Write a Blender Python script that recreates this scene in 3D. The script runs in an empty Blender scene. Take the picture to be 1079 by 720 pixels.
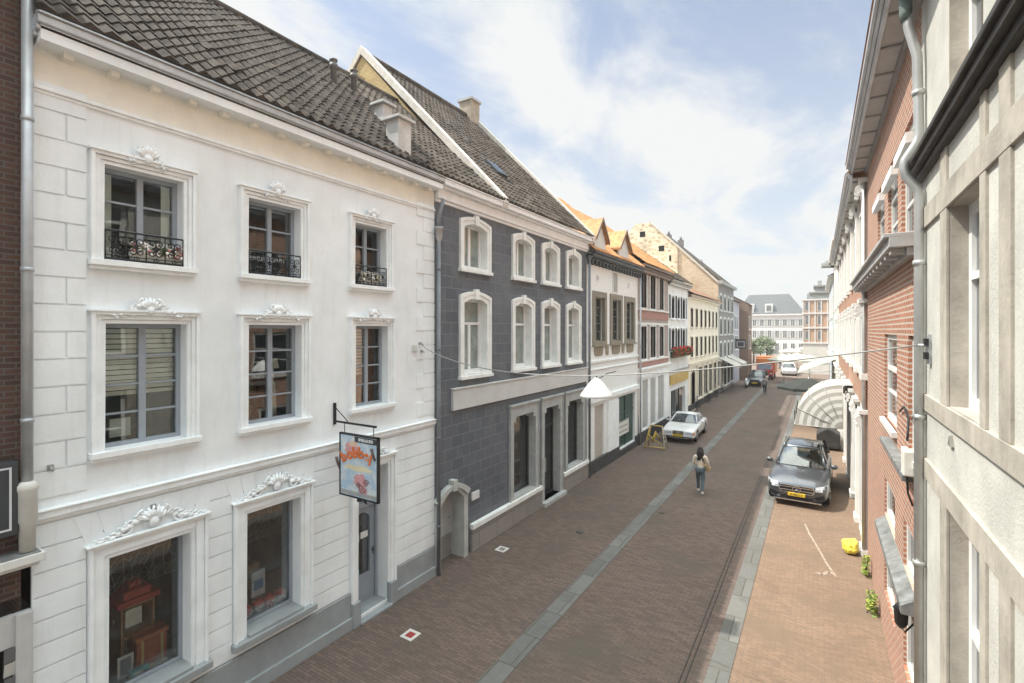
import bpy, bmesh, math, random
from mathutils import Vector, Matrix
random.seed(7)
S = bpy.context.scene
C = S.collection
R = math.radians

# ---------------------------------------------------------------- camera
FPX = 520.0; HC = 6.1
TH = math.atan2(862 - 539.5, FPX)
cam_d = bpy.data.cameras.new('camera'); cam = bpy.data.objects.new('camera', cam_d); C.objects.link(cam)
cam.location = (0, 0, HC); cam.rotation_euler = (R(90), 0, TH)
cam_d.sensor_width = 36; cam_d.lens = FPX / 1079 * 36
cam_d.shift_y = -12 / 1079; cam_d.clip_end = 3000; cam_d.clip_start = 0.05
S.camera = cam

# ---------------------------------------------------------------- light
SUN_EL = R(57); SUN_AZ = R(-112)      # azimuth of the sun measured from +Y, clockwise (it stands left of and behind the viewer)
sd = Vector((math.sin(SUN_AZ) * math.cos(SUN_EL), math.cos(SUN_AZ) * math.cos(SUN_EL), math.sin(SUN_EL)))
sl = bpy.data.lights.new('sun', 'SUN'); sl.energy = 2.75; sl.angle = R(0.5); sl.color = (1, .94, .85)
so = bpy.data.objects.new('sun', sl); C.objects.link(so); so.rotation_euler = sd.to_track_quat('Z', 'Y').to_euler()
W = bpy.data.worlds.new('World'); S.world = W; W.use_nodes = True
wn = W.node_tree.nodes; wl = W.node_tree.links; wn.clear()
def N(t, **k):
    n = wn.new(t)
    for a, b in k.items(): setattr(n, a, b)
    return n
out = N('ShaderNodeOutputWorld'); bg = N('ShaderNodeBackground'); bg.inputs[1].default_value = 0.13
sky = N('ShaderNodeTexSky'); sky.sky_type = 'NISHITA'; sky.sun_disc = False
sky.sun_elevation = SUN_EL; sky.sun_rotation = SUN_AZ; sky.air_density = 1.0; sky.dust_density = 1.4; sky.ozone_density = 1.5
tc = N('ShaderNodeTexCoord')
sep = N('ShaderNodeSeparateXYZ'); wl.new(tc.outputs['Generated'], sep.inputs[0])
zc = N('ShaderNodeMath', operation='MAXIMUM'); wl.new(sep.outputs['Z'], zc.inputs[0]); zc.inputs[1].default_value = 0.0
zz = N('ShaderNodeMath', operation='ADD'); wl.new(zc.outputs[0], zz.inputs[0]); zz.inputs[1].default_value = 0.22
dv = N('ShaderNodeVectorMath', operation='DIVIDE'); wl.new(tc.outputs['Generated'], dv.inputs[0])
cb = N('ShaderNodeCombineXYZ')
for i in range(3): wl.new(zz.outputs[0], cb.inputs[i])
wl.new(cb.outputs[0], dv.inputs[1])
mp = N('ShaderNodeMapping'); wl.new(dv.outputs[0], mp.inputs[0]); mp.inputs['Location'].default_value = (3.5, 1.25, 0); mp.inputs['Scale'].default_value = (1.15, .7, 0.0)
mp.inputs['Rotation'].default_value = (0, 0, R(35))
nz = N('ShaderNodeTexNoise'); nz.inputs['Scale'].default_value = 1.9; nz.inputs['Detail'].default_value = 12; nz.inputs['Roughness'].default_value = .58; nz.inputs['Distortion'].default_value = .35
wl.new(mp.outputs[0], nz.inputs[0])
cr = N('ShaderNodeValToRGB'); cr.color_ramp.elements[0].position = .36; cr.color_ramp.elements[1].position = .62
cr.color_ramp.interpolation = 'EASE'
wl.new(nz.outputs['Fac'], cr.inputs[0])
# more cloud low over the horizon
hz = N('ShaderNodeMapRange'); hz.inputs[1].default_value = .08; hz.inputs[2].default_value = .55; hz.inputs[3].default_value = .62; hz.inputs[4].default_value = 0.0
wl.new(sep.outputs['Z'], hz.inputs[0])
ad = N('ShaderNodeMath', operation='ADD', use_clamp=True); wl.new(cr.outputs[0], ad.inputs[0]); wl.new(hz.outputs[0], ad.inputs[1])
sc = N('ShaderNodeMath', operation='MULTIPLY_ADD', use_clamp=True); wl.new(ad.outputs[0], sc.inputs[0]); sc.inputs[1].default_value = .70; sc.inputs[2].default_value = .28
mx = N('ShaderNodeMix', data_type='RGBA'); dk = N('ShaderNodeVectorMath', operation='MULTIPLY'); wl.new(sky.outputs[0], dk.inputs[0]); dk.inputs[1].default_value = (.58, .63, .66)
wl.new(sc.outputs[0], mx.inputs[0]); wl.new(dk.outputs[0], mx.inputs[6]); mx.inputs[7].default_value = (3.2, 3.23, 3.22, 1)
# added fill: sky overhead, out of view, boosted and tinted to lift the shade
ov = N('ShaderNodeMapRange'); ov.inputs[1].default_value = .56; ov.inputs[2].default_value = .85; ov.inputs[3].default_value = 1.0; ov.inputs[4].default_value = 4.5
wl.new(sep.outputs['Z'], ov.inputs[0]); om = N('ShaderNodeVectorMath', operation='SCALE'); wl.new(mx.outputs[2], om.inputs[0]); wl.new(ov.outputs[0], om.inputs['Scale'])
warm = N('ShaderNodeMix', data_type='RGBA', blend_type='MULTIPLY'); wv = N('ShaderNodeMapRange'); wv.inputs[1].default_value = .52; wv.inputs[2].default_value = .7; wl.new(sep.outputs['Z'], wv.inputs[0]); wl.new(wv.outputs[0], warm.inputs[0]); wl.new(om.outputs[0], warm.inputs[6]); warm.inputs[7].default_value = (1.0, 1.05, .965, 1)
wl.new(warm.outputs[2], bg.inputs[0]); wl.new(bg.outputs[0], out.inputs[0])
S.view_settings.view_transform = 'Standard'; S.view_settings.look = 'None'; S.view_settings.exposure = 1.14; S.view_settings.gamma = 1
S.render.engine = 'CYCLES'

# ---------------------------------------------------------------- materials
def newmat(name):
    m = bpy.data.materials.new(name); m.use_nodes = True
    nt = m.node_tree; nt.nodes.clear()
    o = nt.nodes.new('ShaderNodeOutputMaterial'); return m, nt, o
def c4(c): return (c[0], c[1], c[2], 1)
def pos_uv(nt, axis):
    g = nt.nodes.new('ShaderNodeNewGeometry'); s = nt.nodes.new('ShaderNodeSeparateXYZ'); nt.links.new(g.outputs['Position'], s.inputs[0])
    c = nt.nodes.new('ShaderNodeCombineXYZ')
    a = {'y': 1, 'x': 0}[axis[0]]; b = {'z': 2, 'y': 1, 'x': 0}[axis[1]]
    nt.links.new(s.outputs[a], c.inputs[0]); nt.links.new(s.outputs[b], c.inputs[1]); return c.outputs[0], g.outputs['Position']
def mixc(nt, fac, a, b, mode='MIX'):
    m = nt.nodes.new('ShaderNodeMix'); m.data_type = 'RGBA'; m.blend_type = mode
    for v, i in ((fac, 0), (a, 6), (b, 7)):
        if hasattr(v, 'links'): nt.links.new(v, m.inputs[i])
        else: m.inputs[i].default_value = v if i == 0 else c4(v)
    return m.outputs[2]
def noise(nt, vec, scale, detail=5, rough=.6):
    n = nt.nodes.new('ShaderNodeTexNoise'); n.inputs['Scale'].default_value = scale; n.inputs['Detail'].default_value = detail; n.inputs['Roughness'].default_value = rough
    nt.links.new(vec, n.inputs['Vector']); return n.outputs['Fac']
def ramp(nt, v, a, b, lo=0.0, hi=1.0):
    n = nt.nodes.new('ShaderNodeMapRange'); n.inputs[1].default_value = a; n.inputs[2].default_value = b; n.inputs[3].default_value = lo; n.inputs[4].default_value = hi
    nt.links.new(v, n.inputs[0]); return n.outputs[0]
def finish(nt, o, col, rough, metal=0, bumpv=None, bs=.3, bd=.02, spec=.4, coat=0, emit=None):
    p = nt.nodes.new('ShaderNodeBsdfPrincipled')
    if hasattr(col, 'links'): nt.links.new(col, p.inputs['Base Color'])
    else: p.inputs['Base Color'].default_value = c4(col)
    p.inputs['Roughness'].default_value = rough; p.inputs['Metallic'].default_value = metal
    p.inputs['Specular IOR Level'].default_value = spec; p.inputs['Coat Weight'].default_value = coat; p.inputs['Coat Roughness'].default_value = .05
    if emit: p.inputs['Emission Color'].default_value = c4(emit[0]); p.inputs['Emission Strength'].default_value = emit[1]
    if bumpv is not None:
        b = nt.nodes.new('ShaderNodeBump'); b.inputs['Strength'].default_value = bs; b.inputs['Distance'].default_value = bd
        nt.links.new(bumpv, b.inputs['Height']); nt.links.new(b.outputs[0], p.inputs['Normal'])
    nt.links.new(p.outputs[0], o.inputs[0]); return p
_mc = {}
def pl(name, col, rough=.7, var=.12, scale=2.5, bump=.15, bscale=40, metal=0, spec=.35, coat=0, dirt=0.0, dirtcol=(.25, .23, .2)):
    if name in _mc: return _mc[name]
    m, nt, o = newmat(name); uv, pos = pos_uv(nt, 'yz')
    n1 = noise(nt, pos, scale)
    dark = tuple(c * (1 - var * 1.5) for c in col); lite = tuple(min(1, c * (1 + var)) for c in col)
    c = mixc(nt, ramp(nt, n1, .3, .7), dark, lite)
    if dirt:   # run-off streaks and grime
        mpn = nt.nodes.new('ShaderNodeMapping'); mpn.inputs['Scale'].default_value = (6, 6, .7); nt.links.new(pos, mpn.inputs[0])
        n2 = noise(nt, mpn.outputs[0], 1.3, 7, .7)
        c = mixc(nt, ramp(nt, n2, .52, .78, 0, dirt), c, dirtcol)
    finish(nt, o, c, rough, metal, noise(nt, pos, bscale, 4) if bump else None, bump, .01, spec, coat)
    _mc[name] = m; return m
def bricks(name, c1, c2, mortar, bw, bh, ms, axis='yz', rough=.85, bump=.5, var=.35, off=.5, patch=None, patchcol=None, smooth=.1, spec=.25, bd=.01, sunk=True):
    if name in _mc: return _mc[name]
    m, nt, o = newmat(name); uv, pos = pos_uv(nt, axis)
    b = nt.nodes.new('ShaderNodeTexBrick'); nt.links.new(uv, b.inputs['Vector']); b.offset = off
    b.inputs['Color1'].default_value = c4(c1); b.inputs['Color2'].default_value = c4(c2); b.inputs['Mortar'].default_value = c4(mortar)
    b.inputs['Scale'].default_value = 1; b.inputs['Brick Width'].default_value = bw; b.inputs['Row Height'].default_value = bh
    b.inputs['Mortar Size'].default_value = ms; b.inputs['Mortar Smooth'].default_value = smooth; b.inputs['Bias'].default_value = 0
    n1 = noise(nt, pos, .7, 6, .65); n2 = noise(nt, pos, 9, 4)
    c = mixc(nt, ramp(nt, n1, .3, .72, 0, var), b.outputs['Color'], tuple(x * .45 for x in c1))
    c = mixc(nt, ramp(nt, n2, .45, .8, 0, var * .8), c, tuple(min(1, x * 1.7) for x in c2))
    if patch: c = mixc(nt, ramp(nt, noise(nt, pos, patch, 5, .7), .5, .62, 0, .75), c, patchcol)
    inv = nt.nodes.new('ShaderNodeMath'); inv.operation = 'MULTIPLY_ADD'; nt.links.new(b.outputs['Fac'], inv.inputs[0]); inv.inputs[1].default_value = -1.0 if sunk else 1.0
    nt.links.new(n2, inv.inputs[2])
    finish(nt, o, c, rough, 0, inv.outputs[0], bump, bd, spec)
    _mc[name] = m; return m
def rubble(name, c1, c2, mortar, scale=3.0):
    if name in _mc: return _mc[name]
    m, nt, o = newmat(name); uv, pos = pos_uv(nt, 'xz')
    v = nt.nodes.new('ShaderNodeTexVoronoi'); v.feature = 'F1'; v.inputs['Scale'].default_value = scale
    mpn = nt.nodes.new('ShaderNodeMapping'); mpn.inputs['Scale'].default_value = (1, 1, 1.7); nt.links.new(pos, mpn.inputs[0]); nt.links.new(mpn.outputs[0], v.inputs['Vector'])
    c = mixc(nt, ramp(nt, noise(nt, v.outputs['Color'], 3, 1), .35, .65), c1, c2)
    c = mixc(nt, ramp(nt, v.outputs['Distance'], .28, .5), c, mortar)
    c = mixc(nt, ramp(nt, noise(nt, pos, .5, 5, .7), .45, .7, 0, .6), c, tuple(x * .55 for x in c2))
    finish(nt, o, c, .9, 0, v.outputs['Distance'], .6, .05, .2)
    _mc[name] = m; return m
def glassmat(name, tint=(.75, .8, .8), base=.06, boost=1.6, wav=.0022):
    if name in _mc: return _mc[name]
    m, nt, o = newmat(name); uv, pos = pos_uv(nt, 'yz')
    t = nt.nodes.new('ShaderNodeBsdfTransparent'); t.inputs[0].default_value = c4(tint)
    g = nt.nodes.new('ShaderNodeBsdfGlossy'); g.inputs['Roughness'].default_value = .01; g.inputs[0].default_value = (1, 1, 1, 1)
    bm_ = nt.nodes.new('ShaderNodeBump'); bm_.inputs['Distance'].default_value = wav; bm_.inputs['Strength'].default_value = .5; nt.links.new(noise(nt, pos, 2.2, 1), bm_.inputs['Height']); nt.links.new(bm_.outputs[0], g.inputs['Normal'])
    f = nt.nodes.new('ShaderNodeFresnel'); f.inputs[0].default_value = 1.5
    k = nt.nodes.new('ShaderNodeMath'); k.operation = 'MULTIPLY_ADD'; k.use_clamp = True; nt.links.new(f.outputs[0], k.inputs[0]); k.inputs[1].default_value = boost; k.inputs[2].default_value = base
    x = nt.nodes.new('ShaderNodeMixShader'); nt.links.new(k.outputs[0], x.inputs[0]); nt.links.new(t.outputs[0], x.inputs[1]); nt.links.new(g.outputs[0], x.inputs[2]); nt.links.new(x.outputs[0], o.inputs[0])
    _mc[name] = m; return m

# ---------------------------------------------------------------- mesh helpers
class MB:
    def __init__(s): s.v = []; s.f = []; s.m = []; s.sm = []
    def add(s, vs, fs, mi=0, smooth=False):
        o = len(s.v); s.v += [tuple(v) for v in vs]; s.f += [tuple(i + o for i in f) for f in fs]; s.m += [mi] * len(fs); s.sm += [smooth] * len(fs); return s
    def box(s, x0, x1, y0, y1, z0, z1, mi=0):
        x0, x1 = sorted((x0, x1)); y0, y1 = sorted((y0, y1)); z0, z1 = sorted((z0, z1))
        v = [(x, y, z) for z in (z0, z1) for y in (y0, y1) for x in (x0, x1)]
        return s.add(v, [(0, 2, 3, 1), (4, 5, 7, 6), (0, 1, 5, 4), (2, 6, 7, 3), (0, 4, 6, 2), (1, 3, 7, 5)], mi)
    def quad(s, a, b, c, d, mi=0): return s.add([a, b, c, d], [(0, 1, 2, 3)], mi)
    def prism(s, pts, ax, a0, a1, mi=0, smooth=False):
        """extrude polygon; ax = 'x','y','z' the extrusion axis, pts in the two other axes (in xyz order)"""
        def mk(p, a): return {'x': (a, p[0], p[1]), 'y': (p[0], a, p[1]), 'z': (p[0], p[1], a)}[ax]
        n = len(pts); vs = [mk(p, a0) for p in pts] + [mk(p, a1) for p in pts]
        s.add(vs, [tuple(range(n))[::-1], tuple(range(n, 2 * n))], mi); o = len(s.v) - 2 * n
        for i in range(n):
            j = (i + 1) % n; s.f.append((o + i, o + j, o + n + j, o + n + i)); s.m.append(mi); s.sm.append(smooth)
        return s
    def ring(s, outer, inner, ax, a0, a1, mi=0):
        def mk(p, a): return {'x': (a, p[0], p[1]), 'y': (p[0], a, p[1]), 'z': (p[0], p[1], a)}[ax]
        n = len(outer); vs = [mk(p, a) for a in (a0, a1) for p in outer] + [mk(p, a) for a in (a0, a1) for p in inner]
        fs = []
        for i in range(n):
            j = (i + 1) % n
            fs += [(i, j, 2*n + j, 2*n + i), (n + i, 3*n + i, 3*n + j, n + j), (i, n + i, n + j, j), (2*n + i, 2*n + j, 3*n + j, 3*n + i)]
        return s.add(vs, fs, mi)
    def tube(s, pts, r, n=8, mi=0, cap=True):
        pts = [Vector(p) for p in pts]; rs = r if isinstance(r, (list, tuple)) else [r] * len(pts)
        vs = []; up = None
        for i, p in enumerate(pts):
            d = (pts[min(i + 1, len(pts) - 1)] - pts[max(i - 1, 0)]).normalized()
            if up is None: up = Vector((0, 0, 1)) if abs(d.z) < .9 else Vector((1, 0, 0))
            a = d.cross(up)
            if a.length < 1e-4: a = d.orthogonal()
            a.normalize(); b = d.cross(a).normalized(); up = -b if b.dot(up) < 0 else b
            for k in range(n):
                t = 2 * math.pi * k / n; vs.append(p + a * math.cos(t) * rs[i] + b * math.sin(t) * rs[i])
        fs = [(i*n + k, i*n + (k+1) % n, (i+1)*n + (k+1) % n, (i+1)*n + k) for i in range(len(pts) - 1) for k in range(n)]
        s.add(vs, fs, mi, True)
        if cap:
            o = len(s.v) - len(vs); s.f += [tuple(o + k for k in range(n))[::-1], tuple(o + len(vs) - n + k for k in range(n))]; s.m += [mi, mi]; s.sm += [False, False]
        return s
    def lathe(s, prof, c, n=20, mi=0, axis='z'):
        vs = []
        for (r, h) in prof:
            for k in range(n):
                t = 2 * math.pi * k / n; a, b = r * math.cos(t), r * math.sin(t)
                vs.append({'z': (c[0] + a, c[1] + b, c[2] + h), 'x': (c[0] + h, c[1] + a, c[2] + b), 'y': (c[0] + a, c[1] + h, c[2] + b)}[axis])
        fs = [(i*n + k, i*n + (k+1) % n, (i+1)*n + (k+1) % n, (i+1)*n + k) for i in range(len(prof) - 1) for k in range(n)]
        s.add(vs, fs, mi, True)
        o = len(s.v) - len(vs); s.f += [tuple(o + k for k in range(n))[::-1], tuple(o + len(vs) - n + k for k in range(n))]; s.m += [mi, mi]; s.sm += [False, False]
        return s
    def ball(s, c, r, mi=0, nu=8, nv=6):
        rx, ry, rz = r if isinstance(r, tuple) else (r, r, r)
        prof = [(math.sin(math.pi * i / nv), -math.cos(math.pi * i / nv)) for i in range(nv + 1)]; vs = []
        for (q, h) in prof:
            for k in range(nu):
                t = 2 * math.pi * k / nu; vs.append((c[0] + rx * q * math.cos(t), c[1] + ry * q * math.sin(t), c[2] + rz * h))
        fs = [(i*nu + k, i*nu + (k+1) % nu, (i+1)*nu + (k+1) % nu, (i+1)*nu + k) for i in range(nv) for k in range(nu)]
        return s.add(vs, fs, mi, True)
    def arch(s, y0, y1, zs, rise, w, x0, x1, n=14, mi=0):
        """open segmental arch band of width w"""
        for i in range(n):
            q = []
            for t in (i / n, (i + 1) / n):
                u = 2 * t - 1; ym = (y0 + y1) / 2; hw_ = (y1 - y0) / 2; zi = zs + rise * (1 - u * u); q.append(((ym + hw_ * u, zi), (ym + (hw_ + w) * u, zi + w)))
            (a, b), (c, d) = q; s.prism([a, c, d, b], 'x', x0, x1, mi)
        return s
    def build(s, name, mat, parent=None, label=None, bevel=0, fix=True):
        me = bpy.data.meshes.new(name); off = Vector((0, 0, 0)); p = parent
        while p is not None: off += Vector(p.location); p = p.parent
        me.from_pydata([tuple(Vector(v) - off) for v in s.v], [], s.f)
        for mm in (mat if isinstance(mat, (list, tuple)) else [mat]): me.materials.append(mm)
        me.polygons.foreach_set('material_index', s.m); me.polygons.foreach_set('use_smooth', s.sm)
        if fix:
            b = bmesh.new(); b.from_mesh(me); bmesh.ops.remove_doubles(b, verts=b.verts, dist=1e-5); bmesh.ops.recalc_face_normals(b, faces=b.faces); b.to_mesh(me); b.free()
        me.update(); o = bpy.data.objects.new(name, me); C.objects.link(o); o.parent = parent
        if label: o['label'] = label
        if bevel:
            bv = o.modifiers.new('bevel', 'BEVEL'); bv.width = bevel; bv.segments = 2; bv.limit_method = 'ANGLE'; bv.angle_limit = R(40)
        return o
def tag(o, label=None, cat=None, group=None, kind=None):
    if label: o['label'] = label
    if cat: o['category'] = cat
    if group: o['group'] = group
    if kind: o['kind'] = kind
    return o
def thing(name, loc, label, cat, group=None, rz=0):
    o = bpy.data.objects.new(name, None); o.empty_display_size = .3; C.objects.link(o); o.location = loc; o.rotation_euler = (0, 0, rz); return tag(o, label, cat, group)
def kids(o): return [c for c in bpy.data.objects if c.parent == o]
def copy_tree(o, parent=None):
    c = o.copy(); C.objects.link(c); c.parent = parent
    for ch in kids(o): copy_tree(ch, c)
    return c

# measuring helpers: where a sight line meets a real plane of the street
def ray(px, py): 
    a = (px - 539.5) / FPX; b = (348 - py) / FPX; c, s = math.cos(TH), math.sin(TH)
    return Vector((-s + a * c, c + a * s, b))
XL = -8.15; XR = 1.13
def lY(px, X=XL): d = ray(px, 348); return d.y * X / d.x
def lZ(px, py, X=XL): d = ray(px, py); return HC + d.z * X / d.x
def rY(px): return lY(px, XR)
def rZ(px, py): return lZ(px, py, XR)
def G(px, py, z=0): d = ray(px, py); t = (z - HC) / d.z; return Vector((d.x * t, d.y * t, z))

class Face:
    """a facade plane x = X, outward direction sg; boxes are given along y, z and outwards o"""
    def __init__(s, X, sg): s.X = X; s.sg = sg
    def box(s, mb, y0, y1, z0, z1, o0, o1, mi=0): return mb.box(s.X + s.sg * o0, s.X + s.sg * o1, y0, y1, z0, z1, mi)
    def p(s, y, z, o=0): return (s.X + s.sg * o, y, z)
    def cells(s, y0, y1, z0, z1, holes):
        ys = sorted({y0, y1} | {min(max(v, y0), y1) for h in holes for v in h[:2]}); zs = sorted({z0, z1} | {min(max(v, z0), z1) for h in holes for v in h[2:4]})
        for a, b in zip(ys, ys[1:]):
            for c, d in zip(zs, zs[1:]):
                if b - a < 1e-5 or d - c < 1e-5: continue
                my, mz = (a + b) / 2, (c + d) / 2
                if not any(h[0] < my < h[1] and h[2] < mz < h[3] for h in holes): yield a, b, c, d
    def wall(s, mb, y0, y1, z0, z1, holes=(), o=0, depth=.25, mi=0, back=None):
        for a, b, c, d in s.cells(y0, y1, z0, z1, holes): mb.quad(s.p(a, c, o), s.p(b, c, o), s.p(b, d, o), s.p(a, d, o), mi)
        for (a, b, c, d) in holes:
            q = o - depth
            for (u, v) in (((a, c), (a, d)), ((b, c), (b, d)), ((a, c), (b, c)), ((a, d), (b, d))):
                mb.quad(s.p(*u, o), s.p(*v, o), s.p(*v, q), s.p(*u, q), mi)
        return mb
    def band(s, mb, y0, y1, z0, z1, holes, o0, o1, gap=0, mi=0):
        """solid courses clipped by openings"""
        zs = (z0, z1)
        for a, b, c, d in s.cells(y0, y1, z0, z1, holes): s.box(mb, a, b, c, d, o0, o1, mi)
def frame_boxes(F, mb, y0, y1, z0, z1, w, o0, o1, mi=0, bottom=True):
    F.box(mb, y0, y0 + w, z0, z1, o0, o1, mi); F.box(mb, y1 - w, y1, z0, z1, o0, o1, mi)
    F.box(mb, y0 + w, y1 - w, z1 - w, z1, o0, o1, mi)
    if bottom: F.box(mb, y0 + w, y1 - w, z0, z0 + w, o0, o1, mi)
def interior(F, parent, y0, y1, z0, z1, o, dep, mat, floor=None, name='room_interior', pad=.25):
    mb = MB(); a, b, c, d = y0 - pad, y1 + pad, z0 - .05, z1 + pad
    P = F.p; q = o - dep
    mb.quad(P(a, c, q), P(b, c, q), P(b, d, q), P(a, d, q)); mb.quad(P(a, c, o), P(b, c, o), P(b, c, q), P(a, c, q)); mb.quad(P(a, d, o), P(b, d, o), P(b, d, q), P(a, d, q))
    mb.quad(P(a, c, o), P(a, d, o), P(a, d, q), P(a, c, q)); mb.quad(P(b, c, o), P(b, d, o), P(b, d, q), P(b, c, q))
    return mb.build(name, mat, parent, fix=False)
def win(F, parent, y0, y1, z0, z1, fm, gm, rec=.14, cols=2, rows=4, fr=.055, bar=.028, mull=.07, transom=None, room=None, blind=None, name='window', double=True):
    """window frame with glazing bars (the part), its panes, room and blind (sub-parts)"""
    mb = MB(); o1 = -rec; o0 = -rec - .07
    frame_boxes(F, mb, y0, y1, z0, z1, fr, o0, o1)
    a, b, c, d = y0 + fr, y1 - fr, z0 + fr, z1 - fr
    tz = c + (d - c) * transom if transom else None
    if tz: F.box(mb, a, b, tz - .035, tz + .035, o0, o1 + .01)
    ym = (a + b) / 2
    top = tz if tz else d
    if mull and cols > 1:
        F.box(mb, ym - mull / 2, ym + mull / 2, c, top, o0, o1 + .006)
    if rows > 1:
        for i in range(1, rows):
            z = c + (top - c) * i / rows
            F.box(mb, a, b, z - bar / 2, z + bar / 2, o0 + .02, o1 - .012)
    if cols > 2 or (cols == 2 and not mull):
        for i in range(1, cols):
            y = a + (b - a) * i / cols
            if mull and abs(y - ym) < .02: continue
            F.box(mb, y - bar / 2, y + bar / 2, c, top, o0 + .02, o1 - .014)
    f = mb.build(name, fm, parent)
    g = MB(); F.box(g, a - .01, b + .01, c - .01, d + .01, o0 + .028, o0 + .034); g.build('pane', gm, f)
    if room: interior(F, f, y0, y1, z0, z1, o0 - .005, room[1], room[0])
    if blind:
        kind, frac, bmat = blind; q = MB()
        if kind == 'blind':
            zb = d - (d - c) * frac; n = max(2, int((d - zb) / .07))
            for i in range(n):
                z = zb + (d - zb) * i / n; F.box(q, a, b, z, z + (d - zb) / n * .8, o0 - .05, o0 - .04 + .012 * (i % 2))
            q.build('blind', bmat, f)
        else:   # curtains gathered at both sides
            wv = (b - a) * frac
            for (s0, s1) in ((a, a + wv), (b - wv, b)):
                n = 14
                for i in range(n):
                    ya = s0 + (s1 - s0) * i / n; yb = s0 + (s1 - s0) * (i + 1) / n; am = min(.03, (s1 - s0) / n * .45); oa = o0 - .03 - am * (i % 2); ob = o0 - .03 - am * ((i + 1) % 2)
                    q.quad(F.p(ya, c, oa), F.p(yb, c, ob), F.p(yb, d, ob), F.p(ya, d, oa))
            q.build('curtain', bmat, f, fix=False)
    return f
def arch_pts(y0, y1, z0, z1, rise, n=10):
    """closed outline: bottom-left, bottom-right, then the arch from right to left"""
    pts = [(y0, z0), (y1, z0)]
    for i in range(n + 1):
        t = i / n; y = y1 + (y0 - y1) * t; pts.append((y, z1 - rise + rise * (1 - (2 * t - 1) ** 2)))
    return pts
def ring_surround(F, parent, y0, y1, z0, z1, wd, rise, o0, o1, mat, name='window_surround', zb=None, orise=None, key=True, sill=True, steps=True):
    mb = MB(); zb = wd if zb is None else zb
    ou = arch_pts(y0 - wd, y1 + wd, z0 - zb, z1 + wd, rise if orise is None else orise); inn = arch_pts(y0, y1, z0, z1, rise)
    mb.ring(ou, inn, 'x', F.X + F.sg * o0, F.X + F.sg * o1)
    if steps:
        e = wd * .55
        ou2 = arch_pts(y0 - wd, y1 + wd, z0 - zb, z1 + wd, rise if orise is None else orise); in2 = arch_pts(y0 - e, y1 + e, z0, z1 + e, rise)
        mb.ring(ou2, in2, 'x', F.X + F.sg * (o1 - .01), F.X + F.sg * (o1 + .025))
    ym = (y0 + y1) / 2
    if key: F.box(mb, ym - .09, ym + .09, z1 - .03, z1 + wd + .06, o0, o1 + .05)
    if sill: F.box(mb, y0 - wd - .03, y1 + wd + .03, z0 - zb - .03, z0 - zb + .06, -.02, o1 + .07)
    return mb.build(name, mat, parent, bevel=.006)
def tiles(parent, mat, y0, y1, xe, ze, xr, zr, tw=.23, tl=.3, amp=.028, res=6, name='roof', step=.03):
    L = math.hypot(xr - xe, zr - ze); ux, uz = (xr - xe) / L, (zr - ze) / L; sgn = -1 if xr < xe else 1
    nx, nz = -uz * sgn, abs(ux)
    if nx * (xe - xr) < 0: nx = -nx
    rows = int(L / tl); ny = int((y1 - y0) / tw * res); vs = []; fs = []
    for r in range(rows):
        s0 = L * r / rows; s1 = L * (r + 1) / rows + .02
        for (s_, h) in ((s0, 0.0), (s0, step), (s1, 0.004)):
            for k in range(ny + 1):
                y = y0 + (y1 - y0) * k / ny; ph = (y - y0) / tw * 2 * math.pi
                wv = amp * (math.sin(ph) + .35 * math.sin(2 * ph)) if h or s_ == s1 else -.02
                tcol = int((y - y0) / tw + .25); rj = math.sin(r * 12.9898 + tcol * 78.233) * 43758.5453; rj -= math.floor(rj); jig = .007 * (rj - .5) + (.016 if rj > .985 else 0)
                q = h + wv + jig + .03
                vs.append((xe + ux * s_ + nx * q, y, ze + uz * s_ + nz * q))
    n = ny + 1
    for r in range(rows):
        for j in range(2):
            o = (r * 3 + j) * n
            for k in range(ny): fs.append((o + k, o + k + 1, o + n + k + 1, o + n + k))
    mb = MB(); mb.add(vs, fs, 0, False)
    return mb.build(name, mat, parent, fix=False)
def roofbody(parent, mat, y0, y1, xe, ze, xr, zr, xb, zb, name='gable_wall', lift=0.0):
    """solid attic below the tiles, gables included"""
    mb = MB(); mb.prism([(xe, ze - .25), (xe, ze), (xr, zr + lift), (xb, zb), (xb, ze - .25)], 'y', y0, y1); return mb.build(name, mat, parent)

# palette
WHITE = pl('white_render', (.82, .845, .86), .8, .07, .9, .35, 26, dirt=.28, dirtcol=(.55, .53, .48))
WHITE2 = pl('white_moulding', (.85, .87, .88), .65, .06, 3, .15, 30, dirt=.22, dirtcol=(.52, .50, .45))
CREAM = pl('cream_frieze', (.82, .79, .71), .75, .06, 2, .1, 60, dirt=.15, dirtcol=(.5, .45, .38))
GREYFR = pl('grey_window_paint', (.30, .33, .37), .45, .05, 4, 0)
GREYST = pl('grey_plinth_paint', (.30, .32, .33), .6, .1, 2, .15, 30, dirt=.25, dirtcol=(.2, .2, .19))
ZINC = pl('zinc', (.48, .50, .52), .42, .12, 3, .05, 20, metal=.35, dirt=.3, dirtcol=(.3, .31, .32))
IRON = pl('black_iron', (.02, .02, .022), .5, .1, 5, .1, 60)
GLASS = glassmat('window_glass', (.9, .93, .92), .02, 1.1)
DGLASS = glassmat('shop_glass', (.93, .95, .95), .015, .9, .002)
FILM = pl('curtained_glass', (.25, .285, .265), .08, .25, 2.5, 0, spec=.8)
FGLASS = pl('dark_glass', (.035, .042, .05), .06, .3, 1.5, 0, spec=.9)
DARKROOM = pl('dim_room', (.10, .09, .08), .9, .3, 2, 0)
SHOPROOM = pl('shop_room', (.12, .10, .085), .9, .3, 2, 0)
BLIND = pl('linen_blind', (.85, .83, .78), .9, .08, 3, 0)
CURT = pl('net_curtain', (.9, .9, .88), .9, .05, 3, 0)
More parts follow.
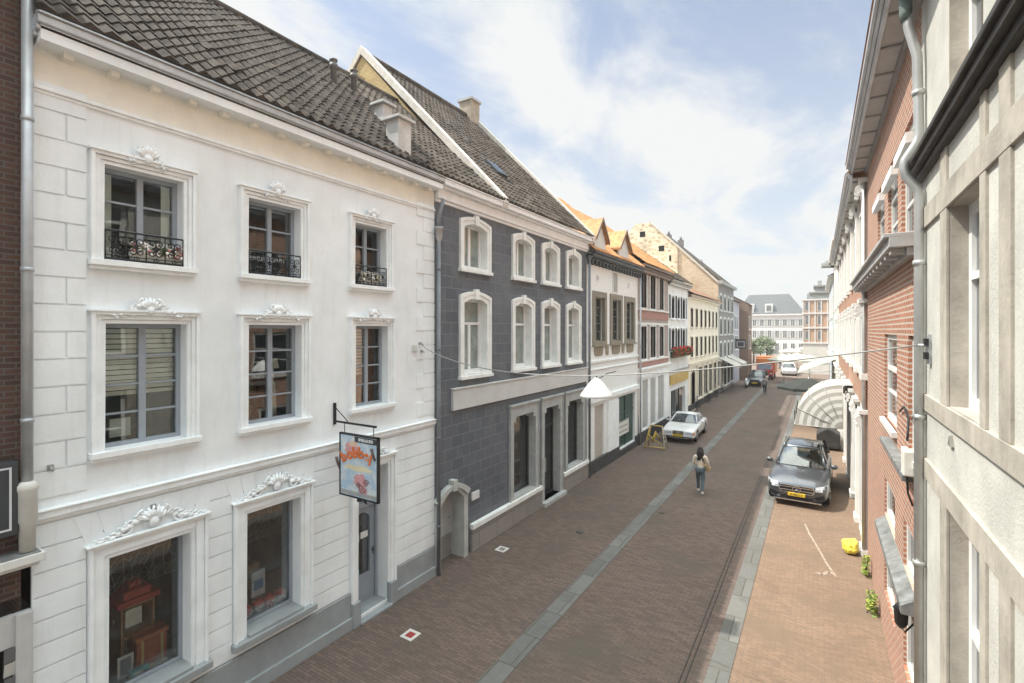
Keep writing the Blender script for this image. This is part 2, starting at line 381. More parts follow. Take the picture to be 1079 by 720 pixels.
TILE = pl('dark_roof_tile', (.070, .058, .050), .9, .5, 2.2, .4, 60, spec=.12, dirt=.5, dirtcol=(.11, .095, .075))
TILE2 = pl('weathered_roof_tile', (.10, .083, .07), .9, .5, 2, .4, 50, spec=.12, dirt=.5, dirtcol=(.19, .165, .135))
OTILE = pl('orange_roof_tile', (.50, .25, .10), .7, .28, 4, .25, 50, dirt=.3, dirtcol=(.33, .2, .11))
DARKPAINT = pl('dark_paint', (.05, .055, .06), .45, .1, 4, 0)
# ================================================================ the ground
L = Face(XL, 1); RR = Face(XR, -1)
PAVE = bricks('street_brick', (.188, .134, .112), (.118, .088, .077), (.078, .068, .056), .20, .066, .006, 'xy', .85, .55, .42, patch=.42, patchcol=(.10, .086, .072), bd=.006)
PAVE2 = bricks('side_brick', (.275, .182, .125), (.20, .140, .10), (.135, .108, .085), .20, .066, .006, 'xy', .85, .55, .42, patch=.6, patchcol=(.17, .125, .088), bd=.006)
KERBM = bricks('kerb_bluestone', (.19, .187, .175), (.12, .12, .113), (.07, .065, .055), .50, .95, .012, 'xy', .75, .4, .3, patch=1.6, patchcol=(.12, .115, .105))
mb = MB(); mb.quad((-400, -60, -.02), (400, -60, -.02), (400, 900, -.02), (-400, 900, -.02)); tag(mb.build('ground', pl('far_ground', (.16, .13, .11), .9, .2, .2)), kind='structure')
def sheet(name, mat, x0, x1, y0, y1, z, ny=1):
    mb = MB()
    for i in range(ny):
        a = y0 + (y1 - y0) * i / ny; b = y0 + (y1 - y0) * (i + 1) / ny
        mb.quad((x0, a, z), (x1, a, z), (x1, b, z), (x0, b, z))
    return tag(mb.build(name, mat), kind='structure')
GL = -4.84; GR = -1.50
sheet('road', PAVE, GL + .2, GR - .17, -8, 150, .0)
sheet('pavement', PAVE, XL - .6, GL - .19, -8, 150, .0)
sheet('pavement', PAVE2, GR + .17, XR + .9, -8, 150, .0)
mb = MB(); mb.box(GL - .19, GL + .20, -8, 150, -.1, .012); tag(mb.build('gutter', KERBM), kind='structure')
mb = MB(); mb.box(GR - .18, GR + .18, -8, 150, -.1, .012); tag(mb.build('gutter', KERBM), kind='structure')
# slot drain: two thin dark steel edges beside the right-hand gutter
SLOT = pl('rusty_slot', (.045, .038, .034), .7, .3, 8)
for dx in (0, .085):
    mb = MB(); mb.box(-2.06 + dx, -2.035 + dx, -8, 60, -.05, .007); tag(mb.build('slot_drain', SLOT), kind='structure')
mb = MB(); mb.quad((-40, 60, .016), (40, 60, .016), (40, 150, .016), (-40, 150, .016)); 
tag(mb.build('square', bricks('square_brick', (.25, .18, .145), (.19, .14, .115), (.1, .085, .07), .2, .066, .006, 'xy', .85, .3, .3)), kind='structure')
PAINT = pl('worn_paint', (.36, .29, .23), .85, .35, 14, dirt=.9, dirtcol=(.25, .17, .12))
def groundmark(pts, w, z=.006, mat=PAINT, name='painted_mark'):
    mb = MB()
    for a, b in zip(pts, pts[1:]):
        d = (Vector(b) - Vector(a)).normalized(); n = Vector((-d.y, d.x)) * w / 2
        mb.quad((a[0] - n.x, a[1] - n.y, z), (a[0] + n.x, a[1] + n.y, z), (b[0] + n.x, b[1] + n.y, z), (b[0] - n.x, b[1] - n.y, z))
    return tag(mb.build(name, mat), kind='structure')
gp = [G(848, 552), G(853, 563), G(862, 578), G(871, 594), G(881, 608)]
groundmark([(p.x, p.y) for p in gp], .055)
gp = [G(860, 603), G(866, 606), G(873, 603), G(880, 606)]
groundmark([(p.x, p.y) for p in gp], .09, .007)
# square valve covers in the left pavement
for (px, py, col, lab) in ((432.5, 669.5, (.36, .05, .045), 'small square valve cover with a red centre in the pavement by the white shop door'), (529, 579, (.22, .2, .18), 'small white rimmed square valve cover in the pavement by the slate grey house')):
    p = G(px, py); t = thing('valve_cover', (p.x, p.y, 0), lab, 'valve cover')
    m = MB(); m.ring([(p.x-.15, p.y-.15), (p.x+.15, p.y-.15), (p.x+.15, p.y+.15), (p.x-.15, p.y+.15)], [(p.x-.085, p.y-.085), (p.x+.085, p.y-.085), (p.x+.085, p.y+.085), (p.x-.085, p.y+.085)], 'z', -.03, .012); m.build('rim', pl('cover_white', (.6, .58, .54), .7, .1), t)
    m = MB(); m.prism([(p.x + .08 * math.cos(a), p.y + .08 * math.sin(a)) for a in [i * math.pi / 8 for i in range(16)]], 'z', -.03, .016); m.ring([(p.x-.084, p.y-.084), (p.x+.084, p.y-.084), (p.x+.084, p.y+.084), (p.x-.084, p.y+.084)], [(p.x-.02, p.y-.02), (p.x+.02, p.y-.02), (p.x+.02, p.y+.02), (p.x-.02, p.y+.02)], 'z', -.03, .010)
    m.build('lid', pl('cover_%d' % px, col, .6, .2), t)
MAN = pl('cast_iron', (.06, .055, .05), .6, .3, 20, .5, 90)
for (px, py, lab) in ((611, 561, 'small dark round drain cap in the left pavement'), (697, 540, 'small dark round drain cap in the roadway beside the left gutter')):
    p = G(px, py); m = MB(); m.lathe([(.12, 0), (.12, .008), (.10, .011), (.0, .011)], (p.x, p.y, 0), 16); tag(m.build('drain_cap', MAN), lab, 'drain cap')

# ================================================================ the white house
WY0, WY1 = lY(34), lY(457)
EZ = 9.72
wh = thing('white_house', (XL, WY0, 0), 'white rendered house with carved window crowns, shop windows and dark tiled roof', 'house')
zA, zB = lZ(37, 552), lZ(37, 538)         # string course above the shop
holes = []
w2 = [(lY(109), lY(192.5), lZ(109, 274), lZ(109, 173)), ]
zb2, zt2 = w2[0][2], w2[0][3]
w2 += [(lY(261), lY(316), zb2, zt2), (lY(373.5), lY(406.5), zb2, zt2)]
zb1, zt1 = lZ(110, 475), lZ(110, 341)
w1 = [(lY(110), lY(196), zb1, zt1), (lY(261), lY(317), zb1, zt1), (lY(374), lY(408), zb1, zt1)]
s1 = (lY(113.5), lY(200), lZ(197, 703), lZ(114, 588)); s2 = (lY(259), lY(316), lZ(259, 668), s1[3])
s1 = (s1[0], s1[1], s2[2], s1[3])
dr = (lY(376.6), lY(408), .117, lZ(377, 497))
holes_up = w2 + w1; holes_dn = [s1, s2, dr]
mb = MB()
L.wall(mb, WY0, WY1, zA, EZ - .1, holes_up, 0, .3); L.wall(mb, WY0, WY1, 0, zA, holes_dn, 0, .34)
# quoins and rusticated courses
def quoin(mb, y0, y1, z0, z1):
    L.box(mb, y0, y1, z0 + .012, z1 - .012, -.02, .022)
qz = zB + .12; i = 0
while qz < EZ - .75:
    h = .345; wq = .52 if i % 2 == 0 else .30
    quoin(mb, WY0, WY0 + wq, qz, qz + h); quoin(mb, WY1 - wq - .1, WY1, qz, qz + h)
    if i % 2: quoin(mb, WY0 + .325, WY0 + .52, qz, qz + h)
    qz += h; i += 1
L.box(mb, WY0 - .01, WY0 + .01, 0, EZ - .3, -.02, .02)
cz = .74; i = 0; ch = (zA - .02 - .74) / 10
for i in range(10):
    z0, z1 = cz + i * ch + .010, cz + (i + 1) * ch - .010
    hs = [(h[0] - .24, h[1] + .24, h[2] - .2, h[3] + .255) for h in holes_dn]
    for (a, b, c, d) in L.cells(WY0, WY1, z0, z1, hs): L.box(mb, a, b, c, d, -.02, .024)
# flat-arch voussoirs above the shop windows
for h in (s1, s2, dr):
    ym = (h[0] + h[1]) / 2; hw = (h[1] - h[0]) / 2 + .22; z0, z1 = h[3] + .20, zA - .04
    n = 7 if h is not dr else 5
    for k in range(n):
        a = -hw + 2 * hw * k / n + .008; b = -hw + 2 * hw * (k + 1) / n - .008; sp = 1.22
        pts = [(ym + a, z0), (ym + b, z0), (ym + b * sp, z1), (ym + a * sp, z1)]
        mb.prism(pts, 'x', XL - .02, XL + .031)
wall = mb.build('wall', WHITE, wh, bevel=0)
for grp in (((zA, zA + .05, .05), (zA + .05, zB - .02, .085), (zB - .02, zB, .11)), ((9.02, 9.06, .035), (9.06, 9.11, .06))):
    mb = MB()
    for z0, z1, o in grp: L.box(mb, WY0, WY1, z0, z1, -.02, o)
    mb.build('string_course', WHITE2, wh, bevel=.006)
mb = MB(); L.box(mb, WY0, WY1, 9.11, EZ - .1, -.02, .012); n = 15
for k in range(n):
    y = WY0 + .3 + (WY1 - WY0 - .6) * k / (n - 1); L.box(mb, y - .05, y + .05, EZ - .22, EZ - .1, .012, .16)
mb.build('frieze', CREAM, wh)
mb = MB()
for (z0, z1, o) in ((EZ - .1, EZ - .04, .22), (EZ - .04, EZ + .02, .30), (EZ + .02, EZ + .12, .36), (EZ + .12, EZ + .15, .39)): L.box(mb, WY0 - .04, WY1 + .02, z0, z1, -.02, o)
mb.build('gutter', ZINC, wh, bevel=.015)
mb = MB()
hh = [(dr[0] - .2, dr[1] + .2, 0, 3), (s2[0]-.28, s2[1]+.28, s2[2]-.12, 3), (s1[0]-.28, s1[1]+.28, s1[2]-.12, 3)]
for (a, b, c, d) in L.cells(WY0, WY1, 0, .72, hh): L.box(mb, a, b, c, d, -.02, .05)
for (a, b, c, d) in L.cells(WY0, WY1, 0, .24, [(dr[0] - .2, dr[1] + .2, 0, 3)]): L.box(mb, a, b, c, d, -.02, .10)
mb.build('plinth', GREYST, wh, bevel=.01)

def surround(y0, y1, z0, z1, parent, w=.17, sill=True, ears=.0, mat=WHITE2):
    m = MB(); 
    for (i0, i1, o) in ((0, .055, .028), (.055, w - .045, .05), (w - .045, w, .085)):
        L.box(m, y0 - i1, y0 - i0, z0 - (0 if sill else w), z1 + i1, -.02, o); L.box(m, y1 + i0, y1 + i1, z0 - (0 if sill else w), z1 + i1, -.02, o); L.box(m, y0 - i0, y1 + i0, z1 + i0, z1 + i1, -.02, o)
    L.box(m, y0 - w - .03, y1 + w + .03, z1 + w, z1 + w + .03, -.02, .11)
    m.build('window_surround', mat, parent, bevel=.005)
    if sill:
        m = MB(); L.box(m, y0 - w - .02, y1 + w + .02, z0 - .08, z0, -.02, .12); L.box(m, y0 - w, y1 + w, z0 - .13, z0 - .08, -.02, .08); m.build('sill', mat, parent, bevel=.006)
def spiral(m, y, z, r0, turns, d, o, rt=.012, ph=0):
    pts = []; n = int(14 * turns); rs = []
    for i in range(n + 1):
        t = i / n; a = ph + d * turns * 2 * math.pi * t; r = r0 * (1 - .85 * t); pts.append(L.p(y + r * math.cos(a), z + r * math.sin(a), o)); rs.append(rt * (1.1 - .5 * t))
    m.tube(pts, rs, 5)
def crown(parent, yc, z, w, h, seed=0):
    """carved shell and leaf ornament over an opening"""
    rnd = random.Random(seed); m = MB()
    for s in (-1, 1):
        spiral(m, yc + s * w * .30, z + h * .28, h * .24, 1.3, s, .07, .022, R(90)); spiral(m, yc + s * w * .12, z + h * .62, h * .2, 1.2, -s, .09, .018, R(90)); spiral(m, yc + s * w * .44, z + h * .12, h * .13, 1.1, s, .06, .016, R(90))
        for k in range(9):
            t = k / 8; yy = yc + s * (w * .08 + w * .46 * t); zz_ = z + h * (.55 * (1 - t) ** 1.2 + .08) + rnd.uniform(-.02, .02)
            m.ball(L.p(yy, zz_, .07 + rnd.uniform(-.015, .02)), (.035, w * .05 * (1.2 - .5 * t), h * .11 * (1.15 - .5 * t)), 0, 7, 5)
            m.tube([L.p(yy, zz_, .06), L.p(yy + s * w * .06, zz_ + h * .10, .10), L.p(yy + s * w * .09, zz_ + h * .06, .08)], [h * .05, h * .035, .006], 5)
    for k in range(7):
        a = R(30 + 20 * k); m.tube([L.p(yc, z + h * .35, .06), L.p(yc + h * .33 * math.cos(a), z + h * .35 + h * .33 * math.sin(a), .11), L.p(yc + h * .5 * math.cos(a), z + h * .40 + h * .48 * math.sin(a), .07)], [.012, h * .085, .012], 6)
    m.ball(L.p(yc, z + h * .33, .09), (.045, h * .17, h * .2), 0, 9, 7)
    m.build('carved_crown', WHITE2, parent)
def railing(parent, y0, y1, z0, h):
    m = MB(); o = .03
    for z in (z0 + .02, z0 + h): m.tube([L.p(y0, z, o), L.p(y1, z, o)], .013, 6)
    m.tube([L.p(y0, z0 + h * .16, o), L.p(y1, z0 + h * .16, o)], .007, 5)
    n = max(3, int((y1 - y0) / .2)); st = (y1 - y0) / n
    for k in range(n + 1): m.tube([L.p(y0 + st * k, z0, o), L.p(y0 + st * k, z0 + h, o)], .009, 5)
    def sp(y, z, r, d, ph):
        pts = []
        for i in range(15):
            t = i / 14; a = ph + d * 2.6 * math.pi * t; rr = r * (1 - .8 * t); pts.append(L.p(y + rr * math.cos(a), z + rr * math.sin(a), o + .004))
        m.tube(pts, .0075, 4)
    for k in range(n):
        y = y0 + st * (k + .5); sp(y - st * .2, z0 + h * .70, st * .26, 1, R(-90)); sp(y + st * .2, z0 + h * .70, st * .26, -1, R(-90)); sp(y - st * .2, z0 + h * .36, st * .24, -1, R(90)); sp(y + st * .2, z0 + h * .36, st * .24, 1, R(90))
        sp(y, z0 + h * .1, st * .16, 1, 0)
        m.ball(L.p(y, z0 + h * .52, o), (.012, .028, .04), 0, 6, 4)
    m.build('iron_railing', IRON, parent)
lb2 = ['upper', 'upper', 'upper']
for i, w in enumerate(w2):
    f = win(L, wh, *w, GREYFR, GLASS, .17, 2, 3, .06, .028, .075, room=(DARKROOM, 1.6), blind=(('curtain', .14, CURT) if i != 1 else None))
    surround(*w, f, .155); ym = (w[0] + w[1]) / 2; crown(f, ym, w[3] + .07, .40, .36, i); railing(f, w[0] + .01, w[1] - .01, w[2] + .01, .40)
for i, w in enumerate(w1):
    bl = [('blind', .60, BLIND), None, ('blind', .62, CURT)][i]
    f = win(L, wh, *w, GREYFR, GLASS, .17, 2, 4, .06, .028, .085, room=(DARKROOM, 1.6), blind=bl)
    surround(*w, f, .16); ym = (w[0] + w[1]) / 2; crown(f, ym, w[3] + .08, .72, .33, i + 5)
# things behind the upper windows
m = MB(); L.box(m, w1[0][0] + .17, w1[0][0] + .42, w1[0][2] + .1, w1[0][2] + .36, -.36, -.33); tag(m.build('place_card', pl('panel_white', (.75, .75, .73), .6, .03)), 'small white framed panel standing inside the first floor window nearest the left edge', 'card')
m = MB(); yq = w1[1][0] + .2; m.lathe([(.06, 0), (.09, .12), (.09, .14)], (XL - .42, yq, w1[1][2] + .06), 12)
for k in range(26):
    a = random.uniform(0, 6.28); r_ = random.uniform(.03, .17); zq = w1[1][2] + .2 + random.uniform(0, .5); p0 = Vector((XL - .42, yq, w1[1][2] + .2)); p1 = Vector((XL - .42 + .4 * r_ * math.cos(a), yq + r_ * math.sin(a), zq)); m.add([p0, p1 + Vector((0, .03, -.04)), p1 + Vector((0, .0, .05)), p1 + Vector((0, -.03, -.04))], [(0, 1, 2, 3)], 1)
tag(m.build('potted_plant', [pl('terracotta', (.4, .2, .12), .8), pl('house_leaf', (.06, .12, .04), .6, .3, 9)], fix=False), 'leafy potted plant behind the middle first floor window of the white house', 'plant')
m = MB(); yq = w1[1][1] - .3; m.lathe([(.05, 0), (.05, .02), (.012, .04), (.012, .3), (.11, .3), (.07, .48)], (XL - .40, yq, w1[1][2] + .62), 14); m.lathe([(.07, -.6), (.05, .0)], (XL - .40, yq, w1[1][2] + .62), 10); tag(m.build('table_lamp', pl('lamp_cream', (.8, .74, .62), .6, .05)), 'cream table lamp behind the middle first floor window of the white house', 'lamp')
# shop windows
for i, w in enumerate((s1, s2)):
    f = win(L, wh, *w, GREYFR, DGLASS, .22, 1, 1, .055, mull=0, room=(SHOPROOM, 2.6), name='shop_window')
    m = MB(); y0, y1, z0, z1 = w
    for (i0, i1, o) in ((0, .06, .035), (.06, .18, .06), (.18, .225, .10)):
        L.box(m, y0 - i1, y0 - i0, z0 - .10, z1 + i1, -.02, o); L.box(m, y1 + i0, y1 + i1, z0 - .10, z1 + i1, -.02, o); L.box(m, y0 - i0, y1 + i0, z1 + i0, z1 + i1, -.02, o)
    L.box(m, y0 - .26, y1 + .26, z1 + .225, z1 + .255, -.02, .13); m.build('window_surround', WHITE2, f, bevel=.006)
    m = MB(); L.box(m, y0 - .26, y1 + .26, z0 - .14, z0 - .04, -.3, .17); L.box(m, y0 + .002, y1 - .002, z0 - .04, z0 + .012, -.215, .12); m.build('sill', GREYST, f, bevel=.01)
    crown(f, (y0 + y1) / 2, z1 + .22, 1.15, .40, i + 11)
    # leaded top light: an irregular came net hanging inside the upper quarter of the pane
    m = MB(); rnd = random.Random(3 + i); zt = z1 - .07; zb_ = z1 - .62; pts = {}
    nn = 9
    for a in range(nn + 1):
        for b in range(5):
            pts[a, b] = (y0 + .06 + (y1 - y0 - .12) * a / nn + (rnd.uniform(-.04, .04) if 0 < a < nn else 0), zb_ + (zt - zb_) * b / 4 + (rnd.uniform(-.04, .04) if 0 < b < 4 else 0))
    for (a, b), q in pts.items():
        for (da, db) in ((1, 0), (0, 1), (1, 1)):
            if (a + da, b + db) in pts and rnd.random() < .78:
                q2 = pts[a + da, b + db]; m.tube([L.p(q[0], q[1], -.27), L.p(q2[0], q2[1], -.27)], .0035, 3, cap=False)
    m.build('leaded_net', pl('lead_cames', (.32, .31, .28), .5, .1), f)
# shop door
def boxcol(name, col): return pl(name, col, .6, .12, 6)
dz = dr[2]; dt = dz + 2.12
df = MB(); frame_boxes(L, df, dr[0], dr[1], dz, dr[3], .06, -.42, -.30, bottom=False); L.box(df, dr[0], dr[1], dt, dt + .1, -.42, -.27)
dframe = df.build('door_frame', GREYFR, wh, bevel=.005)
g = MB(); L.box(g, dr[0] + .05, dr[1] - .05, dt + .1, dr[3] - .05, -.37, -.36); g.build('transom_pane', DGLASS, dframe)
a, b = dr[0] + .065, dr[1] - .065
m = MB(); inn = arch_pts(a + .13, b - .13, dz + .62, dt - .14, .12, 10); m.ring([(a, dz), (b, dz)] + [(b + (a - b) * i / 10, dt) for i in range(11)], inn, 'x', XL - .40, XL - .35)
m.ring([(q[0] + (.0 if 0 else 0), q[1]) for q in arch_pts(a + .11, b - .11, dz + .60, dt - .12, .12, 10)], inn, 'x', XL - .36, XL - .335)
L.box(m, a + .12, b - .12, dz + .14, dz + .48, -.36, -.34)
door = m.build('door', GREYFR, wh, bevel=.004)
g = MB(); L.box(g, a + .1, b - .1, dz + .6, dt - .12, -.385, -.378); g.build('pane', DGLASS, door)
m = MB(); m.tube([L.p(b - .07, dz + 1.0, -.30), L.p(b - .07, dz + 1.16, -.30)], .012, 6); m.box(XL - .35, XL - .3, b - .08, b - .06, dz + 1.07, dz + 1.09); m.build('handle', IRON, door)
for k, (yy, zz_, w_, h_) in enumerate(((a + .17, dz + 1.35, .13, .17), (a + .16, dz + 1.12, .12, .14), (b - .36, dz + 1.40, .2, .14), (a + .16, dz + .66, .14, .08))):
    m = MB(); L.box(m, yy, yy + w_, zz_, zz_ + h_, -.376, -.372); m.build('notice', pl('notice_paper', (.75, .75, .72), .7, .05) if k < 3 else pl('notice_blue', (.2, .5, .6), .6, .05), door)
interior(L, door, dr[0], dr[1], dz, dr[3], -.42, 2.0, SHOPROOM)
m = MB()
for (i0, i1, o) in ((0, .06, .035), (.06, .15, .06), (.15, .2, .10)):
    L.box(m, dr[0] - i1, dr[0] - i0, .5, dr[3] + i1, -.02, o); L.box(m, dr[1] + i0, dr[1] + i1, .5, dr[3] + i1, -.02, o); L.box(m, dr[0] - i0, dr[1] + i0, dr[3] + i0, dr[3] + i1, -.02, o)
L.box(m, dr[0] - .24, dr[1] + .24, dr[3] + .2, dr[3] + .23, -.02, .13); m.build('door_surround', WHITE2, wh, bevel=.006)
crown(wh, (dr[0] + dr[1]) / 2, dr[3] + .22, .75, .32, 21)
m = MB(); L.box(m, dr[0] - .2, dr[0], 0, .5, -.02, .12); L.box(m, dr[1], dr[1] + .2, 0, .5, -.02, .12); L.box(m, dr[0] - .19, dr[1] + .19, -.05, .125, -.5, -.021); L.box(m, dr[0]-.02, dr[1]+.02, .0, .06, .02, .16); m.build('door_step', GREYST, wh, bevel=.01)
# roof
XRG = XL - 4.0; ZRG = EZ + .15 + 4.36 * math.tan(R(42))
XEV = XL + .36; ZEV = EZ + .17
YA1 = lY(521)                               # this low roof runs on over the next house up to the brick verge
roof = tiles(wh, TILE, WY0 - .05, WY1, XEV, ZEV, XRG, ZRG, .225, .29, .026, 7)
m = MB(); m.tube([(XRG, WY0 - .05, ZRG + .05), (XRG, WY1, ZRG + .05)], .11, 8); m.build('ridge', TILE, roof)
roofbody(wh, WHITE, WY0, WY1, XL + .3, EZ + .1, XRG, ZRG - .05, XL - 8.5, EZ)
m = MB(); m.quad((XRG, WY0, ZRG), (XRG, WY1, ZRG), (XL - 8.6, WY1, EZ), (XL - 8.6, WY0, EZ)); m.build('rear_roof', TILE2, wh)
def rp(dxb, y, lift=0): t = (dxb + .36) / 4.36; return Vector((XL - dxb, y, ZEV + (ZRG - ZEV) * t + lift))
def roofhit(px, py):
    d = ray(px, py); # plane through eave line and ridge line
    n = Vector((ZRG - ZEV, 0, -(XRG - XEV))); n.normalize(); p0 = Vector((XEV, 0, ZEV)); t = (p0 - Vector((0, 0, HC))).dot(n) / d.dot(n); return Vector((0, 0, HC)) + d * t
VENT = pl('vent_pipe', (.13, .12, .12), .5, .15, 8)
for k, (px, py, h) in enumerate(((351.5, 88, .62), (373, 98, .62))):
    p = roofhit(px, py); m = MB(); m.lathe([(.075, -.3), (.075, h * .62), (.11, h * .66), (.11, h * .8), (.08, h * .82), (.08, h * .92), (.105, h * .95), (.105, h)], tuple(p), 12)
    v = m.build('vent_pipe', VENT, wh)
# white rendered chimneys on the roof slope
for k, (px, py, sx, sy, h) in enumerate(((404, 130, .32, .32, .42), (420, 157, .40, .40, .60))):
    p = roofhit(px, py); m = MB(); m.box(p.x - sx / 2, p.x + sx / 2, p.y - sy / 2, p.y + sy / 2, p.z - .6, p.z + h); c = m.build('chimney', pl('chimney_render', (.56, .55, .53), .8, .15, 3, .3, 30, dirt=.5), wh, bevel=.01)
    m = MB(); m.box(p.x - sx / 2 - .08, p.x + sx / 2 + .08, p.y - sy / 2 - .08, p.y + sy / 2 + .08, p.z + h, p.z + h + .07); m.build('cap', pl('chimney_cap', (.5, .5, .49), .8, .1, 4, .3, 30, dirt=.3), c, bevel=.012)
# small fixings on the wall
for k, (px, py) in enumerate(((52, 492), (160, 533), (442, 362), (443, 370))):
    y, z = lY(px), lZ(px, py); m = MB(); L.box(m, y - .03, y + .03, z - .03, z + .03, 0, .05); m.tube([L.p(y, z, .05), L.p(y, z - .03, .12)], .018, 6); m.build('wall_fixing', pl('fixing', (.35, .34, .33), .5, .1), wh)
y, z = lY(436), lZ(436, 367); m = MB(); L.box(m, y - .06, y + .06, z - .07, z + .07, 0, .05); m.build('junction_box', pl('boxgrey', (.6, .6, .58), .6, .05), wh)

# goods displayed in the shop windows (each stands on the window floor)
def toy(name, label, y, z, o, parts, cat, rz=0):
    """parts: list of (part name, colour tuple, list of boxes in local y,z,o)"""
    t = thing(name, (XL + o, y, z), label, cat)
    for pn, col, bx in parts:
        m = MB()
        for (a, b, c, d, e, f_) in bx: m.box(XL + o + e, XL + o + f_, y + a, y + b, z + c, z + d)
        m.build(pn, pl('goods_%02d%02d%02d' % tuple(int(v * 99) for v in col), col, .55, .15, 12), t, bevel=.006)
    return t
zf = s1[2]
# raised display floor inside both windows
for s_ in (s1, s2):
    m = MB(); L.box(m, s_[0] - .2, s_[1] + .2, zf - .06, zf, -1.5, -.33); m.build('display_floor', pl('display_floor', (.30, .27, .24), .7, .2), wh)
toy('doll_house', 'wooden doll house with a red roof on the right of the left shop window', s1[1] - .42, zf, -.85, [('case', (.34, .17, .08), [(-.22, .22, 0, .05, -.2, .2), (-.22, .22, .45, .5, -.2, .2), (-.22, .22, .9, .95, -.2, .2), (-.22, -.19, 0, .95, -.2, .2), (.19, .22, 0, .95, -.2, .2), (-.22, .22, 0, .95, -.2, -.18)]), ('roof', (.42, .06, .04), [(-.28, .28, .95, 1.03, -.24, .24), (-.18, .18, 1.03, 1.14, -.18, .18), (-.08, .08, 1.14, 1.24, -.1, .1)]), ('picture', (.7, .68, .6), [(-.12, .1, .55, .82, .05, .07)])], 'doll house')
toy('toy_chest', 'red brown carved toy chest in the middle of the left shop window', s1[0] + .72, zf, -.62, [('box', (.33, .09, .05), [(-.2, .2, 0, .42, -.14, .14)]), ('lid', (.42, .14, .07), [(-.22, .22, .42, .48, -.16, .16)]), ('band', (.5, .36, .15), [(-.15, -.11, .0, .43, .14, .15), (.11, .15, .0, .43, .14, .15)])], 'chest')
toy('toy_poster', 'small white framed picture leaning in the left shop window', s1[0] + .38, zf, -.50, [('frame', (.6, .6, .58), [(-.1, .1, 0, .32, 0, .02)]), ('picture', (.2, .22, .25), [(-.07, .07, .04, .28, .02, .025)])], 'picture')
toy('toy_box', 'turquoise and white toy box at the front of the left shop window', s1[0] + .52, zf, -.38, [('box', (.12, .38, .42), [(-.13, .1, 0, .10, -.04, .05)]), ('label_card', (.7, .7, .66), [(-.1, .02, .03, .08, .05, .054)])], 'toy box')
toy('toy_box', 'flat white card box lying at the right front of the left shop window', s1[1] - .35, zf, -.38, [('box', (.6, .57, .5), [(-.3, .2, 0, .05, -.05, .05)]), ('label_card', (.4, .1, .1), [(-.2, .02, .01, .04, .05, .054)])], 'toy box')
m = MB(); y = s1[0] + .55; zq = zf + .62
for k in range(60): a = random.uniform(0, 6.28); b = random.uniform(0, 1); m.ball((XL - .95 + .13 * b * math.cos(a), y + .17 * b * math.sin(a), zq + random.uniform(0, .55) * (1.1 - b)), random.uniform(.015, .035), 0 if k % 3 else 1, 6, 4)
m.lathe([(.09, -.62), (.06, -.5), (.02, -.45), (.02, .4)], (XL - .95, y, zq), 8); tag(m.build('dried_bouquet', [pl('petal', (.45, .40, .34), .8), pl('petal_pink', (.4, .16, .15), .8)]), 'dark vase of pale dried flowers at the back of the left shop window', 'bouquet')
toy('toy_box', 'tall brown cardboard box at the back of the right shop window', s2[0] + .52, zf, -.95, [('box', (.30, .2, .13), [(-.25, .2, 0, .72, -.2, .15)]), ('label_card', (.4, .28, .2), [(-.15, .1, .3, .6, .15, .155)])], 'box')
toy('picture_book', 'blue and white picture book standing in the right shop window', s2[1] - .42, zf + .18, -.66, [('cover', (.55, .58, .62), [(-.12, .14, 0, .46, -.02, .02)]), ('picture', (.08, .2, .4), [(-.08, .1, .12, .3, .02, .024)]), ('stand', (.3, .2, .15), [(-.1, .1, -.18, 0, -.06, .06)])], 'book')
for k, (dy, col, lab) in enumerate(((.26, (.5, .05, .06), 'round red and white gift tin at the left of the right shop window'), (.50, (.55, .5, .48), 'round pale gift tin in the right shop window'), (.72, (.5, .12, .12), 'round dusty red gift tin beside the pale tin in the right shop window'), (.93, (.6, .55, .52), 'round cream gift tin at the right of the right shop window'))):
    t = thing('gift_tin', (XL - .48, s2[0] + dy, zf), lab, 'tin'); c = (XL - .48, s2[0] + dy, zf); m = MB(); m.lathe([(.09, 0), (.10, .02), (.10, .13), (.09, .14)], c, 14); m.build('tin', pl('tin%d' % k, col, .4, .3, 20), t)
    m = MB(); m.lathe([(.105, .14), (.105, .17), (.02, .19), (.03, .22), (0, .23)], c, 14); m.build('lid', pl('tinlid', (.6, .1, .1) if k != 1 else (.6, .1, .1), .4, .1), t)
    m = MB()
    for q in range(12): a = random.uniform(0, 6.28); m.ball((c[0] + .09 + random.uniform(-.02, .03), c[1] + random.uniform(-.1, .1), c[2] + random.uniform(.02, .12)), .014, 0, 6, 4)
    m.build('beads', pl('beads', (.7, .66, .62), .4, .1), t)

# flower boxes behind two of the railings
def flowers(y0, y1, z, label, cols):
    t = thing('flower_box', (XL - .06, (y0 + y1) / 2, z), label, 'flower box', 'flower boxes behind the iron railings')
    m = MB(); m.box(XL - .13, XL - .01, y0, y1, z, z + .10); m.build('box', pl('box_pale', (.5, .47, .42), .8, .1), t, bevel=.008)
    m = MB()
    for k in range(150):
        y = random.uniform(y0, y1); zz_ = z + .09 + random.random() ** 1.3 * .18; x = XL - .05 + random.uniform(-.05, .07); r_ = random.uniform(.018, .036); m.ball((x, y, zz_), (r_, r_, r_ * .8), 0 if random.random() < .8 else 1, 6, 4)
    m.build('blossom', [pl(*cols[0]), pl(*cols[1])], t)
    m = MB()
    for k in range(120):
        y = random.uniform(y0, y1); zz_ = z + .08 + random.random() * .14; x = XL - .07 + random.uniform(-.06, .07); s_ = .025; a = random.uniform(0, 3)
        m.quad((x, y - s_, zz_), (x + s_ * math.cos(a), y, zz_ - s_ / 2), (x, y + s_, zz_), (x - s_ * math.cos(a), y, zz_ + s_))
    m.build('leaves', pl('box_leaf', (.10, .14, .05), .7, .3, 9), t, fix=False)
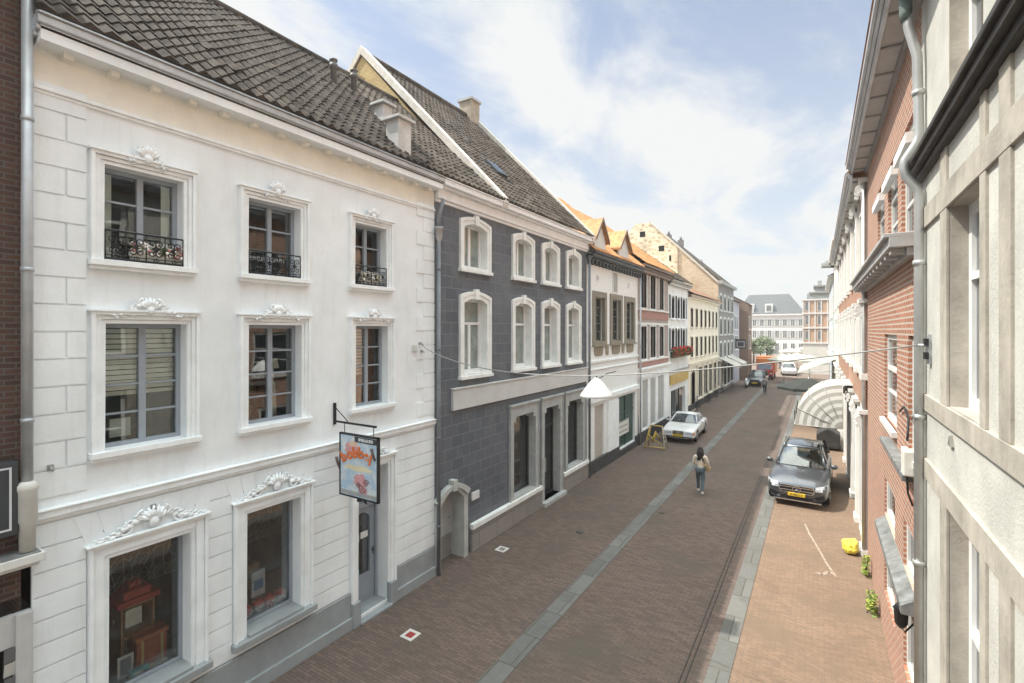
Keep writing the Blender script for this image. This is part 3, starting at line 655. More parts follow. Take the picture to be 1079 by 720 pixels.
a0 = w2[0]; flowers(a0[0] + .34, a0[0] + .98, a0[2] + .03, 'flower box of white and pink blossom behind the railing nearest the left edge', (('blossom_white', (.88, .85, .8), .7, .1), ('blossom_pink', (.5, .22, .2), .7, .1)))
a0 = w2[2]; flowers(a0[0] + .2, a0[0] + .72, a0[2] + .03, 'flower box of white blossom behind the railing next to the slate grey house', (('blossom_white', (.88, .85, .8), .7, .1), ('blossom_cream', (.7, .64, .5), .7, .1)))

# hanging shop sign on an iron bracket, square to the wall
SY = lY(352)
sg = thing('shop_sign', (XL, SY, lZ(349, 440)), 'hanging painted toy shop sign with orange lettering on a black iron bracket', 'sign')
zbk = lZ(347, 441)
tsx = lambda px: XL + 0
def signx(px):   # reach out from the wall at the depth of the sign
    d = ray(px, 348); return d.x / d.y * SY
x_in, x_out = signx(359.5), signx(398.5)
t1 = SY / ray(379, 348).y
zt_, zb_ = HC - (460 - 348) / FPX * t1, HC - (524 - 348) / FPX * t1
m = MB(); m.box(XL + .02, XL + .05, SY - .03, SY + .03, zbk - .04, zbk + .72)
zbk2 = zt_ + .22
m = MB(); m.box(XL, XL + .04, SY - .025, SY + .025, zbk2 - .06, zbk2 + .36); m.box(XL, x_out - .05, SY - .015, SY + .015, zbk2 - .015, zbk2 + .02); m.tube([(XL + .03, SY, zbk2 + .28), (XL + .35, SY, zbk2 + .07), (XL + .42, SY, zbk2)], .009, 6)
m.build('bracket', IRON, sg)
m = MB()
for xx in (x_in + .1, x_out - .12): m.tube([(xx, SY, zbk2), (xx, SY, zt_)], .008, 5)
m.build('hanger', IRON, sg)
m = MB(); m.box(x_in, x_out, SY - .02, SY + .02, zb_, zt_)
def sky_sign():
    mm, nt, o = newmat('sign_paint'); g = nt.nodes.new('ShaderNodeNewGeometry'); n = noise(nt, g.outputs['Position'], 5, 3)
    c = mixc(nt, ramp(nt, n, .4, .65), (.42, .58, .72), (.72, .76, .78)); finish(nt, o, c, .5); return mm
board = m.build('board', sky_sign(), sg)
m = MB(); 
for (a, b, c, d) in ((x_in - .02, x_in + .01, zb_ - .03, zt_ + .03), (x_out - .01, x_out + .02, zb_ - .03, zt_ + .03), (x_in - .02, x_out + .02, zt_, zt_ + .03), (x_in - .02, x_out + .02, zb_ - .03, zb_)): m.box(a, b, SY - .03, SY + .03, c, d)
m.build('frame', IRON, sg)
sw, sh = x_out - x_in, zt_ - zb_
def spanel(name, u0, u1, v0, v1, mat, d=.024): m = MB(); m.box(x_in + sw * u0, x_in + sw * u1, SY - d, SY + d, zb_ + sh * v0, zb_ + sh * v1); return m.build(name, mat, board)
spanel('header_band', .40, .99, .90, .99, pl('sign_dark', (.05, .055, .06), .5)); spanel('footer_band', .02, .99, .02, .08, pl('sign_grey', (.42, .42, .42), .6, .1))
def text(s, size, loc, mat, parent, rot=(R(90), 0, 0), ex=.003, name='lettering', align='CENTER', bold=.0):
    cu = bpy.data.curves.new(name, 'FONT'); cu.body = s; cu.size = size; cu.extrude = ex; cu.align_x = align; cu.align_y = 'CENTER'; cu.offset = bold
    to = bpy.data.objects.new(name, cu); C.objects.link(to); bpy.context.view_layer.update()
    me = bpy.data.meshes.new_from_object(to.evaluated_get(bpy.context.evaluated_depsgraph_get())); bpy.data.objects.remove(to)
    o = bpy.data.objects.new(name, me); C.objects.link(o); me.materials.clear(); me.materials.append(mat)
    M = Matrix.Translation(Vector(loc)) @ (Matrix.Rotation(rot[2], 4, 'Z') @ Matrix.Rotation(rot[1], 4, 'Y') @ Matrix.Rotation(rot[0], 4, 'X')); me.transform(M)
    off = Vector((0, 0, 0)); p = parent
    while p is not None: off += Vector(p.location); p = p.parent
    me.transform(Matrix.Translation(-off)); o.parent = parent; return o
text('SPEELGOED', sh * .066, (x_in + sw * .70, SY - .026, zb_ + sh * .945), WHITE2, board, bold=.002)
OR = pl('sign_orange', (.80, .20, .05), .5, .25, 20)
word = 'bobbel'
for k, chh in enumerate(word):
    t = k / 5; u = (.10, .265, .42, .575, .72, .825)[k]; v = .60 + .13 * math.sin(math.pi * (t * .85 + .05)); text(chh, sh * .25, (x_in + sw * u, SY - .03, zb_ + sh * v), OR, board, rot=(R(90), R(-28 + 46 * t), 0), ex=.006, bold=.010)
PK = pl('sign_pink', (.72, .38, .40), .6, .25, 30); PB = pl('sign_brown', (.14, .10, .10), .5)
def blob(u, v, ru, rv, mat, nm='painted_shape', d=.023):
    m = MB(); n = 18; m.prism([(x_in + sw * (u + ru * math.cos(i * 2 * math.pi / n) * (1 + .16 * math.sin(i * 2.7))), zb_ + sh * (v + rv * math.sin(i * 2 * math.pi / n) * (1 + .16 * math.cos(i * 1.9)))) for i in range(n)], 'y', SY - d, SY - .018); return m.build(nm, mat, board)
blob(.34, .78, .2, .12, PK); blob(.36, .86, .11, .05, pl('sign_peach', (.75, .55, .42), .6, .1), d=.0245); blob(.55, .27, .17, .12, PK); blob(.62, .13, .11, .08, PK, d=.022); blob(.5, .47, .36, .05, pl('sign_cream', (.78, .72, .5), .6, .05), d=.0215)
for (u, v, r_, d_) in ((.72, .26, .08, 1), (.6, .16, .1, -1), (.5, .2, .06, 1), (.52, .72, .05, 1)):
    m = MB(); m.tube([(x_in + sw * u + sw * r_ * (1 - i / 20) * math.cos(d_ * i * .55), SY - .03, zb_ + sh * v + sh * r_ * .8 * (1 - i / 20) * math.sin(d_ * i * .55)) for i in range(18)], .006, 5); m.build('painted_curl', PB, board)
for (u, v) in ((-.10, .50), (.86, .74)):   # the two dark club shapes that stick out on either side
    m = MB(); m.tube([(x_in + sw * u, SY - .03, zb_ + sh * (v + .10)), (x_in + sw * (u + .03), SY - .03, zb_ + sh * (v + .02)), (x_in + sw * (u + .09), SY - .03, zb_ + sh * (v - .09))], [.03, .028, .018], 8); m.build('club', PB, board)
for dx in (-.05, .08):
    m = MB(); xx = (x_in + x_out) / 2 + dx + .05; m.tube([(xx, SY, zb_ - .02), (xx + dx * .4, SY, zb_ - .06), (xx + dx * 1.1, SY, zb_ - .10)], [.012, .03, .01], 6); m.build('scroll', IRON, sg)

# zinc downpipe in its cast shoe between the brick house and the white house
dp = thing('downpipe', (XL + .1, WY0 - .22, 0), 'pale grey downpipe with a cast lower section left of the white house', 'downpipe')
yq = lY(25); m = MB(); m.tube([(XL + .13, yq, 4.2), (XL + .13, yq, 10.4)], .055, 12); m.build('pipe', ZINC, dp)
for zq in (5.0, 6.8, 8.6): m = MB(); m.lathe([(.064, 0), (.064, .05)], (XL + .13, yq, zq), 12); m.build('clamp', ZINC, dp)
m = MB(); m.lathe([(.075, 3.47), (.078, 3.8), (.095, 3.83), (.095, 4.18), (.105, 4.2), (.105, 4.26), (.06, 4.3)], (XL + .13, yq, 0), 12); m.build('cast_shoe', pl('cast_white', (.6, .58, .54), .6, .1, 3, 0, dirt=.4), dp)

# ---------------------------------------------------------------- the brick house at the left edge
BR0 = bricks('old_dark_brick', (.115, .062, .048), (.075, .045, .038), (.12, .105, .095), .21, .068, .010, 'yz', .9, .5, .3)
bh = thing('brick_house', (XL, -6, 0), 'dark brown brick house cut off by the left edge of the photo', 'house')
BY1 = lY(22)
m = MB(); L.wall(m, -6, BY1, 2.9, 10.9, [(-4, -2.8, 4, 6), (-1.6, -.5, 4, 6)], 0, .3); m.quad((XL, BY1, 0), (XL - 8, BY1, 0), (XL - 8, BY1, 11), (XL, BY1, 11)); m.quad((XL, -6, 0), (XL - 8, -6, 0), (XL - 8, -6, 11), (XL, -6, 11)); m.build('wall', BR0, bh)
for (a, b) in ((-4, -2.8), (-1.6, -.5)): win(L, bh, a, b, 4, 6, WHITE2, FGLASS, .12)
m = MB(); L.box(m, -6, BY1, 10.4, 10.9, 0, .3); L.box(m, -6, BY1, 10.9, 11.0, 0, .42); m.build('cornice', pl('brown_timber', (.10, .06, .045), .6, .2), bh, bevel=.02)
m = MB(); m.prism([(XL + .4, 10.9), (XL - 4, 14.8), (XL - 8, 10.9)], 'y', -6, BY1); m.build('roof', TILE, bh)
PIL = pl('pilaster_grey', (.52, .51, .50), .7, .08, 3, .1, 30, dirt=.2)
for pa, pb in ((lY(14), WY0 - .015), (-6, -1)): m = MB(); L.box(m, pa, pb, 0, 2.72, -.02, .10); m.build('pilaster', PIL, bh, bevel=.01)
for pa, pb in ((0, .5), (2.35, 2.72)): m = MB(); L.box(m, -1, lY(14), pa, pb, -.02, .05); m.build('shop_wall', PIL, bh)
w_ = (-.95, lY(13), .5, 2.35); f = win(L, bh, *w_, DARKPAINT, DGLASS, .05, 1, 1, .06, mull=0, room=(SHOPROOM, 2), name='shop_window')
m = MB(); zt = lZ(30, 578); L.box(m, -6, lY(40), zt - .10, zt, -.02, .28); L.box(m, -6, lY(36), zt - .16, zt - .10, -.02, .2); m.build('shop_cornice', pl('cornice_white', (.66, .65, .62), .7, .1, 3, .1, dirt=.25), bh, bevel=.008)
m = MB(); L.box(m, -6, lY(36), zt, zt + .012, .0, .26); m.build('lead_cover', pl('lead', (.2, .2, .2), .6, .3, 6, .3, 30), bh)
sgn = thing('light_box_sign', (XL, lY(6), 3.2), 'dark light box sign with a pale rim on the brick house at the left edge', 'sign')
y0, y1 = .7, lY(15); z0, z1 = lZ(8, 562), lZ(8, 485)
m = MB(); L.box(m, y0, y1, z0, z1, .0, .16); m.build('case', DARKPAINT, sgn, bevel=.01)
m = MB(); m.ring([(y0 + .05, z0 + .07), (y1 - .06, z0 + .07), (y1 - .06, z1 - .06), (y0 + .05, z1 - .06)], [(y0 + .07, z0 + .09), (y1 - .08, z0 + .09), (y1 - .08, z1 - .08), (y0 + .07, z1 - .08)], 'x', XL + .15, XL + .17); m.build('rim', pl('rim_white', (.6, .6, .62), .5, .05), sgn)
# striped cloth in the shop below
m = MB(); ys = lY(2); ye = lY(16)
for i in range(8):
    z0 = 1.0 + i * .17; m.quad((XL + .05 + .02 * (i % 2), ys, z0), (XL + .05 + .02 * (i % 2), ye, z0), (XL + .09, ye, z0 + .17), (XL + .09, ys, z0 + .17), i % 2)
tag(m.build('striped_blind', [pl('stripe_white', (.6, .59, .56), .8, .05), pl('stripe_grey', (.16, .16, .165), .8, .05)], fix=False), 'grey and white striped cloth blind hanging at the left edge below the shop cornice', 'blind')
# ================================================================ the slate grey house
SLATE = bricks('slate_ashlar', (.13, .14, .16), (.10, .11, .128), (.22, .225, .238), .52, .30, .008, 'yz', .7, .35, .12, patch=.9, patchcol=(.15, .16, .172), spec=.3, bd=.02)
STONE = pl('pale_window_stone', (.80, .81, .79), .75, .08, 3, .12, 40, dirt=.3, dirtcol=(.36, .35, .33))
WFR = pl('white_window_paint', (.78, .78, .77), .45, .04, 4, 0)
BY0_, BYE = WY1 + .02, lY(618)
bl = thing('grey_house', (XL, BY0_, 0), 'slate grey house with white arched windows and white cornice', 'house')
EZB = 9.60
up = []; lo = []
ztu, zbu = lZ(489, 234), lZ(489, 281); ztl, zbl = lZ(489, 314), lZ(489, 394)
for (a, b) in ((488, 512), (542, 559), (572.5, 586), (598, 609)): up.append((lY(a), lY(b), zbu, ztu)); lo.append((lY(a), lY(b), zbl, ztl))
sh1 = (lY(540), lY(563), lZ(540, 534), lZ(540, 440)); dr2 = (lY(572.5), lY(589), .18, lZ(573, 424)); sh2 = (lY(597), lY(613), lZ(597, 488), lZ(597, 417))
sh1 = (sh1[0], sh1[1], .82, sh1[3]); sh2 = (sh2[0], sh2[1], .82, sh1[3]); dr2 = (dr2[0], dr2[1], .14, sh1[3])
ad0, ad1 = lY(462), lY(486.5); adt = lZ(475, 517)
holes = [(h[0] - .1, h[1] + .1, h[2] - .1, h[3] + .1) for h in up + lo + [sh1, sh2, dr2]] + [(ad0 - .08, ad1 + .08, -.06, adt + .02)]
m = MB(); L.wall(m, BY0_, BYE, -.1, EZB - .25, holes, 0, .26); m.build('wall', SLATE, bl)
m = MB()
for (z0, z1, o) in ((EZB - .28, EZB - .20, .06), (EZB - .20, EZB + .05, .12), (EZB + .05, EZB + .10, .24), (EZB + .10, EZB + .24, .34), (EZB + .24, EZB + .27, .38)): L.box(m, BY0_ + .02, BYE + .1, z0, z1, -.02, o)
m.build('cornice', pl('cornice_bright', (.84, .86, .88), .6, .05, 2, .05, dirt=.15), bl, bevel=.012)
for i, w in enumerate(up): 
    f = win(L, bl, *w, WFR, FILM, .20, 2, 1, .075, mull=.10, room=(DARKROOM, 1.4), blind=('curtain', .46, CURT)); ring_surround(L, f, *w, .19, .13, -.24, .05, STONE, zb=.12)
for i, w in enumerate(lo):
    f = win(L, bl, *w, WFR, FILM, .20, 1 if i else 2, 1, .085, mull=0 if i else .1, transom=.68, room=(DARKROOM, 1.4), blind=('curtain', .46 if i else .2, CURT)); ring_surround(L, f, *w, .20, .14, -.24, .05, STONE, zb=.12)
# flat white fascia board over the shop
zf0, zf1 = lZ(475, 433), lZ(475, 411)
m = MB(); L.box(m, lY(475), BYE - .05, zf0, zf1, 0, .09); L.box(m, lY(475) - .02, BYE - .03, zf1, zf1 + .04, 0, .12); m.build('fascia_board', pl('fascia', (.56, .56, .55), .6, .05, 2, .05, dirt=.2), bl, bevel=.008)
# shop front of grey stone: two windows and a door
STG = pl('grey_shop_stone', (.40, .41, .40), .8, .12, 4, .2, 40, dirt=.35, dirtcol=(.25, .24, .22))
def stonefront(w, name, child):
    mb = MB(); y0, y1, z0, z1 = w; wd = .22; zb_ = .5 if z0 > .5 else .1
    mb.ring([(y0 - wd, zb_), (y1 + wd, zb_), (y1 + wd, z1 + .34), (y0 - wd, z1 + .34)], [(y0, z0), (y1, z0), (y1, z1), (y0, z1)], 'x', XL - .26, XL + .06)
    for s_, y in ((1, y0), (-1, y1)):  # notched corners of the lintel
        L.box(mb, y, y + s_ * .14, z1 - .16, z1 - .0, -.24, .055)
    mb.ring([(y0 - wd, zb_), (y1 + wd, zb_), (y1 + wd, z1 + .34), (y0 - wd, z1 + .34)], [(y0 - wd + .05, zb_ + .05), (y1 + wd - .05, zb_ + .05), (y1 + wd - .05, z1 + .29), (y0 - wd + .05, z1 + .29)], 'x', XL + .05, XL + .085)
    L.box(mb, y0 - wd - .02, y1 + wd + .02, z1 + .34, z1 + .40, -.02, .12)
    return mb.build(name, STG, child, bevel=.008)
f = win(L, bl, *sh1, DARKPAINT, DGLASS, .22, 1, 1, .05, mull=0, room=(SHOPROOM, 2.2), name='shop_window'); stonefront(sh1, 'window_surround', f)
f = win(L, bl, *sh2, DARKPAINT, DGLASS, .22, 1, 1, .05, mull=0, room=(SHOPROOM, 2.2), name='shop_window'); stonefront(sh2, 'window_surround', f)
f = win(L, bl, dr2[0], dr2[1], dr2[2], dr2[3], DARKPAINT, DGLASS, .24, 2, 1, .06, mull=.07, transom=.78, room=(SHOPROOM, 2.2), name='door'); stonefront((dr2[0], dr2[1], dr2[2], dr2[3]), 'door_surround', f)
m = MB(); L.box(m, dr2[0] + .5, dr2[0] + .53, 1.0, 1.5, -.24, -.17); m.build('handle', ZINC, f)
m = MB(); L.box(m, dr2[0] - .25, dr2[1] + .25, 0, .14, -.3, .22); m.build('door_step', STG, bl, bevel=.01)
PLN = bricks('plinth_blocks', (.30, .27, .24), (.25, .235, .22), (.16, .15, .14), .9, .5, .012, 'yz', .85, .5, .3)
m = MB()
for (a, b, c, d) in L.cells(lY(495), BYE, 0, .62, [(dr2[0] - .25, dr2[1] + .25, 0, 2)]): L.box(m, a, b, c, d, -.02, .10)
m.build('plinth', PLN, bl, bevel=.012)
m = MB()
for (a, b, c, d) in L.cells(lY(495), BYE, .62, .76, [(dr2[0] - .25, dr2[1] + .25, 0, 2)]): L.box(m, a, b, c, d, -.02, .13)
m.build('plinth_cap', STONE, bl, bevel=.01)
def goods(y, z, n, seed, label, cols, wy, hz_, name='window_display', cat='display'):
    rnd = random.Random(seed); t = thing(name, (XL - .6, y, z), label, cat)
    for k in range(n):
        yy = y + rnd.uniform(-wy, wy); zz_ = z + rnd.uniform(0, hz_); w1_, h1 = rnd.uniform(.04, .11), rnd.uniform(.06, .2)
        m = MB(); x = XL - rnd.uniform(.4, .9)
        if k % 2: m.lathe([(w1_, 0), (w1_ * 1.1, h1 * .4), (w1_ * .5, h1 * .8), (w1_ * .6, h1)], (x, yy, zz_), 10); nm = 'vase'
        else: m.box(x - .04, x + .04, yy - w1_, yy + w1_, zz_, zz_ + h1); nm = 'box'
        m.build(nm, pl('disp%d_%d' % (seed, k % 4), cols[k % 4], .5, .2, 8), t, bevel=.004)
    for q in range(int(hz_ / .45) + 1):
        m = MB(); m.box(XL - 1.0, XL - .38, y - wy - .1, y + wy + .1, z + q * .45 - .03, z + q * .45 - .01); m.build('shelf', pl('shelf_wood', (.22, .14, .09), .6, .2), t)
cs = [(.30, .18, .10), (.45, .40, .32), (.20, .12, .08), (.5, .33, .2)]
goods((sh1[0] + sh1[1]) / 2, sh1[2], 16, 31, 'brown and cream vases on shelves in the wide shop window of the grey house', cs, .4, 1.3)
goods((sh2[0] + sh2[1]) / 2, sh2[2], 9, 32, 'green and brown goods in the far shop window of the grey house', [(.1, .16, .08), (.2, .24, .12), (.3, .2, .15), (.12, .1, .1)], .4, .7)
# arched side door
m = MB(); rise = .30; m.ring(arch_pts(ad0 - .17, ad1 + .17, -.04, adt + .14, rise + .05), arch_pts(ad0, ad1, -.03, adt, rise), 'x', XL - .42, XL + .09)
ym = (ad0 + ad1) / 2
m.arch(ad0 - .10, ad1 + .10, adt - rise + .07, rise, .12, XL + .0, XL + .15); L.box(m, ym - .08, ym + .08, adt + .02, adt + .30, -.1, .18)
m.build('door_surround', pl('door_stone', (.46, .47, .45), .8, .1, 3, .15, dirt=.3), bl, bevel=.01)
m = MB(); m.prism(arch_pts(ad0 + .003, ad1 - .003, .02, adt - .003, rise), 'x', XL - .38, XL - .33); d2 = m.build('door', pl('door_grey', (.40, .40, .39), .55, .08), bl)
m = MB(); L.box(m, ad0 + .2, ad0 + .42, 1.0, adt - .28, -.33, -.322); m.build('pane', FGLASS, d2)
m = MB(); L.box(m, ad0 + .05, ad1 - .05, .06, .62, -.33, -.315); m.build('kick_plate', pl('kick_grey', (.22, .21, .2), .6, .2), d2, bevel=.006)
m = MB(); m.tube([L.p(ad1 - .16, 1.05, -.33), L.p(ad1 - .16, 1.05, -.26), L.p(ad1 - .28, 1.05, -.26)], .014, 6); m.build('handle', ZINC, d2)
m = MB(); L.box(m, lY(496.5), lY(504), lZ(500, 526), lZ(500, 518), 0, .04); m.build('name_plate', pl('name_white', (.7, .7, .7), .5, .05), bl)
# downpipe with a hopper between the white and grey houses
yq = lY(458); dp = thing('downpipe', (XL + .12, yq, 0), 'dark grey downpipe with a hopper head between the white and slate grey houses', 'downpipe')
DZ = pl('dark_zinc', (.20, .215, .235), .5, .15, 3, .05, 20, metal=.2, dirt=.3)
m = MB(); m.tube([(XL + .13, yq, .0), (XL + .13, yq, 8.4)], .052, 12); m.tube([(XL + .13, yq, 8.6), (XL + .13, yq, 8.9), (XL + .28, yq, 9.35)], .05, 12); m.build('pipe', DZ, dp)
m = MB(); m.lathe([(.05, 8.2), (.06, 8.3), (.11, 8.42), (.12, 8.6), (.14, 8.62), (.14, 8.66)], (XL + .14, yq, 0), 4); m.build('hopper', pl('hopper_zinc', (.42, .42, .42), .5, .1, 3, .1, dirt=.4), dp)
for zq in (1.2, 3.4, 5.6, 7.6): m = MB(); m.lathe([(.062, 0), (.062, .05)], (XL + .13, yq, zq), 12); m.build('clamp', DZ, dp)
# roofs: the low roof runs on to the verge, the steep high roof starts behind it
ra = tiles(bl, TILE2, BY0_ - .02, YA1, XEV, ZEV, XRG, ZRG, .225, .29, .024, 5)
m = MB(); m.tube([(XRG, BY0_, ZRG + .05), (XRG, YA1, ZRG + .05)], .11, 8); m.build('ridge', TILE2, ra)
XRB, ZRB = -13.86, 15.95
tiles(bl, TILE2, YA1 + .1, BYE - .02, XEV - .02, ZEV + .02, XRB, ZRB, .225, .29, .022, 4, name='high_roof')
YELB = bricks('yellow_brick', (.62, .46, .20), (.50, .37, .17), (.30, .25, .17), .21, .065, .010, 'xz', .9, .4, .25)
for ya, yb in ((YA1 + .02, YA1 + .30), (BYE - .35, BYE - .05)):
    m = MB(); m.prism([(XL - .05, 9.3), (XL - .05, EZB + .15), (XRB, ZRB - .05), (-20, EZB), (-20, 9.3)], 'y', ya, yb); m.build('gable_wall', YELB, bl)
for (ya, yb) in ((YA1 - .06, YA1 + .22), (BYE - .22, BYE + .05)):
    m = MB(); m.prism([(XL + .36, EZB + .12), (XL + .36, EZB + .40), (XRB, ZRB + .30), (-20.2, EZB + .2), (-20.2, EZB), (XRB, ZRB)], 'y', ya, yb)
    m.build('verge', pl('verge_mortar', (.62, .58, .52), .8, .12, 4, .2, dirt=.3), bl)
m = MB(); m.quad((XRB, YA1, ZRB), (XRB, BYE, ZRB), (-20, BYE, EZB), (-20, YA1, EZB)); m.quad((XRG, BY0_, ZRG), (XRG, YA1, ZRG), (XL - 8.6, YA1, EZ), (XL - 8.6, BY0_, EZ)); m.build('rear_roof', TILE2, bl)
m = MB(); m.tube([(XRB, YA1, ZRB + .08), (XRB, BYE, ZRB + .08)], .12, 8); m.build('ridge', TILE2, bl)
m = MB(); m.box(XRB - .35, XRB + .35, BYE - .75, BYE - .1, ZRB - .6, ZRB + .75); c = m.build('chimney', pl('chimney_stone', (.40, .34, .27), .9, .2, 4, .4, 20, dirt=.4), bl, bevel=.015); m = MB(); m.box(XRB - .42, XRB + .42, BYE - .82, BYE - .03, ZRB + .75, ZRB + .85); m.build('cap', STG, c)
# small chimney stub behind the low ridge
m = MB(); m.box(XRG - 1.75, XRG - 1.35, YA1 - .55, YA1 - .15, ZRG - 1, ZRG + 1.15); m.build('chimney', pl('chimney_stone2', (.42, .33, .2), .9, .2, 4, .4, 20, dirt=.4), bl, bevel=.015)
# roof windows
def onhigh(y, t): return Vector((XEV + (XRB - XEV) * t, y, ZEV + (ZRB - ZEV) * t))
for (y, t) in ((lY(557), .24),):
    p = onhigh(y, t); ux = Vector((XRB - XEV, 0, ZRB - ZEV)).normalized(); nn = Vector((-ux.z * -1, 0, -ux.x)).normalized()
    m = MB(); a = p + nn * .02; vs = []
    for (dy, du) in ((-.3, 0), (.3, 0), (.3, .75), (-.3, .75)):
        vs += [a + Vector((0, dy, 0)) + ux * du, a + Vector((0, dy, 0)) + ux * du + nn * .12]
    m.add(vs, [(1, 3, 5, 7), (0, 2, 3, 1), (2, 4, 5, 3), (4, 6, 7, 5), (6, 0, 1, 7)]); rw = m.build('roof_window', DARKPAINT, bl)
    m = MB(); m.add([a + Vector((0, dy, 0)) + ux * du + nn * .125 for (dy, du) in ((-.24, .06), (.24, .06), (.24, .69), (-.24, .69))], [(0, 1, 2, 3)]); m.build('pane', FGLASS, rw)

# ================================================================ further houses on the left
def simple_win(F, par, w, fm, st, rec=.14, cols=2, rows=2, sur=.12, so=.04, rise=0, room=False, mull=.06, sill=True, glass=None, transom=None):
    f = win(F, par, *w, fm, glass or FGLASS, rec, cols, rows, .06, .03, mull=mull, transom=transom)
    if st:
        m = MB(); y0, y1, z0, z1 = w
        if rise: m.ring(arch_pts(y0 - sur, y1 + sur, z0 - .06, z1 + sur, rise), arch_pts(y0, y1, z0, z1, rise), 'x', F.X - F.sg * .16, F.X + F.sg * so)
        else: m.ring([(y0 - sur, z0 - sur * .6), (y1 + sur, z0 - sur * .6), (y1 + sur, z1 + sur), (y0 - sur, z1 + sur)], [(y0, z0), (y1, z0), (y1, z1), (y0, z1)], 'x', F.X - F.sg * .10, F.X + F.sg * so)
        if sill: F.box(m, y0 - sur - .04, y1 + sur + .04, z0 - sur * .6 - .06, z0 - sur * .6, -.02, so + .08)
        m.build('window_surround', st, f, bevel=.006)
    return f
def P2(a, b, zt, zb, ref): return (lY(a), lY(b), lZ(ref, zb), lZ(ref, zt))
# --- white painted brick house with green door
WBR = bricks('white_painted_brick', (.86, .87, .86), (.82, .83, .82), (.68, .67, .66), .22, .07, .006, 'yz', .75, .35, .06)
OLV = pl('olive_stone', (.26, .235, .19), .8, .12, 4, .15, dirt=.3)
gy0, gy1 = BYE + .01, lY(672)
gh = thing('white_brick_house', (XL, gy0, 0), 'white painted brick house with three olive framed windows and two gabled dormers', 'house')
zt, zb = lZ(626, 313), lZ(626, 360)
ws = [(lY(626.5), lY(636.5), zb, zt), (lY(644.5), lY(653.5), zb, zt), (lY(659.5), lY(667), zb, zt)]
zgt = lZ(651, 419); gd = (lY(651.5), lY(669), .35, zgt); shut = (lY(626.5), lY(636), lZ(627, 486), lZ(627, 428))
m = MB(); L.wall(m, gy0, gy1, 0, 9.05, [(w[0] - .12, w[1] + .12, w[2] - .1, w[3] + .12) for w in ws] + [shut, gd], 0, .22); m.build('wall', WBR, gh)
for w in ws: simple_win(L, gh, w, pl('olive_paint', (.16, .16, .13), .5, .1), OLV, .16, 2, 5, .26, .05)
for (a, b) in ((626, 635), (638, 641), (644.5, 653), (655, 657.5), (660, 667)):   # oval and small ochre panels under the windows
    m = MB(); y0, y1 = lY(a), lY(b); z0, z1 = lZ(626, 376), lZ(626, 363.5); n = 16; m.prism([((y0 + y1) / 2 + (y1 - y0) / 2 * math.copysign(abs(math.cos(i * 2 * math.pi / n)) ** .5, math.cos(i * 2 * math.pi / n)), (z0 + z1) / 2 + (z1 - z0) / 2 * math.copysign(abs(math.sin(i * 2 * math.pi / n)) ** .5, math.sin(i * 2 * math.pi / n))) for i in range(n)], 'x', XL, XL + .03)
    m.build('wall_panel', pl('ochre_panel', (.30, .255, .19), .8, .2, 8, .2), gh)
m = MB(); z0 = lZ(626, 380); L.box(m, gy0, gy1, z0 - .10, z0, 0, .07); L.box(m, gy0, gy1, z0 - .42, z0 - .36, 0, .05); L.box(m, gy0, gy1, lZ(651, 416), lZ(651, 411), 0, .12); m.build('string_course', WHITE2, gh, bevel=.01)
for px, py, w_, h_ in ((629.5, 293, .12, .14), (648, 298, .34, .5), (662, 301, .12, .16)):
    m = MB(); y, z = lY(px), lZ(px, py); frame_boxes(L, m, y - w_, y + w_, z - h_, z + h_, .05, 0, .03); v = m.build('attic_vent', STONE, gh); m = MB(); L.box(m, y - w_ + .04, y + w_ - .04, z - h_ + .04, z + h_ - .04, 0, .012); m.build('slats', pl('vent_grey', (.4, .4, .38), .7, .2), v)
m = MB(); L.box(m, gy0, gy1, 9.15, 9.30, -.02, .34); L.box(m, gy0, gy1, 9.05, 9.15, -.02, .2); n = 17
for k in range(n): y = gy0 + .15 + (gy1 - gy0 - .3) * k / (n - 1); L.box(m, y - .07, y + .07, 8.86, 9.05, -.02, .24)
L.box(m, gy0, gy1, 9.30, 9.38, .02, .40); m.build('cornice', DARKPAINT, gh, bevel=.012)
m = MB(); L.box(m, shut[0], shut[1], shut[2], shut[3], -.12, -.08); 
for i in range(14): z = shut[2] + (shut[3] - shut[2]) * i / 14; L.box(m, shut[0], shut[1], z, z + .02, -.08, -.06)
m.build('roller_shutter', pl('beige_shutter', (.48, .43, .38), .6, .06), gh)
m = MB(); L.box(m, lY(640), lY(651), .5, zgt - .05, 0, .06); m.build('wall_panel', WHITE2, gh)
m = MB(); L.box(m, gd[0], gd[1], gd[2], gd[3], -.16, -.12); ym = (gd[0] + gd[1]) / 2; L.box(m, ym - .05, ym + .05, gd[2], gd[3], -.12, -.08); L.box(m, gd[0], gd[1], gd[3] - .9, gd[3] - .8, -.12, -.08); m.build('door', pl('dark_green_paint', (.035, .075, .065), .4, .1, 3, 0), gh)
m = MB(); L.box(m, gd[0] + .02, ym + .4, lZ(652, 461), lZ(652, 446), -.08, -.04); nb = m.build('notice_board', pl('board_white', (.66, .65, .62), .6, .05), gh)
for i in range(3): m = MB(); z = lZ(652, 458) + .25 * i; L.box(m, gd[0] + .15, ym + .2, z, z + .07, -.04, -.036); m.build('lettering_bar', pl('board_grey', (.35, .34, .33), .6), nb)
m = MB(); 
for (a, b, c, d) in L.cells(gy0, gy1, 0, .55, [(gd[0], gd[1], .3, 2)]): L.box(m, a, b, c, d, -.02, .08)
m.build('plinth', pl('dark_plinth', (.06, .06, .065), .6, .25, 3, .2), gh, bevel=.01)
XRO, ZRO = -12.6, 13.6
XE2, ZE2 = XL + .36, 9.40
tiles(gh, OTILE, gy0 - .1, gy1, XE2, ZE2, XRO, ZRO, .24, .33, .03, 5)
roofbody(gh, WBR, gy0, gy1, XL + .2, 9.3, XRO, ZRO - .05, XL - 9, 9.3)
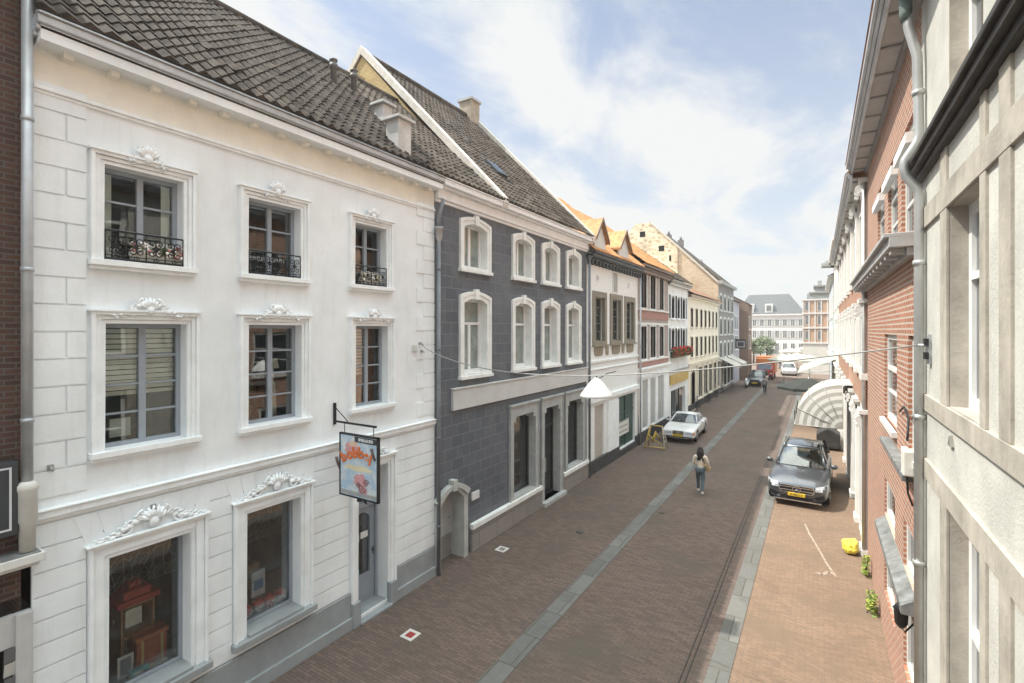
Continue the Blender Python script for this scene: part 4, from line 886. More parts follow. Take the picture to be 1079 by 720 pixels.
m = MB(); m.quad((XRO, gy0, ZRO), (XRO, gy1, ZRO), (XL - 9, gy1, 9.3), (XL - 9, gy0, 9.3)); m.build('rear_roof', OTILE, gh)
GREENW = pl('dormer_green', (.10, .16, .10), .6, .15, 3, .1)
def dormer(px0, px1, cheek):
    y0, y1 = lY(px0), lY(px1); xf = XL + .22; ym = (y0 + y1) / 2; zb_, ze, za = 9.38, 9.98, 10.8
    m = MB(); m.prism([(y0, zb_), (y1, zb_), (y1, ze), (ym, za), (y0, ze)], 'x', xf, xf - .08); d = m.build('dormer', pl('dormer_white', (.62, .62, .60), .6, .06, 2, 0, dirt=.15), gh)
    for y in (y0, y1 - .05): m = MB(); m.box(xf - .08, xf - 2.6, y, y + .05, zb_, ze); m.build('cheek', cheek, d)
    f = simple_win(Face(xf, 1), d, (y0 + .22, y1 - .22, zb_ + .2, ze - .05), WFR, None, .03, 2, 2)
    m = MB(); e = .16
    for s_, ya in ((-1, y0 - e), (1, y1 + e)):
        m.prism([(ya, ze - .12), (ym, za), (ym, za + .10), (ya, ze - .02)], 'x', xf + .12, xf - 3.2)
    m.build('roof', OTILE, d)
    m = MB()
    for s_, ya in ((-1, y0 - e), (1, y1 + e)): m.prism([(ya, ze - .16), (ym, za - .05), (ym, za + .12), (ya, ze + .02)], 'x', xf + .16, xf + .12)
    m.build('barge_board', WHITE2 if 0 else pl('barge_brown', (.22, .15, .10), .6, .1), d)
dormer(621.5, 633, WHITE2); dormer(647.5, 658, GREENW)
# --- red and grey banded house
RB = bricks('banded_brick', (.46, .38, .35), (.40, .335, .32), (.32, .29, .27), .22, .07, .008, 'yz', .85, .35, .25)
REDB = bricks('red_band_brick', (.46, .24, .20), (.40, .21, .18), (.33, .25, .22), .22, .07, .008, 'yz', .85, .35, .2)
ry0, ry1 = gy1 + .02, lY(704)
rh = thing('banded_house', (XL, ry0, 0), 'narrow house of grey and red brick bands over a white panelled shop front', 'house')
zu1, zu0 = lZ(674.5, 281), lZ(674.5, 324); zl1, zl0 = lZ(674.5, 344), lZ(674.5, 379)
cols3 = ((675, 681), (685, 690.5), (694.5, 699))
wu = [(lY(a), lY(b), zu0, zu1) for a, b in cols3]; wlw = [(lY(a), lY(b), zl0, zl1) for a, b in cols3]
zs = lZ(674, 389)
m = MB(); L.wall(m, ry0, ry1, zs, 9.2, wu + wlw, 0, .2); m.build('wall', RB, rh)
m = MB(); L.box(m, ry0, ry1, zu0 - .62, zu0 - .14, 0, .03); L.box(m, ry0, ry1, zs + .08, zl0 - .16, 0, .03); m.build('red_band', REDB, rh)
m = MB(); L.box(m, ry0, ry1, zl1 + .10, zl1 + .2, 0, .06); L.box(m, ry0, ry1, zu0 - .14, zu0 - .06, 0, .08); L.box(m, ry0, ry1, zl0 - .16, zl0 - .08, 0, .08); m.build('string_course', STONE, rh)
for w in wu + wlw: simple_win(L, rh, w, pl('dark_window_paint', (.07, .065, .06), .5, .1), STONE, .16, 2, 3, .10, .03)
m = MB(); 
for z0, z1, o in ((9.2, 9.35, .12), (9.35, 9.5, .3), (9.5, 9.62, .42)): L.box(m, ry0 - .02, ry1, z0, z1, -.02, o)
m.build('cornice', pl('brown_cornice', (.17, .13, .105), .6, .15, 3, .1), rh, bevel=.015)
m = MB(); z_ = [(lY(a) , lY(b), .7, zs - .65) for a, b in ((676, 682), (684.5, 690), (692.5, 699))]; L.wall(m, ry0, ry1, 0, zs, z_, .05, .1); L.box(m, ry0, ry1, zs - .5, zs - .38, .05, .12); L.box(m, ry0, ry1, zs - .06, zs + .04, .0, .22); m.build('shop_front', WHITE2, rh)
for w in z_: m = MB(); L.box(m, *w, -.03, -.01); m.build('panel', pl('pale_panel', (.42, .42, .41), .5, .1), rh)
m = MB(); L.box(m, ry0, ry1, 0, .6, .0, .09); m.build('plinth', pl('dark_plinth', (.06, .06, .065), .6), rh)
tiles(rh, OTILE, ry0, ry1, XL + .4, 9.66, XRO, ZRO - .2, .24, .33, .03, 5); roofbody(rh, RB, ry0, ry1, XL + .2, 9.5, XRO, ZRO - .25, XL - 9, 9.3)
yq = ry0 + .0; dp = thing('downpipe', (XL + .1, yq, 0), 'thin grey downpipe between the white brick house and the banded house', 'downpipe'); m = MB(); m.tube([(XL + .14, yq, 0), (XL + .14, yq, 9.0)], .05, 8); m.build('pipe', ZINC, dp)
yq = BYE + .04; dp = thing('downpipe', (XL + .1, yq, 0), 'dark downpipe between the slate grey house and the white brick house', 'downpipe'); m = MB(); m.tube([(XL + .12, yq, 0), (XL + .12, yq, 9.2)], .055, 8); m.build('pipe', DZ, dp)
# --- white house with geraniums
py0, py1 = ry1 + .02, lY(725)
ph = thing('geranium_house', (XL, py0, 0), 'white house with grey shutters, arched window heads and a row of red geraniums', 'house')
zs = lZ(706, 393); c3 = ((707, 710.3), (713.2, 716), (718.6, 721.5)); zu1, zu0, zl1, zl0 = lZ(707, 311), lZ(707, 335), lZ(707, 346), lZ(707, 370)
wu = [(lY(a), lY(b), zu0, zu1) for a, b in c3]; wlw = [(lY(a), lY(b), zl0, zl1) for a, b in c3]
sd_ = (py0 + .7, py1 - 1.0, .1, lZ(708, 412))
m = MB(); L.wall(m, py0, py1, 0, 9.0, wu + wlw + [sd_], 0, .2); m.build('wall', WHITE, ph)
for w in wu + wlw:
    f = simple_win(L, ph, w, WFR, WHITE2, .14, 2, 3, .12, .05, rise=.16)
    for s_ in (-1, 1):
        y = (w[0] - .15 - .38) if s_ < 0 else (w[1] + .15); m = MB(); L.box(m, y, y + .38, w[2], w[3], .01, .05); m.build('shutter', pl('shutter_grey', (.17, .20, .21), .6, .1), f)
m = MB(); 
for z0, z1, o in ((9.0, 9.12, .1), (9.12, 9.25, .25), (9.25, 9.36, .34)): L.box(m, py0, py1, z0, z1, -.02, o)
L.box(m, py0, py1, zs, zs + .12, 0, .1); m.build('cornice', pl('cornice_grey', (.40, .40, .38), .6, .1), ph, bevel=.012)
m = MB(); L.box(m, py0 + .3, py1 - .4, lZ(708, 405), lZ(708, 395), .02, .12); m.build('fascia_board', pl('yellow_fascia', (.55, .38, .12), .5, .15), ph)
f = win(L, ph, *sd_, DARKPAINT, FGLASS, .4, 3, 1, .08, name='shop_window')
tiles(ph, TILE2, py0, py1, XL + .34, 9.4, XL - 4.2, 12.8, .24, .33, .03, 4); roofbody(ph, WHITE, py0, py1, XL + .2, 9.3, XL - 4.2, 12.7, XL - 8, 9.3)
t = thing('window_box', (XL + .1, py0 + 2, zl0), 'long window box of red geraniums on the white house with grey shutters', 'window box')
m = MB(); L.box(m, py0 + .5, py1 - .5, zl0 - .45, zl0 - .22, .08, .3); m.build('box', pl('box_brown', (.2, .12, .08), .8, .1), t)
m = MB(); ml = MB()
for k in range(420):
    y = random.uniform(py0 + .4, py1 - .4); z = zl0 - .25 + random.random() * .45; x = XL + random.uniform(.05, .42); s_ = random.uniform(.04, .09)
    if random.random() < .55: m.ball((x, y, z), s_, 0, 5, 3)
    else: ml.ball((x, y, z - .08), s_, 0, 5, 3)
m.build('blossom', pl('geranium_red', (.50, .04, .04), .6, .3, 9), t); ml.build('leaves', pl('geranium_leaf', (.06, .12, .04), .7, .3, 9), t)
# --- long cream house
CRM = pl('cream_render', (.88, .83, .72), .8, .06, 1, .1, 40, dirt=.12, dirtcol=(.45, .38, .3))
cy0, cy1 = py1 + .02, lY(757)
chs = thing('cream_house', (XL, cy0, 0), 'long cream rendered house with two rows of small windows and a low tiled roof', 'house')
wins = []; zs = lZ(727, 388)
z1a, z1b, z2a, z2b = 7.75, 6.35, 5.55, 4.05
n = 7
for k in range(n):
    y = cy0 + 1.2 + (cy1 - cy0 - 2.4) * k / (n - 1)
    wins += [(y - .42, y + .42, z1b, z1a), (y - .42, y + .42, z2b, z2a)]
dn = [(cy0 + .9, cy0 + 2.3, .1, 3.0)] + [(cy0 + 3.6 + 2.2 * k, cy0 + 5.0 + 2.2 * k, .7, 3.1) for k in range(6)]
m = MB(); L.wall(m, cy0, cy1, 0, 8.6, wins + dn, 0, .2); m.build('wall', CRM, chs)
for w in wins: simple_win(L, chs, w, pl('dark_window_paint', (.07, .065, .06), .5, .1), None if 0 else pl('cream_trim', (.7, .64, .54), .7, .05), .12, 2, 3, .09, .03)
for w in dn: simple_win(L, chs, w, DARKPAINT, pl('cream_trim', (.7, .64, .54), .7, .05), .14, 2, 2, .12, .05, rise=.3 if w is dn[0] else 0)
m = MB()
for k in range(8): y = cy0 + 3.1 + 2.2 * k; (L.box(m, y - .16, y + .16, .4, 3.3, 0, .08) if y < cy1 - .2 else None)
L.box(m, cy0, cy1, 3.4, 3.6, 0, .12); m.build('pilaster', pl('cream_trim', (.7, .64, .54), .7, .05), chs, bevel=.01)
m = MB(); L.box(m, cy0, cy1, 0, .5, 0, .08); m.build('plinth', pl('dark_plinth', (.06, .06, .065), .6), chs)
m = MB(); L.box(m, cy0, cy1, 8.55, 8.75, 0, .3); m.build('cornice', pl('cream_eave', (.45, .36, .27), .7, .1), chs, bevel=.012)
tiles(chs, pl('brown_red_tile', (.30, .17, .11), .7, .3, 4, .2), cy0, cy1, XL + .34, 8.8, XL - 4.0, 10.9, .3, .36, .03, 4); roofbody(chs, CRM, cy0, cy1, XL + .2, 8.7, XL - 4, 10.85, XL - 8, 8.7)
# --- tall grey brick house whose big rubble gable stands over the cream house
GBR = bricks('grey_purple_brick', (.32, .30, .30), (.28, .265, .27), (.36, .35, .345), .22, .07, .008, 'yz', .85, .3, .2)
ty0, ty1 = cy1 + .02, lY(773)
th = thing('gabled_house', (XL, ty0, 0), 'tall grey brick house with a huge ochre stone gable above the cream house', 'house')
OCH = rubble('ochre_rubble', (.70, .55, .34), (.40, .31, .22), (.74, .64, .48), 1.9)
OCB = bricks('ochre_brick', (.68, .54, .38), (.48, .37, .26), (.68, .60, .48), .42, .16, .02, 'xz', .9, .4, .45, patch=.5, patchcol=(.45, .32, .2))
pk = (-15.9, 17.7); lft = (-19.8, 14.3)
GY = ty0
def gx(px): d = ray(px, 348); return d.x / d.y * GY
def gz(px, py): d = ray(px, py); return HC + d.z / d.y * GY
P_ = [(gx(757), gz(757, 299)), (gx(713), gz(713, 260)), (gx(684), gz(684, 235)), (gx(670), gz(670, 236)), (gx(649), gz(649, 262)), (gx(640), gz(640, 275))]
m = MB(); m.prism([(P_[1][0], 8), (P_[1][0], P_[1][1]), P_[2], P_[3], P_[4], P_[5], (P_[5][0], 8)], 'y', GY, GY + .5); m.build('gable_wall', OCH, th)
m = MB(); m.prism([(XL, 8), P_[0], P_[1], (P_[1][0], 8)], 'y', GY + .05, GY + .45); m.build('brick_gable', OCB, th)
m = MB(); m.box(P_[1][0] - .5, P_[1][0] + .1, GY - .12, GY + .3, 8, P_[1][1] - .2); m.build('buttress', OCH, th)
for (px, py) in ((677, 247), (697, 262), (708, 272)):
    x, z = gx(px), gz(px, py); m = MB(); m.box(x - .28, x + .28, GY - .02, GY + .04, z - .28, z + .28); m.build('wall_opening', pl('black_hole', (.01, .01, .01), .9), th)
m = MB(); 
for a, b in ((P_[0], P_[1]), (P_[1], P_[2])): m.prism([a, b, (b[0], b[1] + .22), (a[0], a[1] + .22)], 'y', GY - .1, GY + .55)
m.build('coping', pl('coping_pale', (.55, .50, .42), .8, .1), th)
zt = P_[0][1]
tw_ = []
for r_, (za, zb_) in enumerate(((9.6, 8.1), (7.3, 5.7), (4.9, 3.4))):
    for k in range(4): y = ty0 + 1.3 + (ty1 - ty0 - 2.6) * k / 3; tw_.append((y - .55, y + .55, zb_, za))
td = [(ty0 + .8 + 2.3 * k, ty0 + 2.4 + 2.3 * k, .5, 2.7) for k in range(4) if ty0 + 2.4 + 2.3 * k < ty1]
m = MB(); L.wall(m, ty0, ty1, 0, zt, tw_ + td, 0, .2); m.build('wall', GBR, th)
for w in tw_: simple_win(L, th, w, WFR, STONE, .12, 2, 2, .14, .04, rise=.18)
for w in td: simple_win(L, th, w, DARKPAINT, STONE, .12, 2, 1, .1, .04)
m = MB(); L.box(m, ty0, ty1, zt, zt + .3, 0, .35); L.box(m, ty0, ty1, 3.0, 3.15, 0, .2); m.build('cornice', pl('cornice_grey', (.40, .40, .38), .6, .1), th)
m = MB(); m.prism([(XL + .2, zt + .3), (P_[2][0], P_[2][1] - .1), (-24, zt), (XL, zt)], 'y', GY + .5, ty1); m.build('roof', TILE2, th)
for k, (px, py, h) in enumerate(((700, 248, .9), (713, 256, 1.1), (735, 278, .8))):
    x = gx(px); z = gz(px, py + 6); m = MB(); m.box(x - .25, x + .25, GY + 1.5, GY + 2.0, z - 1.5, z + h); c = m.build('chimney', pl('chimney_dark', (.22, .2, .2), .8, .2), th); m = MB(); m.lathe([(.14, 0), (.11, .35)], (x, GY + 1.75, z + h), 8); m.build('chimney_pot', pl('chimney_dark', (.22, .2, .2), .8, .2), c)
# awnings on its ground floor
AWG = pl('awning_pale', (.55, .52, .47), .8, .1)
for k in range(2):
    y0, y1 = ty0 + 1 + 4.4 * k, ty0 + 4.6 + 4.4 * k
    t = thing('awning', (XL, y0, 3), ['nearer', 'farther'][k] + ' of two pale sloping awnings on the tall grey house', 'awning')
    m = MB(); m.quad((XL + .02, y0, 3.3), (XL + .02, y1, 3.3), (XL + 1.5, y1, 2.6), (XL + 1.5, y0, 2.6)); m.quad((XL + 1.5, y0, 2.6), (XL + 1.5, y1, 2.6), (XL + 1.5, y1, 2.35), (XL + 1.5, y0, 2.35)); o = m.build('cloth', AWG, t); s_ = o.modifiers.new('solid', 'SOLIDIFY'); s_.thickness = .02
    m = MB()
    for y in (y0 + .1, y1 - .1): m.tube([(XL + .02, y, 2.5), (XL + 1.45, y, 2.58)], .02, 5)
    m.build('arm', ZINC, t)
# --- pale lilac house and brown brick house beyond
ly0, ly1 = ty1 + .02, lY(779)
lh = thing('lilac_house', (XL, ly0, 0), 'narrow pale lilac house beyond the tall grey brick house', 'house')
LIL = pl('lilac_render', (.52, .52, .58), .8, .06, 1, .1)
ws = [(ly0 + .6 + 1.6 * k, ly0 + 1.5 + 1.6 * k, z, z + 1.5) for z in (3.9, 6.2) for k in range(2) if ly0 + 1.5 + 1.6 * k < ly1]
XF = XL; LF = Face(XF, 1)
m = MB(); LF.wall(m, ly0, ly1, 0, 9.4, ws, 0, .2); m.quad((XF, ly0, 0), (XL - 5, ly0, 0), (XL - 5, ly0, 9.4), (XF, ly0, 9.4)); m.build('wall', LIL, lh)
for w in ws: simple_win(LF, lh, w, WFR, WHITE2, .12, 2, 2, .1, .04)
m = MB(); m.prism([(XF + .3, 9.4), (XF - 4, 12), (XF - 8, 9.4)], 'y', ly0, ly1); m.build('roof', TILE2, lh)
t = thing('projecting_sign', (XF, ly0 + .5, 4), 'square black projecting shop sign on the lilac house', 'sign'); m = MB(); m.box(XF + .15, XF + 1.2, ly0 + .45, ly0 + .6, 4.0, 5.0); m.build('board', DARKPAINT, t); m = MB(); m.box(XF, XF + 1.1, ly0 + .5, ly0 + .54, 5.0, 5.06); m.build('bracket', IRON, t)
m = MB(); m.ring([(XF + .25, 4.15), (XF + 1.1, 4.15), (XF + 1.1, 4.85), (XF + .25, 4.85)], [(XF + .35, 4.25), (XF + 1.0, 4.25), (XF + 1.0, 4.75), (XF + .35, 4.75)], 'y', ly0 + .43, ly0 + .45); m.build('pale_emblem', pl('emblem_pale', (.5, .45, .5), .6), t)
by0, by1 = ly1 + .3, ly1 + 4
XF2 = XL + .95; BF = Face(XF2, 1)
b2 = thing('brown_house', (XF2, by0, 0), 'brown brick house whose bare side wall closes the left row before the square', 'house')
BRN = bricks('brown_brick', (.27, .17, .125), (.22, .145, .11), (.25, .2, .17), .22, .07, .01, 'xz', .85, .3, .2)
BRNY = bricks('brown_brick_front', (.27, .17, .125), (.22, .145, .11), (.25, .2, .17), .22, .07, .01, 'yz', .85, .3, .2)
ws = [(by0 + .8, by0 + 1.8, z, z + 1.5) for z in (3.9, 6.2)]
m = MB(); m.prism([(XF2, 0), (XF2, 9.2), (XF2 - 2.5, 10.6), (XF2 - 8, 10.6), (XF2 - 8, 0)], 'y', by0, by0 + .3); m.build('side_wall', BRN, b2); m = MB(); BF.wall(m, by0 + .3, by1, 0, 9.2, ws, 0, .2); m.build('wall', BRNY, b2)
for w in ws: simple_win(BF, b2, w, WFR, WHITE2, .12, 2, 2, .1, .04)
m = MB(); m.prism([(XF2 + .2, 9.2), (XF2 - 2.5, 10.75), (XF2 - 8, 10.75), (XF2 - 8, 9.2)], 'y', by0 + .3, by1); m.build('roof', TILE, b2)
# ================================================================ right side: stone framed house beside the viewer
STB = pl('beige_stone', (.42, .385, .33), .85, .2, 2.2, .45, 22, dirt=.45, dirtcol=(.21, .19, .16))
ROUGH = pl('rough_plaster', (.54, .53, .485), .9, .12, 1.5, .7, 34, dirt=.35, dirtcol=(.4, .38, .33))
sty0, sty1 = -5.0, rY(971)
shs = thing('stone_framed_house', (XR, sty0, 0), 'house with beige stone frames and rough white plaster at the right edge', 'house')
wy0, wy1 = rY(1036), rY(1000)
U0, U1, D0, D1 = 5.32, 7.35, 1.0, 4.30
bays = [(wy0, wy1), (wy0 - 2.75, wy1 - 2.75), (wy0 - 5.5, wy1 - 5.5), (wy0 - 8.25, wy1 - 8.25)]
T0, T1 = 8.45, 9.9
holes = []
for a, b in bays: holes += [(a, b, U0, U1), (a, b, D0, D1), (a, b, T0, T1)]
m = MB(); RR.wall(m, sty0, sty1, 0, 10.25, holes, 0, .20); m.quad((XR, sty1, 0), (XR + 7, sty1, 0), (XR + 7, sty1, 10.3), (XR, sty1, 10.3)); m.build('wall', ROUGH, shs)
m = MB()
for z0, z1 in ((7.35, 7.60), (5.12, 5.32), (4.30, 4.54), (.0, .6)): 
    for (a, b, c, d) in RR.cells(sty0, sty1, z0, z1, []): RR.box(m, a, b, c, d, -.02, .028)
m.build('stone_band', STB, shs, bevel=.005)
m = MB()
for a, b in bays:
    for z0, z1 in ((.6, 4.30), (4.54, 5.12), (5.32, 7.35), (7.60, 7.98)):
        for (u, v) in ((a - .16, a), (b, b + .30)): 
            if (z0, z1) in ((4.54, 5.12),): continue
            RR.box(m, u, v, z0, z1, -.02, .024)
    RR.box(m, a - .75, a - .5, .6, 4.3, -.02, .024); RR.box(m, a - .75, a - .5, 5.32, 7.35, -.02, .024); RR.box(m, a - .75, a - .5, 7.6, 7.98, -.02, .024)
m.build('stone_pier', STB, shs, bevel=.005)
for i, (a, b) in enumerate(bays):
    for (z0, z1) in ((U0, U1), (D0, D1), (T0, T1)):
        f = win(RR, shs, a, b, z0, z1, WFR, GLASS, .15, 2, 1, .11, mull=.12, transom=.66, room=(DARKROOM, 1.2), blind=('curtain', .47, CURT))
        m = MB(); RR.wall(m, a - .004, b + .004, z0 - .004, z1 + .004, [(a + .004, b - .004, z0 + .004, z1 - .004)], -.004, .15); m.build('jamb', STB, f)
m = MB(); RR.box(m, sty0, sty1, 7.98, 8.06, -.02, .07); RR.box(m, sty0, sty1, 8.06, 8.14, -.02, .13); RR.box(m, sty0, sty1, 8.14, 8.2, -.02, .17); m.build('cornice', pl('dark_timber', (.045, .04, .036), .6, .3, 5, .3), shs, bevel=.01)
m = MB(); y, z = rY(1004), rZ(1004, 467); m.prism([(y - .07, z - .03), (y + .07, z - .03), (y, z + .07)], 'x', XR - .03, XR); m.build('vent_tile', pl('vent_dark', (.2, .19, .17), .7), shs)
# continuous white boarded eave with gutter over the right-hand row
EAVE = pl('eave_white', (.50, .48, .46), .7, .08, 2, .1, dirt=.3)
def eave(par, y0, y1, z, proj, step=.95):
    m = MB(); m.box(XR - proj + .06, XR + .05, y0, y1, z, z + .05); m.build('soffit', EAVE, par)
    m = MB(); y = y0 + .2
    while y < y1: m.box(XR - proj + .06, XR, y, y + .05, z - .03, z); y += step
    m.box(XR - .06, XR + .0, y0, y1, z - .10, z); m.build('soffit_batten', pl('batten', (.34, .33, .32), .7, .1), par)
    m = MB(); m.box(XR - proj, XR - proj + .06, y0, y1, z - .04, z + .16); m.box(XR - proj - .05, XR - proj, y0, y1, z + .04, z + .20); m.box(XR - proj - .10, XR - proj - .05, y0, y1, z + .10, z + .24); m.build('gutter', ZINC, par, bevel=.012)
ez = 10.40
eave(shs, sty0, sty1 + .02, ez, .38)
m = MB(); m.prism([(XR - .5, ez + .22), (XR + 3.5, 14.0), (XR + 7.5, ez + .22)], 'y', sty0, sty1); m.build('roof', OTILE, shs)
# downpipe with a swan-neck at the joint with the brick house
yq = lY(968.5, XR - .07); YPIPE = yq; dp = thing('downpipe', (XR - .12, yq, 0), 'tall pale zinc downpipe with a swan neck bend at the right side of the photo', 'downpipe')
PZ = pl('bright_zinc', (.50, .51, .50), .38, .10, 3, .05, 20, metal=.5, dirt=.4, dirtcol=(.34, .34, .33))
m = MB(); x0 = XR - .07
pts = [(XR - .07, yq, .0), (x0, yq, 7.72), (x0 - .01, yq, 7.84), (x0 - .13, yq, 8.02), (x0 - .15, yq, 8.12), (x0 - .14, yq, 8.22), (x0 - .02, yq, 8.42), (x0 - .0, yq, 8.52), (x0 - .02, yq, 9.5), (x0 - .10, yq, 9.85), (x0 - .16, yq, 10.42)]
m.tube(pts, .052, 14); m.build('pipe', PZ, dp)
for zq in (1.3, 3.2, 5.0, 6.9, 9.0): m = MB(); m.lathe([(.064, 0), (.068, .03), (.064, .06)], (x0 - (.0 if zq < 8 else .01), yq, zq), 14); m.build('clamp', PZ, dp)
m = MB(); m.lathe([(.054, 9.95), (.068, 10.05), (.068, 10.4)], (x0 - .13, yq, 0), 12); m.build('outlet', pl('verdigris', (.16, .21, .19), .6, .3, 6), dp)
# cable bracket and small boxes beside the pipe
t = thing('cable_bracket', (XR, yq - .25, 5.8), 'small steel bracket holding the overhead cable beside the zinc downpipe', 'bracket'); m = MB(); m.box(XR - .03, XR + .0, yq - .34, yq - .24, 5.70, 6.05); m.tube([(XR, yq - .29, 5.92), (XR - .12, yq - .29, 5.92)], .018, 6); m.build('plate', ZINC, t); m = MB(); m.box(XR - .07, XR - .03, yq - .36, yq - .26, 5.76, 5.84); m.box(XR - .07, XR - .03, yq - .36, yq - .26, 5.92, 6.0); m.build('clamp', IRON, t)
y = rY(966); t = thing('wall_box', (XR, y, 4.3), 'white plastic junction box with cables on the brick wall beside the zinc downpipe', 'junction box')
m = MB(); m.box(XR - .17, XR - .02, y - .22, y + .0, rZ(962, 494), rZ(962, 494) + .34); m.build('case', pl('plastic_white', (.66, .64, .58), .5, .05), t, bevel=.02); m = MB(); m.tube([(XR - .1, y, 4.6), (XR - .05, y + .3, 4.85), (XR - .03, y + .9, 4.95), (XR - .03, y + 1.4, 4.8)], .014, 6); m.tube([(XR - .12, y - .02, 4.35), (XR - .1, y - .05, 3.9), (XR - .03, y + .1, 3.7)], .014, 6); m.build('cable', IRON, t)

# ================================================================ red brick house
REDW = bricks('red_brick', (.44, .19, .115), (.31, .135, .09), (.50, .43, .36), .23, .085, .016, 'yz', .85, .5, .22)
ky0, ky1 = sty1 + .02, rY(914)
kh = thing('red_brick_house', (XR, ky0, 0), 'red brick house with white sash windows and a projecting modillion ledge', 'house')
upw = [(rY(a), rY(b), 7.45, 9.15) for a, b in ((963, 950), (946, 936), (932, 925))]
midw = [(rY(968.5), rY(957), rZ(957, 463), rZ(957, 356)), (rY(945), rY(932), rZ(945, 456), rZ(945, 353))]
midw[0] = (ky0 + .08, midw[0][1], midw[1][2], midw[1][3])
loww = [(rY(966), rY(952), 2.45, 3.2), (rY(943), rY(932), 2.45, 3.2), (rY(943), rY(932), .9, 2.0), (rY(966), rY(952), .5, 2.0)]
loww[0] = (ky0 + .08, loww[0][1], 2.45, 3.2); loww[3] = (ky0 + .08, loww[3][1], .9, 2.0)
m = MB(); RR.wall(m, ky0, ky1, 0, ez - .05, upw + midw + loww, 0, .16); m.build('wall', REDW, kh)
SW = pl('sash_white', (.66, .65, .62), .5, .05)
for w in upw + midw: 
    f = win(RR, kh, *w, SW, FGLASS, .05, 1, 2, .10, .05, mull=0, transom=.62); m = MB(); RR.box(m, w[0] - .04, w[1] + .04, w[2] - .09, w[2], -.02, .08); m.build('sill', SW, f)
for w in upw: m = MB(); RR.box(m, w[0] - .05, w[1] + .05, w[3] - .45, w[3] - .3, 0, .10); m.build('window_hood', STONE, kh)
for w in loww: f = win(RR, kh, *w, SW, FGLASS, .04, 1, 1, .11, mull=0)
m = MB(); a, b = ky0 + .35, rY(911.5); z = 7.22
RR.box(m, a, b, z + .16, z + .22, -.02, .36); RR.box(m, a, b, z + .02, z + .16, -.02, .30); RR.box(m, a + .05, b, z - .10, z + .02, -.02, .10)
y = a + .15
while y < b - .1: RR.box(m, y, y + .16, z - .06, z + .02, .10, .27); y += .62
m.build('projecting_ledge', pl('ledge_grey', (.42, .42, .42), .6, .1, 3, .1, dirt=.3), kh, bevel=.01)
m = MB(); a, b = ky0 + .35, rY(933)
m.add([(XR, a, 2.45), (XR, b, 2.45), (XR - .17, b, 2.33), (XR - .17, a, 2.33), (XR, a, 2.22), (XR, b, 2.22), (XR - .17, b, 2.22), (XR - .17, a, 2.22)], [(0, 1, 2, 3), (3, 2, 6, 7), (4, 5, 6, 7), (0, 3, 7, 4), (1, 2, 6, 5)]); m.build('canopy', pl('canopy_grey', (.19, .195, .19), .8, .3, 5, .3, dirt=.4), kh)
m = MB(); RR.box(m, ky0 + .3, rY(938), 4.05, 4.13, -.02, .16); m.build('canopy', pl('canopy_grey', (.33, .34, .33), .7), kh)
eave(kh, ky0, ky1, ez, .38)
m = MB(); m.prism([(XR - .5, ez + .22), (XR + 3.5, 14.0), (XR + 7.5, ez + .22)], 'y', ky0, ky1); m.build('roof', OTILE, kh)
t = thing('wall_lantern', (XR, rY(964), 1.6), 'small black wall lantern low on the red brick house beside the zinc downpipe', 'lantern'); y = rY(963); z = rZ(963, 665); m = MB(); m.lathe([(.03, 0), (.075, .06), (.085, .25), (.1, .27), (.02, .38)], (XR - .14, y, z), 6); m.build('lamp_body', IRON, t); m = MB(); m.tube([(XR, y, z + .1), (XR - .1, y, z - .05), (XR - .14, y, z + .02)], .012, 6); m.build('arm', IRON, t)
yq = ky1 - .05; dp = thing('downpipe', (XR - .06, yq, 0), 'slim grey downpipe between the red brick house and the house of white pilasters', 'downpipe'); m = MB(); m.tube([(XR - .08, yq, .0), (XR - .08, yq, 10.2)], .05, 10); m.build('pipe', PZ, dp)

# ================================================================ house of white pilasters
OBR = bricks('orange_brick', (.44, .20, .11), (.34, .155, .10), (.48, .40, .33), .23, .085, .014, 'yz', .85, .4, .2)
qy0, qy1 = ky1 + .02, rY(885)
qh = thing('pilaster_house', (XR, qy0, 0), 'brick house with tall white pilasters and scrolled capitals in two tiers', 'house')
PWALL = pl('pilaster_wall', (.70, .66, .60), .7, .05, 2, .05, dirt=.15)
PW = pl('pilaster_white', (.74, .73, .70), .6, .04, 2, .05, dirt=.1)
zl_t, zb_t, zl_b = 6.95, 4.85, 4.05
nb = 7; pit = (qy1 - qy0 - .4) / nb; qw = []
for k in range(nb):
    y = qy0 + .2 + pit * (k + .5)
    qw += [(y - .55, y + .55, 7.75, 9.5), (y - .55, y + .55, 4.95, 6.7), (y - .6, y + .6, .7 if k % 3 else .05, 3.2)]
m = MB(); RR.wall(m, qy0, qy1, 0, ez - .15, qw, 0, .12); m.build('wall', PWALL, qh)
for z0, z1 in ((6.95, 7.55), (3.95, 4.75)):
    m = MB(); RR.box(m, qy0, qy1, z0, z1, -.02, .05); m.build('brick_band', OBR, qh)
for w in qw: f = win(RR, qh, *w, SW, FGLASS, .05, 2, 1, .09, mull=.06, transom=.6); m = MB(); frame_boxes(RR, m, w[0] - .10, w[1] + .10, w[2] - .1, w[3] + .12, .10, -.02, .05); m.build('window_surround', PW, f)
